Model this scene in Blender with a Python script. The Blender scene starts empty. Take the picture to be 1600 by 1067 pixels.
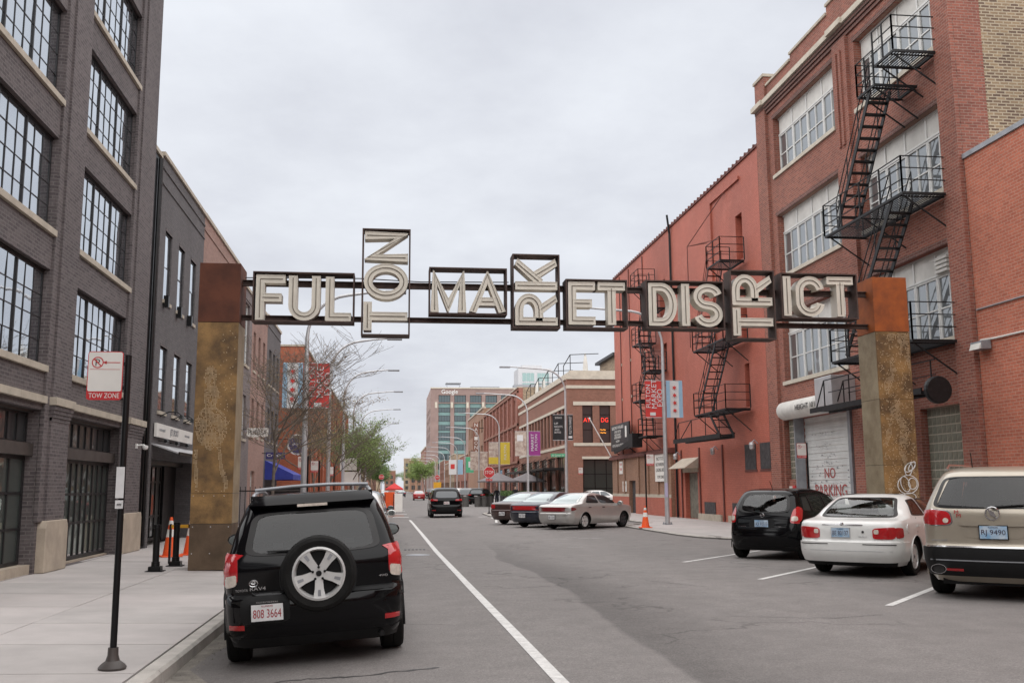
import bpy, bmesh, math, random
from mathutils import Vector, Matrix
random.seed(7)
PI = math.pi
sc = bpy.context.scene
col = sc.collection
# ---------------------------------------------------------------- camera
def rad(a): return math.radians(a)
_p, _r, _y = rad(8.547207), rad(-0.36051), rad(7.081248)
CAM_H = 1.7
_fw = Vector((math.sin(_y)*math.cos(_p), math.cos(_y)*math.cos(_p), math.sin(_p)))
_rt = Vector((math.cos(_y), -math.sin(_y), 0)); _up = _rt.cross(_fw)
_rt2 = _rt*math.cos(_r)+_up*math.sin(_r); _up2 = -_rt*math.sin(_r)+_up*math.cos(_r)
cd = bpy.data.cameras.new('camera'); cam = bpy.data.objects.new('camera', cd); col.objects.link(cam)
cd.sensor_fit = 'HORIZONTAL'; cd.sensor_width = 36; cd.lens = 36*1520.714/1600
cd.clip_start = 0.1; cd.clip_end = 3000
cam.matrix_world = Matrix(((_rt2.x, _up2.x, -_fw.x, 0), (_rt2.y, _up2.y, -_fw.y, 0), (_rt2.z, _up2.z, -_fw.z, CAM_H), (0, 0, 0, 1)))
sc.camera = cam
# ---------------------------------------------------------------- world: overcast daylight
SUN_EL, SUN_AZ = rad(74), rad(200)
w = bpy.data.worlds.new('World'); sc.world = w; w.use_nodes = True
nt = w.node_tree; N = nt.nodes; L = nt.links
for n in list(N): N.remove(n)
out = N.new('ShaderNodeOutputWorld'); bg = N.new('ShaderNodeBackground')
sky = N.new('ShaderNodeTexSky'); sky.sky_type = 'NISHITA'; sky.sun_disc = False
sky.sun_elevation = SUN_EL; sky.sun_rotation = SUN_AZ; sky.dust_density = 4
skm = N.new('ShaderNodeVectorMath'); skm.operation = 'SCALE'; skm.inputs['Scale'].default_value = 0.14
L.new(sky.outputs[0], skm.inputs[0])
tc = N.new('ShaderNodeTexCoord'); sep = N.new('ShaderNodeSeparateXYZ'); L.new(tc.outputs['Generated'], sep.inputs[0])
zz = N.new('ShaderNodeMath'); zz.operation = 'MAXIMUM'; zz.inputs[1].default_value = 0.0; L.new(sep.outputs[2], zz.inputs[0])
za = N.new('ShaderNodeMath'); za.operation = 'ADD'; za.inputs[1].default_value = 0.22; L.new(zz.outputs[0], za.inputs[0])
dv = N.new('ShaderNodeVectorMath'); dv.operation = 'DIVIDE'
cmb = N.new('ShaderNodeCombineXYZ')
for i in range(3): L.new(za.outputs[0], cmb.inputs[i])
L.new(tc.outputs['Generated'], dv.inputs[0]); L.new(cmb.outputs[0], dv.inputs[1])
def wnoise(scale, detail, rough, off):
    mp = N.new('ShaderNodeMapping'); mp.inputs['Location'].default_value = off; L.new(dv.outputs[0], mp.inputs[0])
    n = N.new('ShaderNodeTexNoise'); n.inputs['Scale'].default_value = scale; n.inputs['Detail'].default_value = detail; n.inputs['Roughness'].default_value = rough
    L.new(mp.outputs[0], n.inputs['Vector']); return n
n1 = wnoise(1.5, 6, 0.55, (3.1, 1.2, 0.4)); n2 = wnoise(3.4, 5, 0.6, (7.7, 2.1, 1.9))
ad = N.new('ShaderNodeMath'); ad.operation = 'MULTIPLY_ADD'; ad.inputs[1].default_value = 0.45; L.new(n2.outputs[0], ad.inputs[0]); L.new(n1.outputs[0], ad.inputs[2])
rp = N.new('ShaderNodeValToRGB'); L.new(ad.outputs[0], rp.inputs[0])
rp.color_ramp.elements[0].position = 0.46; rp.color_ramp.elements[0].color = (0.60, 0.615, 0.675, 1)
rp.color_ramp.elements[1].position = 0.98; rp.color_ramp.elements[1].color = (0.84, 0.865, 0.915, 1)
mx = N.new('ShaderNodeMix'); mx.data_type = 'RGBA'; mx.inputs['Factor'].default_value = 0.93
L.new(skm.outputs[0], mx.inputs['A']); L.new(rp.outputs[0], mx.inputs['B'])
L.new(mx.outputs['Result'], bg.inputs[0]); bg.inputs[1].default_value = 0.385
L.new(bg.outputs[0], out.inputs[0])
# ---------------------------------------------------------------- sun (behind cloud)
sd = bpy.data.lights.new('sun', 'SUN'); sd.energy = 1.5; sd.angle = rad(150); sd.color = (1, 0.965, 0.92)
so = bpy.data.objects.new('sun', sd); col.objects.link(so)
sdir = Vector((math.sin(SUN_AZ)*math.cos(SUN_EL), math.cos(SUN_AZ)*math.cos(SUN_EL), math.sin(SUN_EL)))
so.rotation_euler = sdir.to_track_quat('Z', 'Y').to_euler(); so.location = (0, 0, 60)
vs = sc.view_settings
vs.view_transform = 'Standard'; vs.look = 'None'; vs.exposure = 1.5; vs.gamma = 1; vs.use_curve_mapping = False

# ================================================================ helpers
def tag(o, label=None, cat=None, group=None, kind=None):
    if label: o['label'] = label
    if cat: o['category'] = cat
    if group: o['group'] = group
    if kind: o['kind'] = kind
    return o
def thing(name, label, cat, loc=(0, 0, 0), rotz=0, group=None):
    o = bpy.data.objects.new(name, None); col.objects.link(o); o.empty_display_size = 0.2
    o.location = loc; o.rotation_euler = (0, 0, rotz)
    return tag(o, label, cat, group)
def link(name, me, parent=None, loc=None):
    o = bpy.data.objects.new(name, me); col.objects.link(o)
    if parent: o.parent = parent
    if loc is not None: o.location = loc
    return o
def copy_tree(o, parent=None):
    c = o.copy(); col.objects.link(c); c.parent = parent
    for ch in list(o.children): copy_tree(ch, c)
    return c

class Face:
    """axis aligned wall: u along the wall, d out of it"""
    def __init__(s, axis, pos, out): s.axis, s.pos, s.out = axis, pos, out
    def p(s, u, d, z):
        if s.axis == 'X': return (s.pos+s.out*d, u, z)
        return (u, s.pos+s.out*d, z)
    def right(s):
        if s.axis == 'X': return Vector((0, 1 if s.out > 0 else -1, 0))
        return Vector((1 if s.out < 0 else -1, 0, 0))
    def nrm(s):
        return Vector((s.out, 0, 0)) if s.axis == 'X' else Vector((0, s.out, 0))

class MB:
    def __init__(s): s.v = []; s.f = []; s.smooth = False
    def add(s, vs, fs):
        b = len(s.v); s.v += [tuple(v) for v in vs]; s.f += [tuple(b+i for i in f) for f in fs]; return s
    def box(s, x0, x1, y0, y1, z0, z1):
        if x0 > x1: x0, x1 = x1, x0
        if y0 > y1: y0, y1 = y1, y0
        if z0 > z1: z0, z1 = z1, z0
        return s.add([(x0,y0,z0),(x1,y0,z0),(x1,y1,z0),(x0,y1,z0),(x0,y0,z1),(x1,y0,z1),(x1,y1,z1),(x0,y1,z1)],
                     [(0,3,2,1),(4,5,6,7),(0,1,5,4),(1,2,6,5),(2,3,7,6),(3,0,4,7)])
    def fb(s, F, u0, u1, d0, d1, z0, z1):
        a = F.p(u0, d0, z0); b = F.p(u1, d1, z1)
        return s.box(a[0], b[0], a[1], b[1], z0, z1)
    def bar(s, a, b, w, h=None, up=(0, 0, 1)):
        """square bar from a to b"""
        h = w if h is None else h
        a, b = Vector(a), Vector(b); d = (b-a)
        if d.length < 1e-6: return s
        d.normalize(); u = Vector(up)
        if abs(d.dot(u)) > .97: u = Vector((1, 0, 0)) if abs(d.x) < .9 else Vector((0, 1, 0))
        r = d.cross(u).normalized(); u = r.cross(d).normalized()
        r = r*w/2; u = u*h/2
        return s.add([a-r-u, a+r-u, a+r+u, a-r+u, b-r-u, b+r-u, b+r+u, b-r+u],
                     [(0,3,2,1),(4,5,6,7),(0,1,5,4),(1,2,6,5),(2,3,7,6),(3,0,4,7)])
    def tube(s, pts, rad_, n=8, cap=True, closed=False):
        pts = [Vector(p) for p in pts]; m = len(pts)
        rs = rad_ if isinstance(rad_, (list, tuple)) else [rad_]*m
        b = len(s.v); pu = None
        for i, p in enumerate(pts):
            if closed: d = pts[(i+1) % m]-pts[i-1]
            else: d = pts[min(i+1, m-1)]-pts[max(i-1, 0)]
            d.normalize()
            if pu is None:
                u = Vector((0, 0, 1)) if abs(d.z) < .9 else Vector((1, 0, 0))
            else: u = pu
            r = d.cross(u)
            if r.length < 1e-5: r = d.cross(Vector((0, 1, 0)))
            r.normalize(); u = r.cross(d).normalized(); pu = u
            for k in range(n):
                a = 2*PI*k/n
                s.v.append(tuple(p+(r*math.cos(a)+u*math.sin(a))*rs[i]))
        rng = m if closed else m-1
        for i in range(rng):
            j = (i+1) % m
            for k in range(n):
                k2 = (k+1) % n
                s.f.append((b+i*n+k, b+i*n+k2, b+j*n+k2, b+j*n+k))
        if cap and not closed:
            s.f.append(tuple(b+k for k in reversed(range(n)))); s.f.append(tuple(b+(m-1)*n+k for k in range(n)))
        return s
    def lathe(s, prof, c=(0, 0, 0), n=24, axis='Z', cap=True):
        """prof [(r,h)] round an axis"""
        b = len(s.v); c = Vector(c)
        for (r, h) in prof:
            for k in range(n):
                a = 2*PI*k/n; x, y = r*math.cos(a), r*math.sin(a)
                v = {'Z': (x, y, h), 'Y': (x, h, y), 'X': (h, x, y)}[axis]
                s.v.append(tuple(c+Vector(v)))
        for i in range(len(prof)-1):
            for k in range(n):
                k2 = (k+1) % n
                s.f.append((b+i*n+k, b+i*n+k2, b+(i+1)*n+k2, b+(i+1)*n+k))
        if cap: s.f.append(tuple(b+k for k in range(n))); s.f.append(tuple(b+(len(prof)-1)*n+k for k in range(n)))
        return s
    def prism(s, poly, mapf, d0, d1):
        """poly [(u,v)] -> mapf(u,v,d)"""
        n = len(poly); b = len(s.v)
        for d in (d0, d1):
            for (u, v) in poly: s.v.append(tuple(mapf(u, v, d)))
        s.f.append(tuple(b+i for i in range(n))); s.f.append(tuple(b+n+i for i in reversed(range(n))))
        for i in range(n):
            j = (i+1) % n
            s.f.append((b+i, b+n+i, b+n+j, b+j))
        return s
    def mesh(s, name, m=None, smooth=None, fix=True):
        me = bpy.data.meshes.new(name); me.from_pydata(s.v, [], s.f)
        if fix:
            bm = bmesh.new(); bm.from_mesh(me); bmesh.ops.recalc_face_normals(bm, faces=bm.faces[:]); bm.to_mesh(me); bm.free()
        if m: me.materials.append(m)
        if smooth:
            me.polygons.foreach_set('use_smooth', [True]*len(me.polygons))
            me.set_sharp_from_angle(angle=rad(smooth if smooth is not True else 35))
        me.update(); return me
    def build(s, name, m=None, parent=None, smooth=None, loc=None, fix=True):
        return link(name, s.mesh(name, m, smooth, fix), parent, loc)

def bev(o, wdt=.01, seg=2, ang=40):
    b = o.modifiers.new('bevel', 'BEVEL'); b.width = wdt; b.segments = seg; b.limit_method = 'ANGLE'; b.angle_limit = rad(ang); return o

_font_cache = {}
def text_mesh(s, thick=.004):
    k = (s, thick)
    if k in _font_cache: return _font_cache[k]
    cu = bpy.data.curves.new('lettering', 'FONT'); cu.body = s; cu.extrude = thick/2; cu.resolution_u = 3
    o = bpy.data.objects.new('lettering_tmp', cu); col.objects.link(o)
    dg = bpy.context.evaluated_depsgraph_get(); me = bpy.data.meshes.new_from_object(o.evaluated_get(dg))
    bpy.data.objects.remove(o); bpy.data.curves.remove(cu)
    xs = [v.co.x for v in me.vertices] or [0]; ys = [v.co.y for v in me.vertices] or [0]
    _font_cache[k] = (me, min(xs), max(xs), min(ys), max(ys)); return _font_cache[k]
def lettering(s, center, right, up, width, height, m, parent=None, name='lettering', thick=.004, lift=.004, bold=0):
    """flat letters fitted in width x height round center (parent space)"""
    me0, x0, x1, y0, y1 = text_mesh(s, thick)
    me = me0.copy(); me.materials.clear(); me.materials.append(m)
    right, up, c = Vector(right).normalized(), Vector(up).normalized(), Vector(center); n = right.cross(up)
    sx, sy = width/max(x1-x0, 1e-4), height/max(y1-y0, 1e-4)
    for v in me.vertices:
        p = v.co.copy()
        v.co = c+right*((p.x-(x0+x1)/2)*sx)+up*((p.y-(y0+y1)/2)*sy)+n*(p.z+lift)
    me.update()
    return link(name, me, parent)

# ================================================================ materials
M = {}
def _base(name):
    m = bpy.data.materials.new(name); m.use_nodes = True
    t = m.node_tree; b = t.nodes['Principled BSDF']; M[name] = m
    return m, t, b
def rgb(c): return (c[0], c[1], c[2], 1)
def mat(name, c, rough=.6, metal=0, var=.15, vscale=3, bump=0, bscale=60, c2=None, fine=0, spec=None, coat=0, emit=None, pos='obj'):
    m, t, b = _base(name); nd, ln = t.nodes, t.links
    b.inputs['Roughness'].default_value = rough; b.inputs['Metallic'].default_value = metal
    if spec is not None: b.inputs['Specular IOR Level'].default_value = spec
    if coat: b.inputs['Coat Weight'].default_value = coat; b.inputs['Coat Roughness'].default_value = .04
    b.inputs['Base Color'].default_value = rgb(c)
    if emit: b.inputs['Emission Color'].default_value = rgb(c); b.inputs['Emission Strength'].default_value = emit
    if var or bump or c2:
        if pos == 'world': g = nd.new('ShaderNodeNewGeometry'); vec = g.outputs['Position']
        else: g = nd.new('ShaderNodeTexCoord'); vec = g.outputs['Object']
        nz = nd.new('ShaderNodeTexNoise'); nz.inputs['Scale'].default_value = vscale; nz.inputs['Detail'].default_value = 6; nz.inputs['Roughness'].default_value = .62
        ln.new(vec, nz.inputs['Vector'])
        ca = c; cb = c2 if c2 else tuple(x*(1-var) for x in c)
        if not c2: ca = tuple(min(1, x*(1+var)) for x in c)
        r = nd.new('ShaderNodeValToRGB'); r.color_ramp.elements[0].position = .35; r.color_ramp.elements[1].position = .65
        r.color_ramp.elements[0].color = rgb(ca); r.color_ramp.elements[1].color = rgb(cb)
        ln.new(nz.outputs[0], r.inputs[0]); res = r.outputs[0]
        if fine:
            n2 = nd.new('ShaderNodeTexNoise'); n2.inputs['Scale'].default_value = bscale*1.3; n2.inputs['Detail'].default_value = 3
            ln.new(vec, n2.inputs['Vector'])
            mr = nd.new('ShaderNodeMapRange'); mr.inputs['From Min'].default_value = .3; mr.inputs['From Max'].default_value = .7
            mr.inputs['To Min'].default_value = 1-fine; mr.inputs['To Max'].default_value = 1+fine; ln.new(n2.outputs[0], mr.inputs[0])
            vm = nd.new('ShaderNodeVectorMath'); vm.operation = 'SCALE'; ln.new(res, vm.inputs[0]); ln.new(mr.outputs[0], vm.inputs['Scale']); res = vm.outputs[0]
        ln.new(res, b.inputs['Base Color'])
        rr = nd.new('ShaderNodeMapRange'); rr.inputs['To Min'].default_value = max(0, rough-.08); rr.inputs['To Max'].default_value = min(1, rough+.08)
        ln.new(nz.outputs[0], rr.inputs[0]); ln.new(rr.outputs[0], b.inputs['Roughness'])
        if bump:
            nb = nd.new('ShaderNodeTexNoise'); nb.inputs['Scale'].default_value = bscale; nb.inputs['Detail'].default_value = 4; ln.new(vec, nb.inputs['Vector'])
            bp = nd.new('ShaderNodeBump'); bp.inputs['Strength'].default_value = bump; bp.inputs['Distance'].default_value = .01
            ln.new(nb.outputs[0], bp.inputs['Height']); ln.new(bp.outputs[0], b.inputs['Normal'])
    return m
def brick(name, c1, c2, mortar, bw=.21, bh=.075, ms=.011, bump=.5, stain=.35, sscale=.35, paint=0, smooth=.1, bias=0.0, stain_c=None):
    m, t, b = _base(name); nd, ln = t.nodes, t.links
    g = nd.new('ShaderNodeNewGeometry'); sp = nd.new('ShaderNodeSeparateXYZ'); sn = nd.new('ShaderNodeSeparateXYZ')
    ln.new(g.outputs['Position'], sp.inputs[0]); ln.new(g.outputs['True Normal'], sn.inputs[0])
    ab = nd.new('ShaderNodeMath'); ab.operation = 'ABSOLUTE'; ln.new(sn.outputs[0], ab.inputs[0])
    gt = nd.new('ShaderNodeMath'); gt.operation = 'GREATER_THAN'; gt.inputs[1].default_value = .5; ln.new(ab.outputs[0], gt.inputs[0])
    mu = nd.new('ShaderNodeMix'); mu.data_type = 'FLOAT'; ln.new(gt.outputs[0], mu.inputs['Factor']); ln.new(sp.outputs[0], mu.inputs['A']); ln.new(sp.outputs[1], mu.inputs['B'])
    cb = nd.new('ShaderNodeCombineXYZ'); ln.new(mu.outputs['Result'], cb.inputs[0]); ln.new(sp.outputs[2], cb.inputs[1])
    nw = nd.new('ShaderNodeTexNoise'); nw.inputs['Scale'].default_value = 7; ln.new(g.outputs['Position'], nw.inputs['Vector'])
    wob = nd.new('ShaderNodeVectorMath'); wob.operation = 'SCALE'; wob.inputs['Scale'].default_value = .012; ln.new(nw.outputs['Color'], wob.inputs[0])
    wa = nd.new('ShaderNodeVectorMath'); ln.new(cb.outputs[0], wa.inputs[0]); ln.new(wob.outputs[0], wa.inputs[1])
    bt = nd.new('ShaderNodeTexBrick'); ln.new(wa.outputs[0], bt.inputs['Vector'])
    bt.inputs['Color1'].default_value = rgb(c1); bt.inputs['Color2'].default_value = rgb(c2); bt.inputs['Mortar'].default_value = rgb(mortar)
    bt.inputs['Scale'].default_value = 1; bt.inputs['Mortar Size'].default_value = ms; bt.inputs['Mortar Smooth'].default_value = smooth
    bt.inputs['Bias'].default_value = bias; bt.inputs['Brick Width'].default_value = bw; bt.inputs['Row Height'].default_value = bh
    nz = nd.new('ShaderNodeTexNoise'); nz.inputs['Scale'].default_value = sscale; nz.inputs['Detail'].default_value = 8; nz.inputs['Roughness'].default_value = .65
    mp = nd.new('ShaderNodeMapping'); mp.inputs['Scale'].default_value = (1, 1, .55); ln.new(g.outputs['Position'], mp.inputs[0]); ln.new(mp.outputs[0], nz.inputs['Vector'])
    n3 = nd.new('ShaderNodeTexNoise'); n3.inputs['Scale'].default_value = 14; n3.inputs['Detail'].default_value = 4; ln.new(g.outputs['Position'], n3.inputs['Vector'])
    mr = nd.new('ShaderNodeMapRange'); mr.inputs['From Min'].default_value = .3; mr.inputs['From Max'].default_value = .7
    mr.inputs['To Min'].default_value = 1-stain; mr.inputs['To Max'].default_value = 1+stain*.6; ln.new(nz.outputs[0], mr.inputs[0])
    m3 = nd.new('ShaderNodeMapRange'); m3.inputs['From Min'].default_value = .3; m3.inputs['From Max'].default_value = .7
    m3.inputs['To Min'].default_value = .88; m3.inputs['To Max'].default_value = 1.12; ln.new(n3.outputs[0], m3.inputs[0])
    mm = nd.new('ShaderNodeMath'); mm.operation = 'MULTIPLY'; ln.new(mr.outputs[0], mm.inputs[0]); ln.new(m3.outputs[0], mm.inputs[1])
    vm = nd.new('ShaderNodeVectorMath'); vm.operation = 'SCALE'; ln.new(bt.outputs['Color'], vm.inputs[0]); ln.new(mm.outputs[0], vm.inputs['Scale'])
    res = vm.outputs[0]
    if stain_c:
        ns = nd.new('ShaderNodeTexNoise'); ns.inputs['Scale'].default_value = .8; ns.inputs['Detail'].default_value = 9; ns.inputs['Roughness'].default_value = .7
        ln.new(g.outputs['Position'], ns.inputs['Vector'])
        rs = nd.new('ShaderNodeMapRange'); rs.inputs['From Min'].default_value = .55; rs.inputs['From Max'].default_value = .75; rs.inputs['To Max'].default_value = .7; ln.new(ns.outputs[0], rs.inputs[0])
        mx = nd.new('ShaderNodeMix'); mx.data_type = 'RGBA'; ln.new(rs.outputs[0], mx.inputs['Factor']); ln.new(res, mx.inputs['A']); mx.inputs['B'].default_value = rgb(stain_c); res = mx.outputs['Result']
    ln.new(res, b.inputs['Base Color']); b.inputs['Roughness'].default_value = .85 if not paint else .6
    bp = nd.new('ShaderNodeBump'); bp.inputs['Strength'].default_value = bump; bp.inputs['Distance'].default_value = .012; bp.invert = True
    ln.new(bt.outputs['Fac'], bp.inputs['Height']); ln.new(bp.outputs[0], b.inputs['Normal'])
    return m
def glassy(name, c=(.02, .024, .026), refl=.5, rough=.02, wav=.02, tint=(.9, .95, 1.0), ior=1.6):
    """window glass in front of a dark room: fresnel mirror over a dark base"""
    m, t, b = _base(name); nd, ln = t.nodes, t.links
    b.inputs['Base Color'].default_value = rgb(c); b.inputs['Roughness'].default_value = .3
    gl = nd.new('ShaderNodeBsdfGlossy'); gl.inputs['Color'].default_value = rgb(tint); gl.inputs['Roughness'].default_value = rough
    fr = nd.new('ShaderNodeFresnel'); fr.inputs['IOR'].default_value = ior
    ml = nd.new('ShaderNodeMath'); ml.operation = 'MULTIPLY_ADD'; ml.use_clamp = True; ml.inputs[1].default_value = 1.0; ml.inputs[2].default_value = refl
    ln.new(fr.outputs[0], ml.inputs[0])
    mx = nd.new('ShaderNodeMixShader'); ln.new(ml.outputs[0], mx.inputs[0]); ln.new(b.outputs[0], mx.inputs[1]); ln.new(gl.outputs[0], mx.inputs[2])
    o = nd['Material Output']; ln.new(mx.outputs[0], o.inputs['Surface'])
    g = nd.new('ShaderNodeNewGeometry'); nz = nd.new('ShaderNodeTexNoise'); nz.inputs['Scale'].default_value = 2.2; nz.inputs['Detail'].default_value = 2
    ln.new(g.outputs['Position'], nz.inputs['Vector'])
    bp = nd.new('ShaderNodeBump'); bp.inputs['Strength'].default_value = wav; bp.inputs['Distance'].default_value = .1
    ln.new(nz.outputs[0], bp.inputs['Height']); ln.new(bp.outputs[0], gl.inputs['Normal']); ln.new(bp.outputs[0], fr.inputs['Normal'])
    return m
def asphalt():
    m, t, b = _base('asphalt'); nd, ln = t.nodes, t.links
    g = nd.new('ShaderNodeNewGeometry'); P_ = g.outputs['Position']
    def noise(s, d=6, r=.6, scl=(1, 1, 1)):
        mp = nd.new('ShaderNodeMapping'); mp.inputs['Scale'].default_value = scl; ln.new(P_, mp.inputs[0])
        n = nd.new('ShaderNodeTexNoise'); n.inputs['Scale'].default_value = s; n.inputs['Detail'].default_value = d; n.inputs['Roughness'].default_value = r
        ln.new(mp.outputs[0], n.inputs['Vector']); return n.outputs[0]
    def mrange(v, a, b_, c, d):
        r = nd.new('ShaderNodeMapRange'); r.inputs['From Min'].default_value = a; r.inputs['From Max'].default_value = b_; r.inputs['To Min'].default_value = c; r.inputs['To Max'].default_value = d; ln.new(v, r.inputs[0]); return r.outputs[0]
    def mul(a, b_):
        q = nd.new('ShaderNodeMath'); q.operation = 'MULTIPLY'; ln.new(a, q.inputs[0]); ln.new(b_, q.inputs[1]); return q.outputs[0]
    big = mrange(noise(.35, 7, .62, (1.0, .28, 1)), .3, .7, .90, 1.09)      # long worn streaks along the street
    mid = mrange(noise(2.2, 6, .65), .3, .7, .88, 1.1)
    fine = mul(mrange(noise(60, 4, .8), .3, .7, .58, 1.42), mrange(noise(20, 4, .8), .3, .7, .86, 1.14))
    val = mul(mul(big, mid), fine)
    # oily, rougher band down the traffic lane
    sp = nd.new('ShaderNodeSeparateXYZ'); ln.new(P_, sp.inputs[0])
    wob = mrange(noise(.12, 3, .5), .3, .7, -.35, .35)
    xx = nd.new('ShaderNodeMath'); xx.operation = 'ADD'; ln.new(sp.outputs[0], xx.inputs[0]); ln.new(wob, xx.inputs[1])
    def band(c, wd, dep):
        s1 = nd.new('ShaderNodeMath'); s1.operation = 'SUBTRACT'; ln.new(xx.outputs[0], s1.inputs[0]); s1.inputs[1].default_value = c
        a = nd.new('ShaderNodeMath'); a.operation = 'ABSOLUTE'; ln.new(s1.outputs[0], a.inputs[0])
        return mrange(a.outputs[0], 0, wd, 1-dep, 1)
    val = mul(val, band(-1.9, 1.0, .3)); val = mul(val, band(5.2, .8, -.07)); val = mul(val, band(.2, .5, .08))
    # coarse open-textured strip with a crisp left edge
    def sub(c):
        s1 = nd.new('ShaderNodeMath'); s1.operation = 'SUBTRACT'; ln.new(xx.outputs[0], s1.inputs[0]); s1.inputs[1].default_value = c; return s1.outputs[0]
    e1 = mrange(sub(2.75), 0, .07, 0, 1); e2 = mrange(sub(3.0), 0, 1.1, 1, 0); yf = mrange(sp.outputs[1], 22, 34, 1, 0)
    strip = mul(mul(mul(e1, e2), yf), mrange(noise(38, 4, .75), .25, .75, .35, 1.25))
    iv = mrange(strip, 0, 1, 1, .58); val = mul(val, iv)
    # dark patch repairs / stains
    st = mrange(noise(.9, 6, .7), .64, .74, 1, .86); val = mul(val, st)
    # cracks
    vo = nd.new('ShaderNodeTexVoronoi'); vo.feature = 'DISTANCE_TO_EDGE'; vo.inputs['Scale'].default_value = .22
    wn = nd.new('ShaderNodeTexNoise'); wn.inputs['Scale'].default_value = 1.3; wn.inputs['Detail'].default_value = 6; ln.new(P_, wn.inputs['Vector'])
    wv = nd.new('ShaderNodeVectorMath'); wv.operation = 'SCALE'; wv.inputs['Scale'].default_value = 1.6; ln.new(wn.outputs['Color'], wv.inputs[0])
    wv2 = nd.new('ShaderNodeVectorMath'); ln.new(P_, wv2.inputs[0]); ln.new(wv.outputs[0], wv2.inputs[1]); ln.new(wv2.outputs[0], vo.inputs['Vector'])
    ck = mrange(vo.outputs['Distance'], 0, .012, .62, 1)
    ckm = mrange(noise(.3, 2, .5), .5, .58, 1, 0)
    cm = nd.new('ShaderNodeMath'); cm.operation = 'MAXIMUM'; ln.new(ck, cm.inputs[0]); ln.new(ckm, cm.inputs[1]); val = mul(val, cm.outputs[0])
    vm = nd.new('ShaderNodeVectorMath'); vm.operation = 'SCALE'; vm.inputs[0].default_value = (.186, .172, .165); ln.new(val, vm.inputs['Scale'])
    ln.new(vm.outputs[0], b.inputs['Base Color']); b.inputs['Roughness'].default_value = .82; b.inputs['Specular IOR Level'].default_value = .35
    bp = nd.new('ShaderNodeBump'); bp.inputs['Strength'].default_value = .35; bp.inputs['Distance'].default_value = .01
    nb = nd.new('ShaderNodeTexNoise'); nb.inputs['Scale'].default_value = 90; nb.inputs['Detail'].default_value = 3; ln.new(P_, nb.inputs['Vector'])
    ln.new(nb.outputs[0], bp.inputs['Height']); ln.new(bp.outputs[0], b.inputs['Normal'])
    return m
asphalt()
mat('gutter', (.16, .145, .125), .9, var=.3, vscale=4, bump=.4, bscale=50, fine=.2, pos='world')
mat('concrete', (.425, .392, .378), .85, var=.085, vscale=.9, bump=.15, bscale=120, fine=.05, pos='world')
mat('concrete_b', (.395, .367, .353), .85, var=.09, vscale=1.1, bump=.15, bscale=120, fine=.05, pos='world')
mat('kerb_stone', (.40, .375, .345), .88, var=.18, vscale=2.5, bump=.25, bscale=70, fine=.08, pos='world')
mat('joint', (.12, .11, .10), .95, var=.2, pos='world')
mat('road_paint', (.66, .65, .63), .7, var=.12, vscale=6, fine=.12, bscale=40, pos='world', c2=(.50, .49, .475))
mat('worn_paint', (.40, .39, .375), .8, vscale=2.5, fine=.2, bscale=30, pos='world', c2=(.2, .19, .187))
brick('brick_charcoal', (.128, .106, .107), (.074, .060, .063), (.155, .137, .133), bw=.215, bh=.072, ms=.010, stain=.18)
brick('brick_slate', (.130, .120, .122), (.10, .092, .095), (.095, .088, .089), bw=.2, bh=.07, ms=.008, stain=.2)
brick('brick_salmon', (.34, .20, .16), (.27, .155, .125), (.30, .22, .19), ms=.008, stain=.2)
brick('brick_mauve', (.20, .165, .16), (.15, .125, .125), (.18, .16, .155), stain=.2)
brick('brick_red', (.315, .102, .068), (.205, .064, .045), (.30, .18, .14), bw=.24, bh=.082, ms=.011, stain=.28)
brick('brick_red_dark', (.18, .072, .054), (.115, .047, .038), (.21, .15, .13), bw=.24, bh=.082, stain=.28)  # browner brick of the corbel courses and window lintels
brick('brick_painted', (.465, .130, .083), (.415, .112, .071), (.35, .092, .058), bw=.22, bh=.078, ms=.011, bump=.6, stain=.24, sscale=.22, paint=1, stain_c=(.51, .18, .125))
brick('brick_orange', (.52, .158, .094), (.41, .115, .068), (.46, .24, .17), bw=.24, bh=.082, ms=.011, stain=.22, sscale=.5)
brick('brick_tan', (.36, .25, .145), (.13, .078, .052), (.44, .36, .26), bw=.25, bh=.088, ms=.016, stain=.3, bias=.08)
brick('brick_brown', (.30, .155, .095), (.24, .11, .07), (.28, .20, .14), stain=.22)
brick('brick_mid', (.27, .115, .078), (.205, .082, .056), (.25, .15, .11), stain=.18)
brick('brick_far_orange', (.42, .115, .055), (.34, .09, .045), (.36, .14, .085), stain=.22)
mat('limestone', (.42, .37, .30), .8, var=.12, vscale=3, bump=.2, bscale=60, fine=.06)
mat('stone_base', (.40, .335, .265), .8, var=.14, vscale=2.2, bump=.2, bscale=50, fine=.06)
mat('stone_pale', (.52, .47, .39), .8, var=.1, vscale=2)
mat('iron', (.010, .010, .011), .5, spec=.3, var=.3, vscale=9)
mat('iron_red', (.12, .035, .026), .65, var=.2)
mat('dark_metal', (.018, .017, .018), .45, spec=.35, var=.15)
mat('bronze_metal', (.06, .05, .045), .5, var=.15)
mat('black_paint', (.006, .006, .0065), .35, var=.2, spec=.3)
mat('white_frame', (.66, .66, .64), .55, var=.06)
mat('white_panel', (.60, .585, .55), .7, var=.1, vscale=2)
mat('white_paint', (.74, .74, .72), .6, var=.06)
mat('sign_white', (.72, .70, .66), .5, var=.05)
mat('sign_red', (.52, .025, .03), .45, var=.06)
mat('sign_black', (.015, .014, .014), .5, var=0)
mat('galv', (.50, .50, .51), .42, metal=.5, var=.1, vscale=3)
mat('galv_dark', (.30, .31, .33), .5, metal=.4, var=.15)
glassy('window_glass', refl=.46, ior=1.6, wav=.012)
glassy('window_dark', (.03, .033, .034), refl=.04, ior=1.45)
glassy('window_grey', (.10, .11, .115), refl=.16, ior=1.55, tint=(.9, .93, .94))
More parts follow.
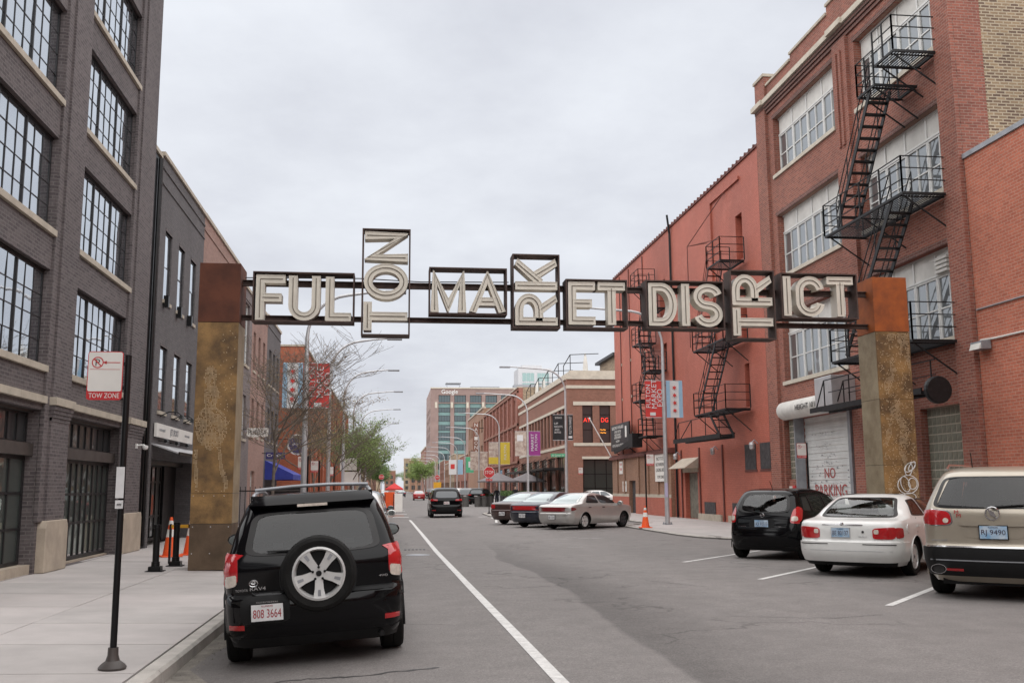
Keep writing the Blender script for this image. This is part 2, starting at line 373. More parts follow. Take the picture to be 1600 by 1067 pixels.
glassy('shop_glass', (.022, .027, .025), refl=.02, ior=1.25)
glassy('bay_glass', (.05, .06, .055), refl=.12, ior=1.45, tint=(.85, .95, .9))
glassy('office_glass', (.018, .04, .048), refl=.03, ior=1.3, tint=(.7, .85, .9))
glassy('green_glass', (.05, .12, .115), refl=.18, ior=1.5, tint=(.7, .9, .88))
M['window_glass'].name = 'window_glass'
# ================================================================ ground
SW = .12            # sidewalk height
def road_z(x):
    pts = [(-2.6, -.12), (-2.1, -.115), (-1.5, -.088), (-.8, -.042), (.1, 0), (2, .01), (6, .05), (13, .05), (40, .0)]
    for (a, za_), (b, zb) in zip(pts, pts[1:]):
        if x <= b: return za_+(zb-za_)*(x-a)/(b-a)
    return 0
def struct(o): o['kind'] = 'structure'; return o
g = MB().box(-1500, 1500, -300, 2600, -.6, -.3).build('ground', M['concrete_b']); struct(g)
rb = MB(); xs = [-2.4, -1.75, -1.5, -1.1, -.8, -.3, .1, 2, 6, 9, 13.2]; ysr = [-15, 0, 10, 20, 40, 60, 100, 200, 400, 800]
vs_ = [(x, y, road_z(x)) for y in ysr for x in xs]; nx = len(xs)
rb.add(vs_, [(j*nx+i, j*nx+i+1, (j+1)*nx+i+1, (j+1)*nx+i) for j in range(len(ysr)-1) for i in range(nx-1)])
road = struct(rb.build('road', M['asphalt'], fix=False))
road2 = struct(MB().add([(13.2, 66.6, .05), (160, 66.6, 0), (160, 81, 0), (13.2, 81, .05)], [(0, 1, 2, 3)]).build('side_street', M['asphalt'], fix=False))
gm = MB(); n = 60
for i in range(n):          # grit and silt lying in the left gutter
    y0, y1 = -2+i*.9, -2+(i+1)*.9
    def wd(y): return .16+.10*math.sin(y*1.7)+.07*math.sin(y*4.1+1)+(.38 if 8.6 < y < 10.6 else 0)
    gm.add([(-2.14, y0, road_z(-2.1)+.006), (-2.12+wd(y0), y0, road_z(-2.12+wd(y0))+.004), (-2.12+wd(y1), y1, road_z(-2.12+wd(y1))+.004), (-2.14, y1, road_z(-2.1)+.006)], [(0, 1, 2, 3)])
go = gm.build('gutter_silt', M['gutter'], fix=False); tag(go, 'brown grit lying along the left gutter', 'grit', kind='stuff')
pb = MB()
for i in range(420):
    y = random.uniform(7.5, 16); x = -2.12+abs(random.gauss(0, .22))+.02; s = random.uniform(.004, .012)
    z = road_z(x)+.003; pb.add([(x-s, y-s, z), (x+s, y-s*.7, z), (x, y+s, z), (x, y, z+s)], [(0, 1, 3), (1, 2, 3), (2, 0, 3)])
po = pb.build('gutter_gravel', M['gutter']); tag(po, 'loose gravel specks scattered in the left gutter', 'gravel', kind='stuff')
# ---- painted markings (each a part of the road)
def stripe(pts, wdt, m='road_paint', name='lane_line', z=.005):
    mb = MB()
    for (a, b) in zip(pts, pts[1:]):
        a, b = Vector(a), Vector(b); d = (b-a).normalized(); nn = Vector((-d.y, d.x))*wdt/2
        q = [a+nn, a-nn, b-nn, b+nn]
        mb.add([(p.x, p.y, road_z(p.x)+z) for p in q], [(0, 1, 2, 3)])
    return mb.build(name, M[m], road, fix=False)
stripe([(1.53, 7.6), (1.51, 9), (1.47, 12), (1.39, 17), (1.25, 27), (1.2, 35), (1.1, 49.5), (1.05, 54)], .125)
Hd = (math.sin(rad(42)), math.cos(rad(42)))
for (x, y, ln_, nm) in ((6.46, 21.42, 4.6, 'road_paint'), (6.59, 17.21, 4.6, 'road_paint'), (6.88, 13.16, 4.4, 'road_paint'), (6.95, 9.1, 4, 'road_paint')):
    stripe([(x, y), (x+Hd[0]*ln_, y+Hd[1]*ln_)], .11, nm, 'stall_line')
for (x, y, x2, y2) in ((4.9, 31.7, 7.1, 32.3), (4.9, 27.5, 5.4, 27.5), (5.9, 33.0, 6.9, 31.6), (5.3, 36.0, 8.9, 38.2), (5.1, 38.9, 8.3, 42.3), (5.2, 43, 8, 46), (5.0, 47.2, 8, 50.2)):
    stripe([(x, y), (x2, y2)], .10, 'worn_paint', 'stall_line')
stripe([(5.1, 47.6), (5.55, 52), (5.7, 56)], .12, 'road_paint', 'edge_line')
stripe([(-1.9, 56.5), (5.6, 57.6)], .4, 'road_paint', 'stop_line')
bandm = mat('brick_paving', (.21, .145, .125), .85, var=.2, vscale=3, fine=.2, bscale=12, pos='world')
for (y0, y1) in ((60.6, 66.0), (76, 81)):
    MB().add([(-1.95, y0, .004+road_z(-1.95)), (0.1, y0, .004), (11, y0, .004), (11, y1, .004), (0.1, y1, .004), (-1.95, y1, .004+road_z(-1.95))], [(0, 1, 4, 5), (1, 2, 3, 4)]).build('paved_crossing', M['brick_paving'], road, fix=False)
for yy in (59.7, 66.6, 75.4, 81.6):
    for k in range(6):
        x = -1.4+k*1.55
        MB().add([(x, yy-.35, .007), (x+.95, yy-.35, .007), (x+.95, yy+.35, .007), (x, yy+.35, .007)], [(0, 1, 2, 3)]).build('crossing_block', M['road_paint'], road, fix=False)
mat('tar', (.045, .043, .043), .7, var=.2, pos='world')
def tar_seam(pts, wdt):
    mb = MB(); P_ = []; rnd = random.Random(int(pts[0][0]*50))
    for (a, b) in zip(pts, pts[1:]):
        for i in range(14): f_ = i/14; P_.append(Vector((a[0]+(b[0]-a[0])*f_+rnd.gauss(0, .012), a[1]+(b[1]-a[1])*f_+rnd.gauss(0, .015))))
    vs3 = []
    for i, p in enumerate(P_):
        d = (P_[min(i+1, len(P_)-1)]-P_[max(i-1, 0)]).normalized(); q = Vector((-d.y, d.x))*wdt*rnd.uniform(.25, .6); 
        for c_ in (p+q, p-q): vs3.append((c_.x, c_.y, road_z(c_.x)+.0025))
    mb.add(vs3, [(2*i, 2*i+1, 2*i+3, 2*i+2) for i in range(len(P_)-1)]); mb.build('tar_seam', M['tar'], road, fix=False)
tar_seam([(-1.7, 9.35), (-.9, 9.55), (-.2, 9.50), (.55, 9.72)], .05); tar_seam([(4.6, 17.6), (5.0, 16.7), (5.3, 16.2)], .02); tar_seam([(3.8, 20.4), (4.5, 19.6), (5.3, 18.9)], .018); tar_seam([(4.4, 12.6), (5.6, 12.1), (6.4, 12.3)], .016)
mh = MB().lathe([(.31, 0), (.31, .008), (.27, .008), (.27, .012)], (.72, 25.75, .001), 24); mh.build('manhole_cover', M['galv_dark'], road, smooth=True)
gr = MB()
for k in range(6): gr.box(.40+k*.105, .46+k*.105, 27.9, 28.25, .002, .012)
gr.build('drain_grate', M['iron'], road)
# ---- left sidewalk: slabs and kerb stones laid one by one
def sw_z(x): return .02+(.12-.02)*min(1, max(0, (-2.31-x)/4.4))     # cross fall towards the kerb
base = struct(MB().add([(-8, -10, -.3), (-2.2, -10, -.3), (-2.2, 420, -.3), (-8, 420, -.3), (-8, -10, .09), (-2.2, -10, -.012), (-2.2, 420, -.012), (-8, 420, .09)], [(0, 3, 2, 1), (4, 5, 6, 7), (0, 1, 5, 4), (1, 2, 6, 5), (2, 3, 7, 6), (3, 0, 4, 7)]).build('sidewalk_left', M['joint']))
def slab(parent, x0, x1, y0, y1, m, top=SW, name='slab'):
    a, b, c, e = x0+.007, x1-.007, y0+.007, y1-.007; q = random.uniform(-.0025, .0025); za_, zb = sw_z(a)+q, sw_z(b)+q
    return MB().add([(a, c, za_-.03), (b, c, zb-.03), (b, e, zb-.03), (a, e, za_-.03), (a, c, za_), (b, c, zb), (b, e, zb), (a, e, za_)], [(0, 3, 2, 1), (4, 5, 6, 7), (0, 1, 5, 4), (1, 2, 6, 5), (2, 3, 7, 6), (3, 0, 4, 7)]).build(name, M[m], parent)
yy = -4.0
while yy < 60:
    ln_ = 1.72 if yy < 30 else 3.4
    for (a, b) in ((-6.98, -4.43), (-4.43, -2.335)):
        slab(base, a, b, yy, yy+ln_, random.choice(['concrete', 'concrete', 'concrete_b']))
    yy += ln_
slab(base, -6.9, -2.335, yy, 420, 'concrete')
def kerb(parent, path, wdt, top, bot, n_far=40):
    """kerb stones along a path, the stone lies to the left of the walking direction"""
    for (a, b) in zip(path, path[1:]):
        a, b = Vector(a), Vector(b); d = b-a; ln2 = d.length; d.normalize(); nn = Vector((-d.y, d.x))
        k = max(1, int(ln2/1.7)); k = min(k, n_far)
        for i in range(k):
            p, q = a+d*(ln2*i/k+.004), a+d*(ln2*(i+1)/k-.004)
            poly = [(0, bot), (0.02, top-.03), (.05, top), (wdt, top), (wdt, bot)]
            mb = MB(); n_ = len(poly)
            mb.add([(p.x+nn.x*u, p.y+nn.y*u, z) for u, z in poly]+[(q.x+nn.x*u, q.y+nn.y*u, z) for u, z in poly],
                   [tuple(range(n_)), tuple(range(2*n_-1, n_-1, -1))]+[(j, j+n_, (j+1) % n_+n_, (j+1) % n_) for j in range(n_)])
            mb.build('kerb_stone', M['kerb_stone'], parent)
kerb(base, [(-2.11, -4), (-2.11, 62)], .195, .024, -.25, 40)
kerb(base, [(-2.11, 62), (-2.11, 400)], .195, .024, -.25, 12)
# ---- right sidewalk with its two bulb-outs
P1 = [(12.4, -10), (12.4, 20.6), (11.05, 20.95), (11.0, 22.3), (12.4, 22.7), (12.4, 27.6), (10.9, 29.4), (10.0, 31.2), (9.75, 33), (9.75, 40.5), (10.4, 42.4), (11.6, 43.6), (11.6, 49.5), (10.2, 51), (7.2, 52.2), (6.0, 54), (5.75, 57), (5.85, 63.2), (6.6, 65.6), (9, 66.4), (15.4, 66.4), (15.4, -10)]
def pavement(name, poly, z0, z1, m):
    return struct(MB().prism(poly, lambda u, v, d: (u, v, d), z0, z1).build(name, M[m]))
pr = pavement('sidewalk_right', P1, -.3, SW-.03, 'joint')
ins = lambda x: x
def offs(poly, i, j, o):  # copy of the kerb path moved into the pavement
    res = []
    for k in range(i, j+1):
        a = Vector(poly[max(k-1, i)]); b = Vector(poly[min(k+1, j)]); d = (b-a).normalized(); res.append(Vector(poly[k])+Vector((d.y, -d.x))*o)
    return res
path = [Vector(p) for p in P1[:21]]
kerb(pr, path[::-1], .19, SW+.004, -.25, 14)
edge = offs(P1, 0, 20, .2)
def xin(y):   # kerb-side x of the paving at y
    best = 15
    for a, b in zip(edge, edge[1:]):
        if min(a.y, b.y) <= y <= max(a.y, b.y) and abs(b.y-a.y) > 1e-6:
            best = min(best, a.x+(b.x-a.x)*(y-a.y)/(b.y-a.y))
    return best
yy = -9.6
while yy < 66.0:
    y1 = min(yy+2.1, 66.1)
    for (lo, hi) in ((5.5, 8.0), (8.0, 10.4), (10.4, 12.8), (12.8, 15.2)):
        a = max(lo, xin(yy+.01)); b = max(lo, xin(y1-.01))
        if min(a, b) >= hi-.1: continue
        a, b = min(a, hi-.03), min(b, hi-.03)
        MB().prism([(a+.007, yy+.007), (hi-.007, yy+.007), (hi-.007, y1-.007), (b+.007, y1-.007)], lambda u, v, d: (u, v, d), SW-.03, SW+random.uniform(-.002, .002)).build('slab', M[random.choice(['concrete', 'concrete_b'])], pr)
    yy += 2.1
P2 = [(10.4, 84), (11.2, 82.2), (13, 81.6), (60, 81.6), (60, 82.4), (15.4, 82.4), (15.4, 420), (10.6, 420), (10.4, 420)]
p2 = pavement('sidewalk_far_right', [(10.4, 84), (11.2, 82.2), (13, 81.6), (60, 81.6), (60, 82.6), (15.2, 82.6), (15.2, 420), (10.4, 420)], -.3, SW, 'concrete')

# ================================================================ building helpers
def wall(F, u0, u1, z0, z1, holes, d0, d1, mb=None):
    """solid wall between depths d0 (back) and d1 (front) with rectangular openings"""
    mb = mb or MB()
    us = sorted({u0, u1, *[h[0] for h in holes], *[h[1] for h in holes]}); zs = sorted({z0, z1, *[h[2] for h in holes], *[h[3] for h in holes]})
    us = [u for u in us if u0 <= u <= u1]; zs = [z for z in zs if z0 <= z <= z1]
    for za_, zb in zip(zs, zs[1:]):
        run = None
        for ua, ub in zip(us, us[1:]):
            cu, cz = (ua+ub)/2, (za_+zb)/2
            solid = not any(h[0] < cu < h[1] and h[2] < cz < h[3] for h in holes)
            if solid: run = (run[0], ub) if run else (ua, ub)
            if run and (not solid or ub == us[-1]):
                mb.fb(F, run[0], run[1], d0, d1, za_, zb); run = None
    return mb
_pm = {}
def pane_mesh(F, wdt, hgt, m):
    k = (F.axis, round(wdt, 3), round(hgt, 3), m)
    if k not in _pm:
        mb = MB(); t = .008
        if F.axis == 'X': mb.box(-t, t, -wdt/2, wdt/2, -hgt/2, hgt/2)
        else: mb.box(-wdt/2, wdt/2, -t, t, -hgt/2, hgt/2)
        _pm[k] = mb.mesh('pane', M[m])
    return _pm[k]
def window(F, parent, u0, u1, z0, z1, cols, rows, d, fm, gm_='window_glass', fw=.06, mw=.03, name='window', dep=.06, tilt=.004, rowz=None, heavy=None, hw=.07, jit=True):
    """window = frame with glazing bars, each pane a sub-part"""
    mb = MB()
    mb.fb(F, u0, u1, d, d+dep, z0, z0+fw); mb.fb(F, u0, u1, d, d+dep, z1-fw, z1)
    mb.fb(F, u0, u0+fw, d, d+dep, z0+fw, z1-fw); mb.fb(F, u1-fw, u1, d, d+dep, z0+fw, z1-fw)
    cu = [u0+fw+(u1-u0-2*fw)*i/cols for i in range(cols+1)]
    rz = rowz or [z0+fw+(z1-z0-2*fw)*i/rows for i in range(rows+1)]
    for i, u in enumerate(cu[1:-1], 1):
        wd_ = hw if heavy and i % heavy == 0 else mw
        mb.fb(F, u-wd_/2, u+wd_/2, d+.004, d+dep-(.004 if wd_ == mw else -.012), z0+fw, z1-fw)
    for z in rz[1:-1]: mb.fb(F, u0+fw, u1-fw, d+.008, d+dep-.009, z-mw/2, z+mw/2)
    o = mb.build(name, M[fm], parent)
    for i in range(len(cu)-1):
        for j in range(len(rz)-1):
            a, b, c, e = cu[i], cu[i+1], rz[j], rz[j+1]
            me = pane_mesh(F, b-a, e-c, gm_ if not callable(gm_) else gm_(i, j))
            p = link('pane', me, o, F.p((a+b)/2, d+.02, (c+e)/2))
            if jit: p.rotation_euler = (random.gauss(0, tilt), random.gauss(0, tilt), random.gauss(0, tilt))
    return o
def fpart(F, name, m, parent, *boxes, bevel=0):
    mb = MB()
    for b in boxes: mb.fb(F, *b)
    o = mb.build(name, M[m], parent)
    if bevel: bev(o, bevel, 2)
    return o

# ================================================================ charcoal brick loft, left
FL = Face('X', -6.73, 1)
b1 = thing('loft_building', 'tall charcoal brick loft with gridded steel windows and limestone sills beside the rusty gateway pillar', 'building', (-8, 20, SW))
b1.location = (0, 0, 0)
bays = [(10.4, 14.9), (15.95, 20.10), (21.52, 25.85)]
sills = [4.15, 6.90, 9.67, 12.43, 15.2]
holes = []
for (a, b) in bays:
    for s in sills: holes.append((a, b, s, s+1.93))
    holes += [(a-.05, b+.05, .12, 3.27)]
wall(FL, 5.0, 27.6, SW-.02, 19.2, holes, -.75, -.10).build('wall', M['brick_charcoal'], b1)
for (a, b) in ((14.9, 15.95), (20.42, 21.5), (26.1, 27.6), (9.3, 10.4)):
    fpart(FL, 'pier', 'brick_charcoal', b1, (a, b, -.12, .0, 1.1, 19.2))
    if a > 9.5:
        fpart(FL, 'pier_step', 'brick_charcoal', b1, (a-.30, a-.002, -.12, -.045, 1.1, 19.2), (b+.002, min(b+.16, 27.6), -.12, -.05, 1.1, 19.2))
        for k in range(4): fpart(FL, 'corbel', 'brick_charcoal', b1, (a+.0-.012*k, b+.012*k, -.1, .012+.018*k, 3.08+.075*k, 3.08+.075*(k+1)-.004))
        fpart(FL, 'belt_stone', 'limestone', b1, (a-.06, b+.06, -.1, .10, 3.39, 3.55), bevel=.008)
        sb = MB(); u0_, u1_ = a-.14, b+.10
        sb.prism([(u0_, SW), (u1_, SW), (u1_, .98), (u1_-.08, 1.12), (u0_+.08, 1.12), (u0_, .98)], lambda u, v, d: FL.p(u, d, v), -.3, .07)
        o = sb.build('pier_base', M['stone_base'], b1); bev(o, .015)
fpart(FL, 'return_wall', 'brick_charcoal', b1, (27.45, 27.6, -6, -.751, SW, 19.2))
for bi, (a, b) in enumerate(bays[1:], 1):
    n_ = 3
    for k in range(n_):
        fpart(FL, 'belt_stone', 'limestone', b1, (a-.02+(b-a+.04)*k/n_+.004, a-.02+(b-a+.04)*(k+1)/n_-.004, -.12, .0, 3.40, 3.54))
    for s in sills:
        for k in range(3):
            fpart(FL, 'sill', 'limestone', b1, (a-.06+(b-a+.12)*k/3+.003, a-.06+(b-a+.12)*(k+1)/3-.003, -.4, -.03, s-.13, s), bevel=.006)
        if s > 15: continue
        window(FL, b1, a, b, s, s+1.9, 9, 4, -.27, 'dark_metal', 'window_glass', fw=.045, mw=.022, heavy=3, hw=.05, tilt=.009, dep=.045)
        fpart(FL, 'lintel', 'dark_metal', b1, (a, b, -.30, -.2, s+1.9, s+1.93))
    # street level: transom, fascia, folding glass wall
    fpart(FL, 'storefront_fascia', 'bronze_metal', b1, (a-.05, b+.05, -.5, -.22, 2.38, 2.62), (a-.05, b+.05, -.5, -.26, 3.22, 3.27))
    window(FL, b1, a-.05, b+.05, 2.62, 3.22, 9, 1, -.42, 'dark_metal', 'window_dark', fw=.045, mw=.035, name='transom')
    if bi == 1: window(FL, b1, a-.05, b+.05, .30, 2.38, 6, 3, -.42, 'dark_metal', 'bay_glass', fw=.07, mw=.05, name='storefront', rowz=[.37, .98, 1.66, 2.31])
    else:
        window(FL, b1, a+1.05, b+.05, .17, 2.38, 8, 3, -.42, 'dark_metal', 'bay_glass', fw=.08, mw=.055, name='storefront', rowz=[.30, .98, 1.62, 2.30])
        fpart(FL, 'door_recess', 'black_paint', b1, (a-.05, a+1.05, -.75, -.73, SW, 2.38))
        o = fpart(FL, 'door_post', 'dark_metal', b1, (a+.62, a+1.04, -.60, -.42, SW, 2.38))
        for zc in (.98, 1.12, 1.26, 1.46): fpart(FL, 'intercom', 'galv_dark', o, (a+.74, a+.92, -.42, -.40, zc-.05, zc+.05))
        window(FL, b1, a-.04, a+.55, SW, 2.36, 1, 3, -.72, 'dark_metal', 'green_glass', fw=.05, mw=.03, name='door')
    fpart(FL, 'plinth', 'stone_base', b1, (a-.05, b+.05, -.5, -.15 if bi == 1 else -.3, SW-.02, .30 if bi == 1 else .165))
# security camera
t = thing('security_camera', 'small white dome security camera on the charcoal brick pier', 'camera', FL.p(27.0, 0, 2.86))
mb = MB().box(0, .04, -.05, .05, -.06, .06); mb.tube([(.03, 0, .02), (.2, 0, .03), (.24, 0, 0)], .022); mb.build('bracket', M['white_paint'], t, smooth=True)
MB().lathe([(.02, .03), (.075, .02), (.08, -.03), (.06, -.07), (.02, -.09)], (.24, 0, -.01), 14).build('dome', M['white_paint'], t, smooth=True)
# ---------------------------------------------------------------- dark slate brick shop next to it
b2 = thing('slate_brick_shop', 'dark slate brick building with narrow windows over a black shopfront and white name board', 'building')
ws = [(29.2, 30.1), (31.05, 31.95), (32.9, 33.8)]
ww = []
for (a, b) in ws: ww += [(a, b, 7.25, 9.33), (a, b, 3.98, 5.88)]
wall(FL, 28.5, 35.0, 2.6, 11.4, ww, -.7, 0).build('wall', M['brick_slate'], b2)
fpart(FL, 'wall', 'brick_slate', b2, (28.5, 28.75, -.7, 0, SW, 2.6)); fpart(FL, 'wall', 'brick_slate', b2, (34.5, 35.0, -.7, 0, SW, 2.6))
fpart(FL, 'coping', 'limestone', b2, (28.46, 35.0, -.5, .06, 11.4, 11.52)); fpart(FL, 'string_course', 'brick_slate', b2, (28.5, 35.0, 0, .03, 11.02, 11.08), (28.5, 35, 0, .03, 10.55, 10.6))
fpart(FL, 'return_wall', 'black_paint', b2, (27.62, 28.49, -.8, -.06, SW, 11.3)); fpart(FL, 'return_coping', 'limestone', b2, (27.62, 28.45, -.9, 0.0, 11.3, 11.42))
fpart(FL, 'end_wall', 'brick_slate', b2, (28.5, 28.8, -7, -.705, SW, 11.4))
o = MB().tube([FL.p(28.15, .0, .2), FL.p(28.15, .0, 11.2)], .05).build('downpipe', M['black_paint'], b2)
for (a, b) in ws:
    for (z0, z1) in ((7.25, 9.33), (3.98, 5.88)):
        window(FL, b2, a, b, z0, z1, 1, 2, -.09, 'dark_metal', 'window_glass', fw=.06, mw=.05, dep=.04)
        fpart(FL, 'sill', 'limestone', b2, (a-.06, b+.06, -.16, .05, z0-.1, z0)); fpart(FL, 'lintel', 'brick_charcoal', b2, (a-.03, b+.03, -.12, .012, z1, z1+.07))
fpart(FL, 'shopfront_recess', 'black_paint', b2, (28.75, 34.5, -1.2, -1.15, SW, 2.6), (28.74, 28.76, -1.15, -.7, SW, 2.6), (34.49, 34.51, -1.15, -.7, SW, 2.6))
window(FL, b2, 29.6, 32.6, SW+.05, 2.5, 5, 3, -.62, 'black_paint', 'shop_glass', fw=.09, mw=.06, name='shopfront', rowz=[.3, .9, 1.95, 2.42])
fpart(FL, 'gate_post', 'black_paint', b2, (28.8, 29.6, -.7, -.35, SW, 2.6), (32.7, 34.4, -.75, -.5, SW, 2.6), (28.75, 34.5, -.5, -.3, 2.45, 2.6))
sgn = thing('shop_name_board', 'long white name board above the black shopfront', 'sign', FL.p(31.3, .03, 3.4))
MB().box(0, .07, -2.5, 2.6, -.19, .2).build('board', M['sign_white'], sgn); lettering('JET SPORT', (.072, -.2, 0), (0, 1, 0), (0, 0, 1), 1.15, .25, M['galv_dark'], sgn)
lettering('FULTON MARKET', (.072, -1.8, .02), (0, 1, 0), (0, 0, 1), .75, .07, M['galv_dark'], sgn); lettering('FULTON MARKET', (.072, 1.7, .02), (0, 1, 0), (0, 0, 1), .75, .07, M['galv_dark'], sgn)
aw = thing('shop_awning', 'shallow grey sheet awning with black edge over the black shopfront', 'awning', FL.p(31.5, 0, 2.75))
MB().add([(0, -2.8, .27), (0, 2.9, .27), (.75, 2.9, 0), (.75, -2.8, 0), (0, -2.8, .23), (0, 2.9, .23), (.75, 2.9, -.04), (.75, -2.8, -.04)], [(0, 1, 2, 3), (7, 6, 5, 4), (0, 3, 7, 4), (1, 5, 6, 2), (3, 2, 6, 7), (0, 4, 5, 1)]).build('sheet', M['galv'], aw)
MB().box(.751, .78, -2.8, 2.9, -.07, .02).build('edge', M['black_paint'], aw)
for k, u in enumerate((29.3, 31.1, 32.7)):
    s = thing('wall_lamp', 'black box up-down lamp on the slate brick wall', 'lamp', FL.p(u, 0, 7.2), group='black box lamps on the slate brick wall')
    MB().box(.02, .16, -.08, .08, -.17, .17).build('shade', M['black_paint'], s); MB().box(-.01, .02, -.04, .04, -.05, .05).build('bracket', M['black_paint'], s)
for k, u in enumerate((29.6, 31.2, 32.8)):
    s = thing('gooseneck_lamp', 'black gooseneck lamp arching over the white name board', 'lamp', FL.p(u, 0, 3.85), group='gooseneck lamps above the name board')
    MB().tube([(0, 0, 0), (.25, 0, .12), (.5, 0, .1), (.62, 0, 0)], .018).build('arm', M['black_paint'], s)
    MB().lathe([(.03, .05), (.05, .02), (.13, -.06), (.125, -.06), (.03, 0)], (.62, 0, -.03), 12).build('shade', M['black_paint'], s, smooth=True)
for k, u in enumerate((29.5, 31.0, 32.5)):
    s = thing('spot_lamp', 'black spot lamp under the white name board', 'lamp', FL.p(u, 0, 3.1), group='spot lamps under the name board')
    MB().tube([(0, 0, .02), (.18, 0, 0)], .015).build('arm', M['black_paint'], s)
    MB().lathe([(.05, -.1), (.06, .12), (.02, .14)], (.22, 0, 0), 10, 'Y').build('head', M['black_paint'], s)
# ---------------------------------------------------------------- salmon and slate terrace beyond
def terrace(name, label, u0, u1, ztop, m, wins, F=FL, depth=.6, coping='limestone', gm_='window_dark', end=True, door=None, fm='dark_metal'):
    b = thing(name, label, 'building')
    hs = [(x[0], x[1], x[2], x[3]) for x in wins]
    if door: hs.append(door)
    wall(F, u0, u1, SW, ztop, hs, -depth, 0).build('wall', M[m], b)
    fpart(F, 'coping', coping, b, (u0, u1, -.5, .06, ztop, ztop+.14))
    fpart(F, 'string_course', m, b, (u0, u1, 0, .03, ztop-.5, ztop-.44))
    for (a, c, z0, z1) in [h for h in hs if h != door]:
        window(F, b, a, c, z0, z1, 1, 2, -.18, fm, gm_, fw=.06, mw=.06)
        fpart(F, 'sill', 'limestone', b, (a-.07, c+.07, -.18, .05, z0-.12, z0))
    fpart(F, 'roof', 'galv_dark', b, (u0, u1, -12, -.6, ztop-.3, ztop-.1))
    if end: fpart(F, 'end_wall', m, b, (u0, u0+.3, -12, -depth, SW, ztop), (u1-.3, u1, -12, -depth, SW, ztop))
    return b
b3 = terrace('salmon_brick_house', 'salmon brick terrace house behind the gateway pillar', 35.0, 44.3, 11.4, 'brick_salmon', [(36, 36.9, 7.4, 9.4), (38, 38.9, 7.4, 9.4), (40, 40.9, 7.4, 9.4), (36, 36.9, 4.1, 6), (38, 38.9, 4.1, 6), (40, 40.9, 4.1, 6)])
b4 = terrace('mauve_brick_house', 'narrow mauve brick strip house with tall pale framed windows', 44.3, 47.6, 10.9, 'brick_mauve', [(45.3, 46.7, 7.4, 10.3), (45.4, 46.4, 4.0, 6.0)], fm='white_frame', gm_='window_grey')
b5 = terrace('salmon_brick_house', 'salmon brick terrace house with three narrow windows per floor between mauve and slate neighbours', 47.6, 53.4, 10.9, 'brick_salmon', [(48.2, 49.0, 7.45, 9.35), (50.0, 50.8, 7.45, 9.35), (51.8, 52.6, 7.45, 9.35), (48.2, 49.0, 4.3, 6.1), (50.0, 50.8, 4.3, 6.1), (51.8, 52.6, 4.3, 6.1)], door=(48.6, 50.0, SW, 2.6))
window(FL, b5, 48.6, 50.0, SW, 2.6, 3, 6, -.2, 'white_frame', 'shop_glass', fw=.12, mw=.06, name='door')
b6 = terrace('slate_brick_house', 'slate grey brick terrace house with dark windows and blue awning', 53.4, 59.7, 11.0, 'brick_slate', [(54.4, 55.4, 7.42, 9.35), (56.2, 57.2, 7.42, 9.35), (58.0, 59.0, 7.42, 9.35), (54.4, 55.4, 4.3, 6.1), (56.2, 57.2, 4.3, 6.1), (58.0, 59.0, 4.3, 6.1)])
# blue awning and small projecting signs
mat('awning_blue', (.03, .045, .30), .7, var=.12); mat('sign_blue', (.035, .03, .13), .5, var=.05)
a = thing('blue_awning', 'blue fabric shop awning on the slate brick house', 'awning', FL.p(57.0, 0, 2.5))
MB().add([(0, -3.0, .75), (0, 2.7, .75), (1.5, 2.7, 0), (1.5, -3.0, 0), (1.5, 2.7, -.28), (1.5, -3.0, -.28), (0, -3.0, -.28), (0, 2.7, -.28)], [(0, 1, 2, 3), (3, 2, 4, 5), (0, 3, 5, 6), (1, 7, 4, 2)]).build('canopy', M['awning_blue'], a)
def blade(name, label, F, u, z, wdt, hgt, txt, m, tm, th=.08, cat='sign'):
    s = thing(name, label, cat, F.p(u, .1, z))
    MB().box(.1, .1+wdt, -th/2, th/2, -hgt/2, hgt/2).build('panel', M[m], s)
    MB().tube([(-.1, 0, hgt*.35), (.15, 0, hgt*.35)], .02).build('bracket', M['iron'], s)
    lettering(txt, (.1+wdt/2, -th/2, 0), (1, 0, 0), (0, 0, 1), wdt*.86, hgt*.5, M[tm], s); return s
blade('projecting_sign', 'white projecting sign reading PUEBLA over the sidewalk', FL, 45.6, 4.27, .95, .40, 'PUEBLA', 'sign_white', 'sign_black')
blade('projecting_sign', 'dark blue projecting sign with white script lettering', FL, 52.6, 3.45, 1.0, .36, 'Crosby', 'sign_blue', 'sign_white')
s = thing('round_sign', 'round purple sign with white rim hanging by the bare tree', 'sign', FL.p(58.5, .1, 4.3))
MB().lathe([(.55, -.05), (.62, -.05), (.62, .05), (.55, .05)], (1.2, 0, 0), 28, 'Y').build('rim', M['sign_white'], s)
MB().lathe([(.0, -.06), (.52, -.06), (.52, .06), (.0, .06)], (1.2, 0, 0), 28, 'Y').build('disc', M['sign_blue'], s)
MB().bar((-.1, 0, .3), (.65, 0, .3), .04).build('bracket', M['iron'], s); lettering('SMYTH', (1.2, -.061, 0), (1, 0, 0), (0, 0, 1), .7, .16, M['sign_white'], s)
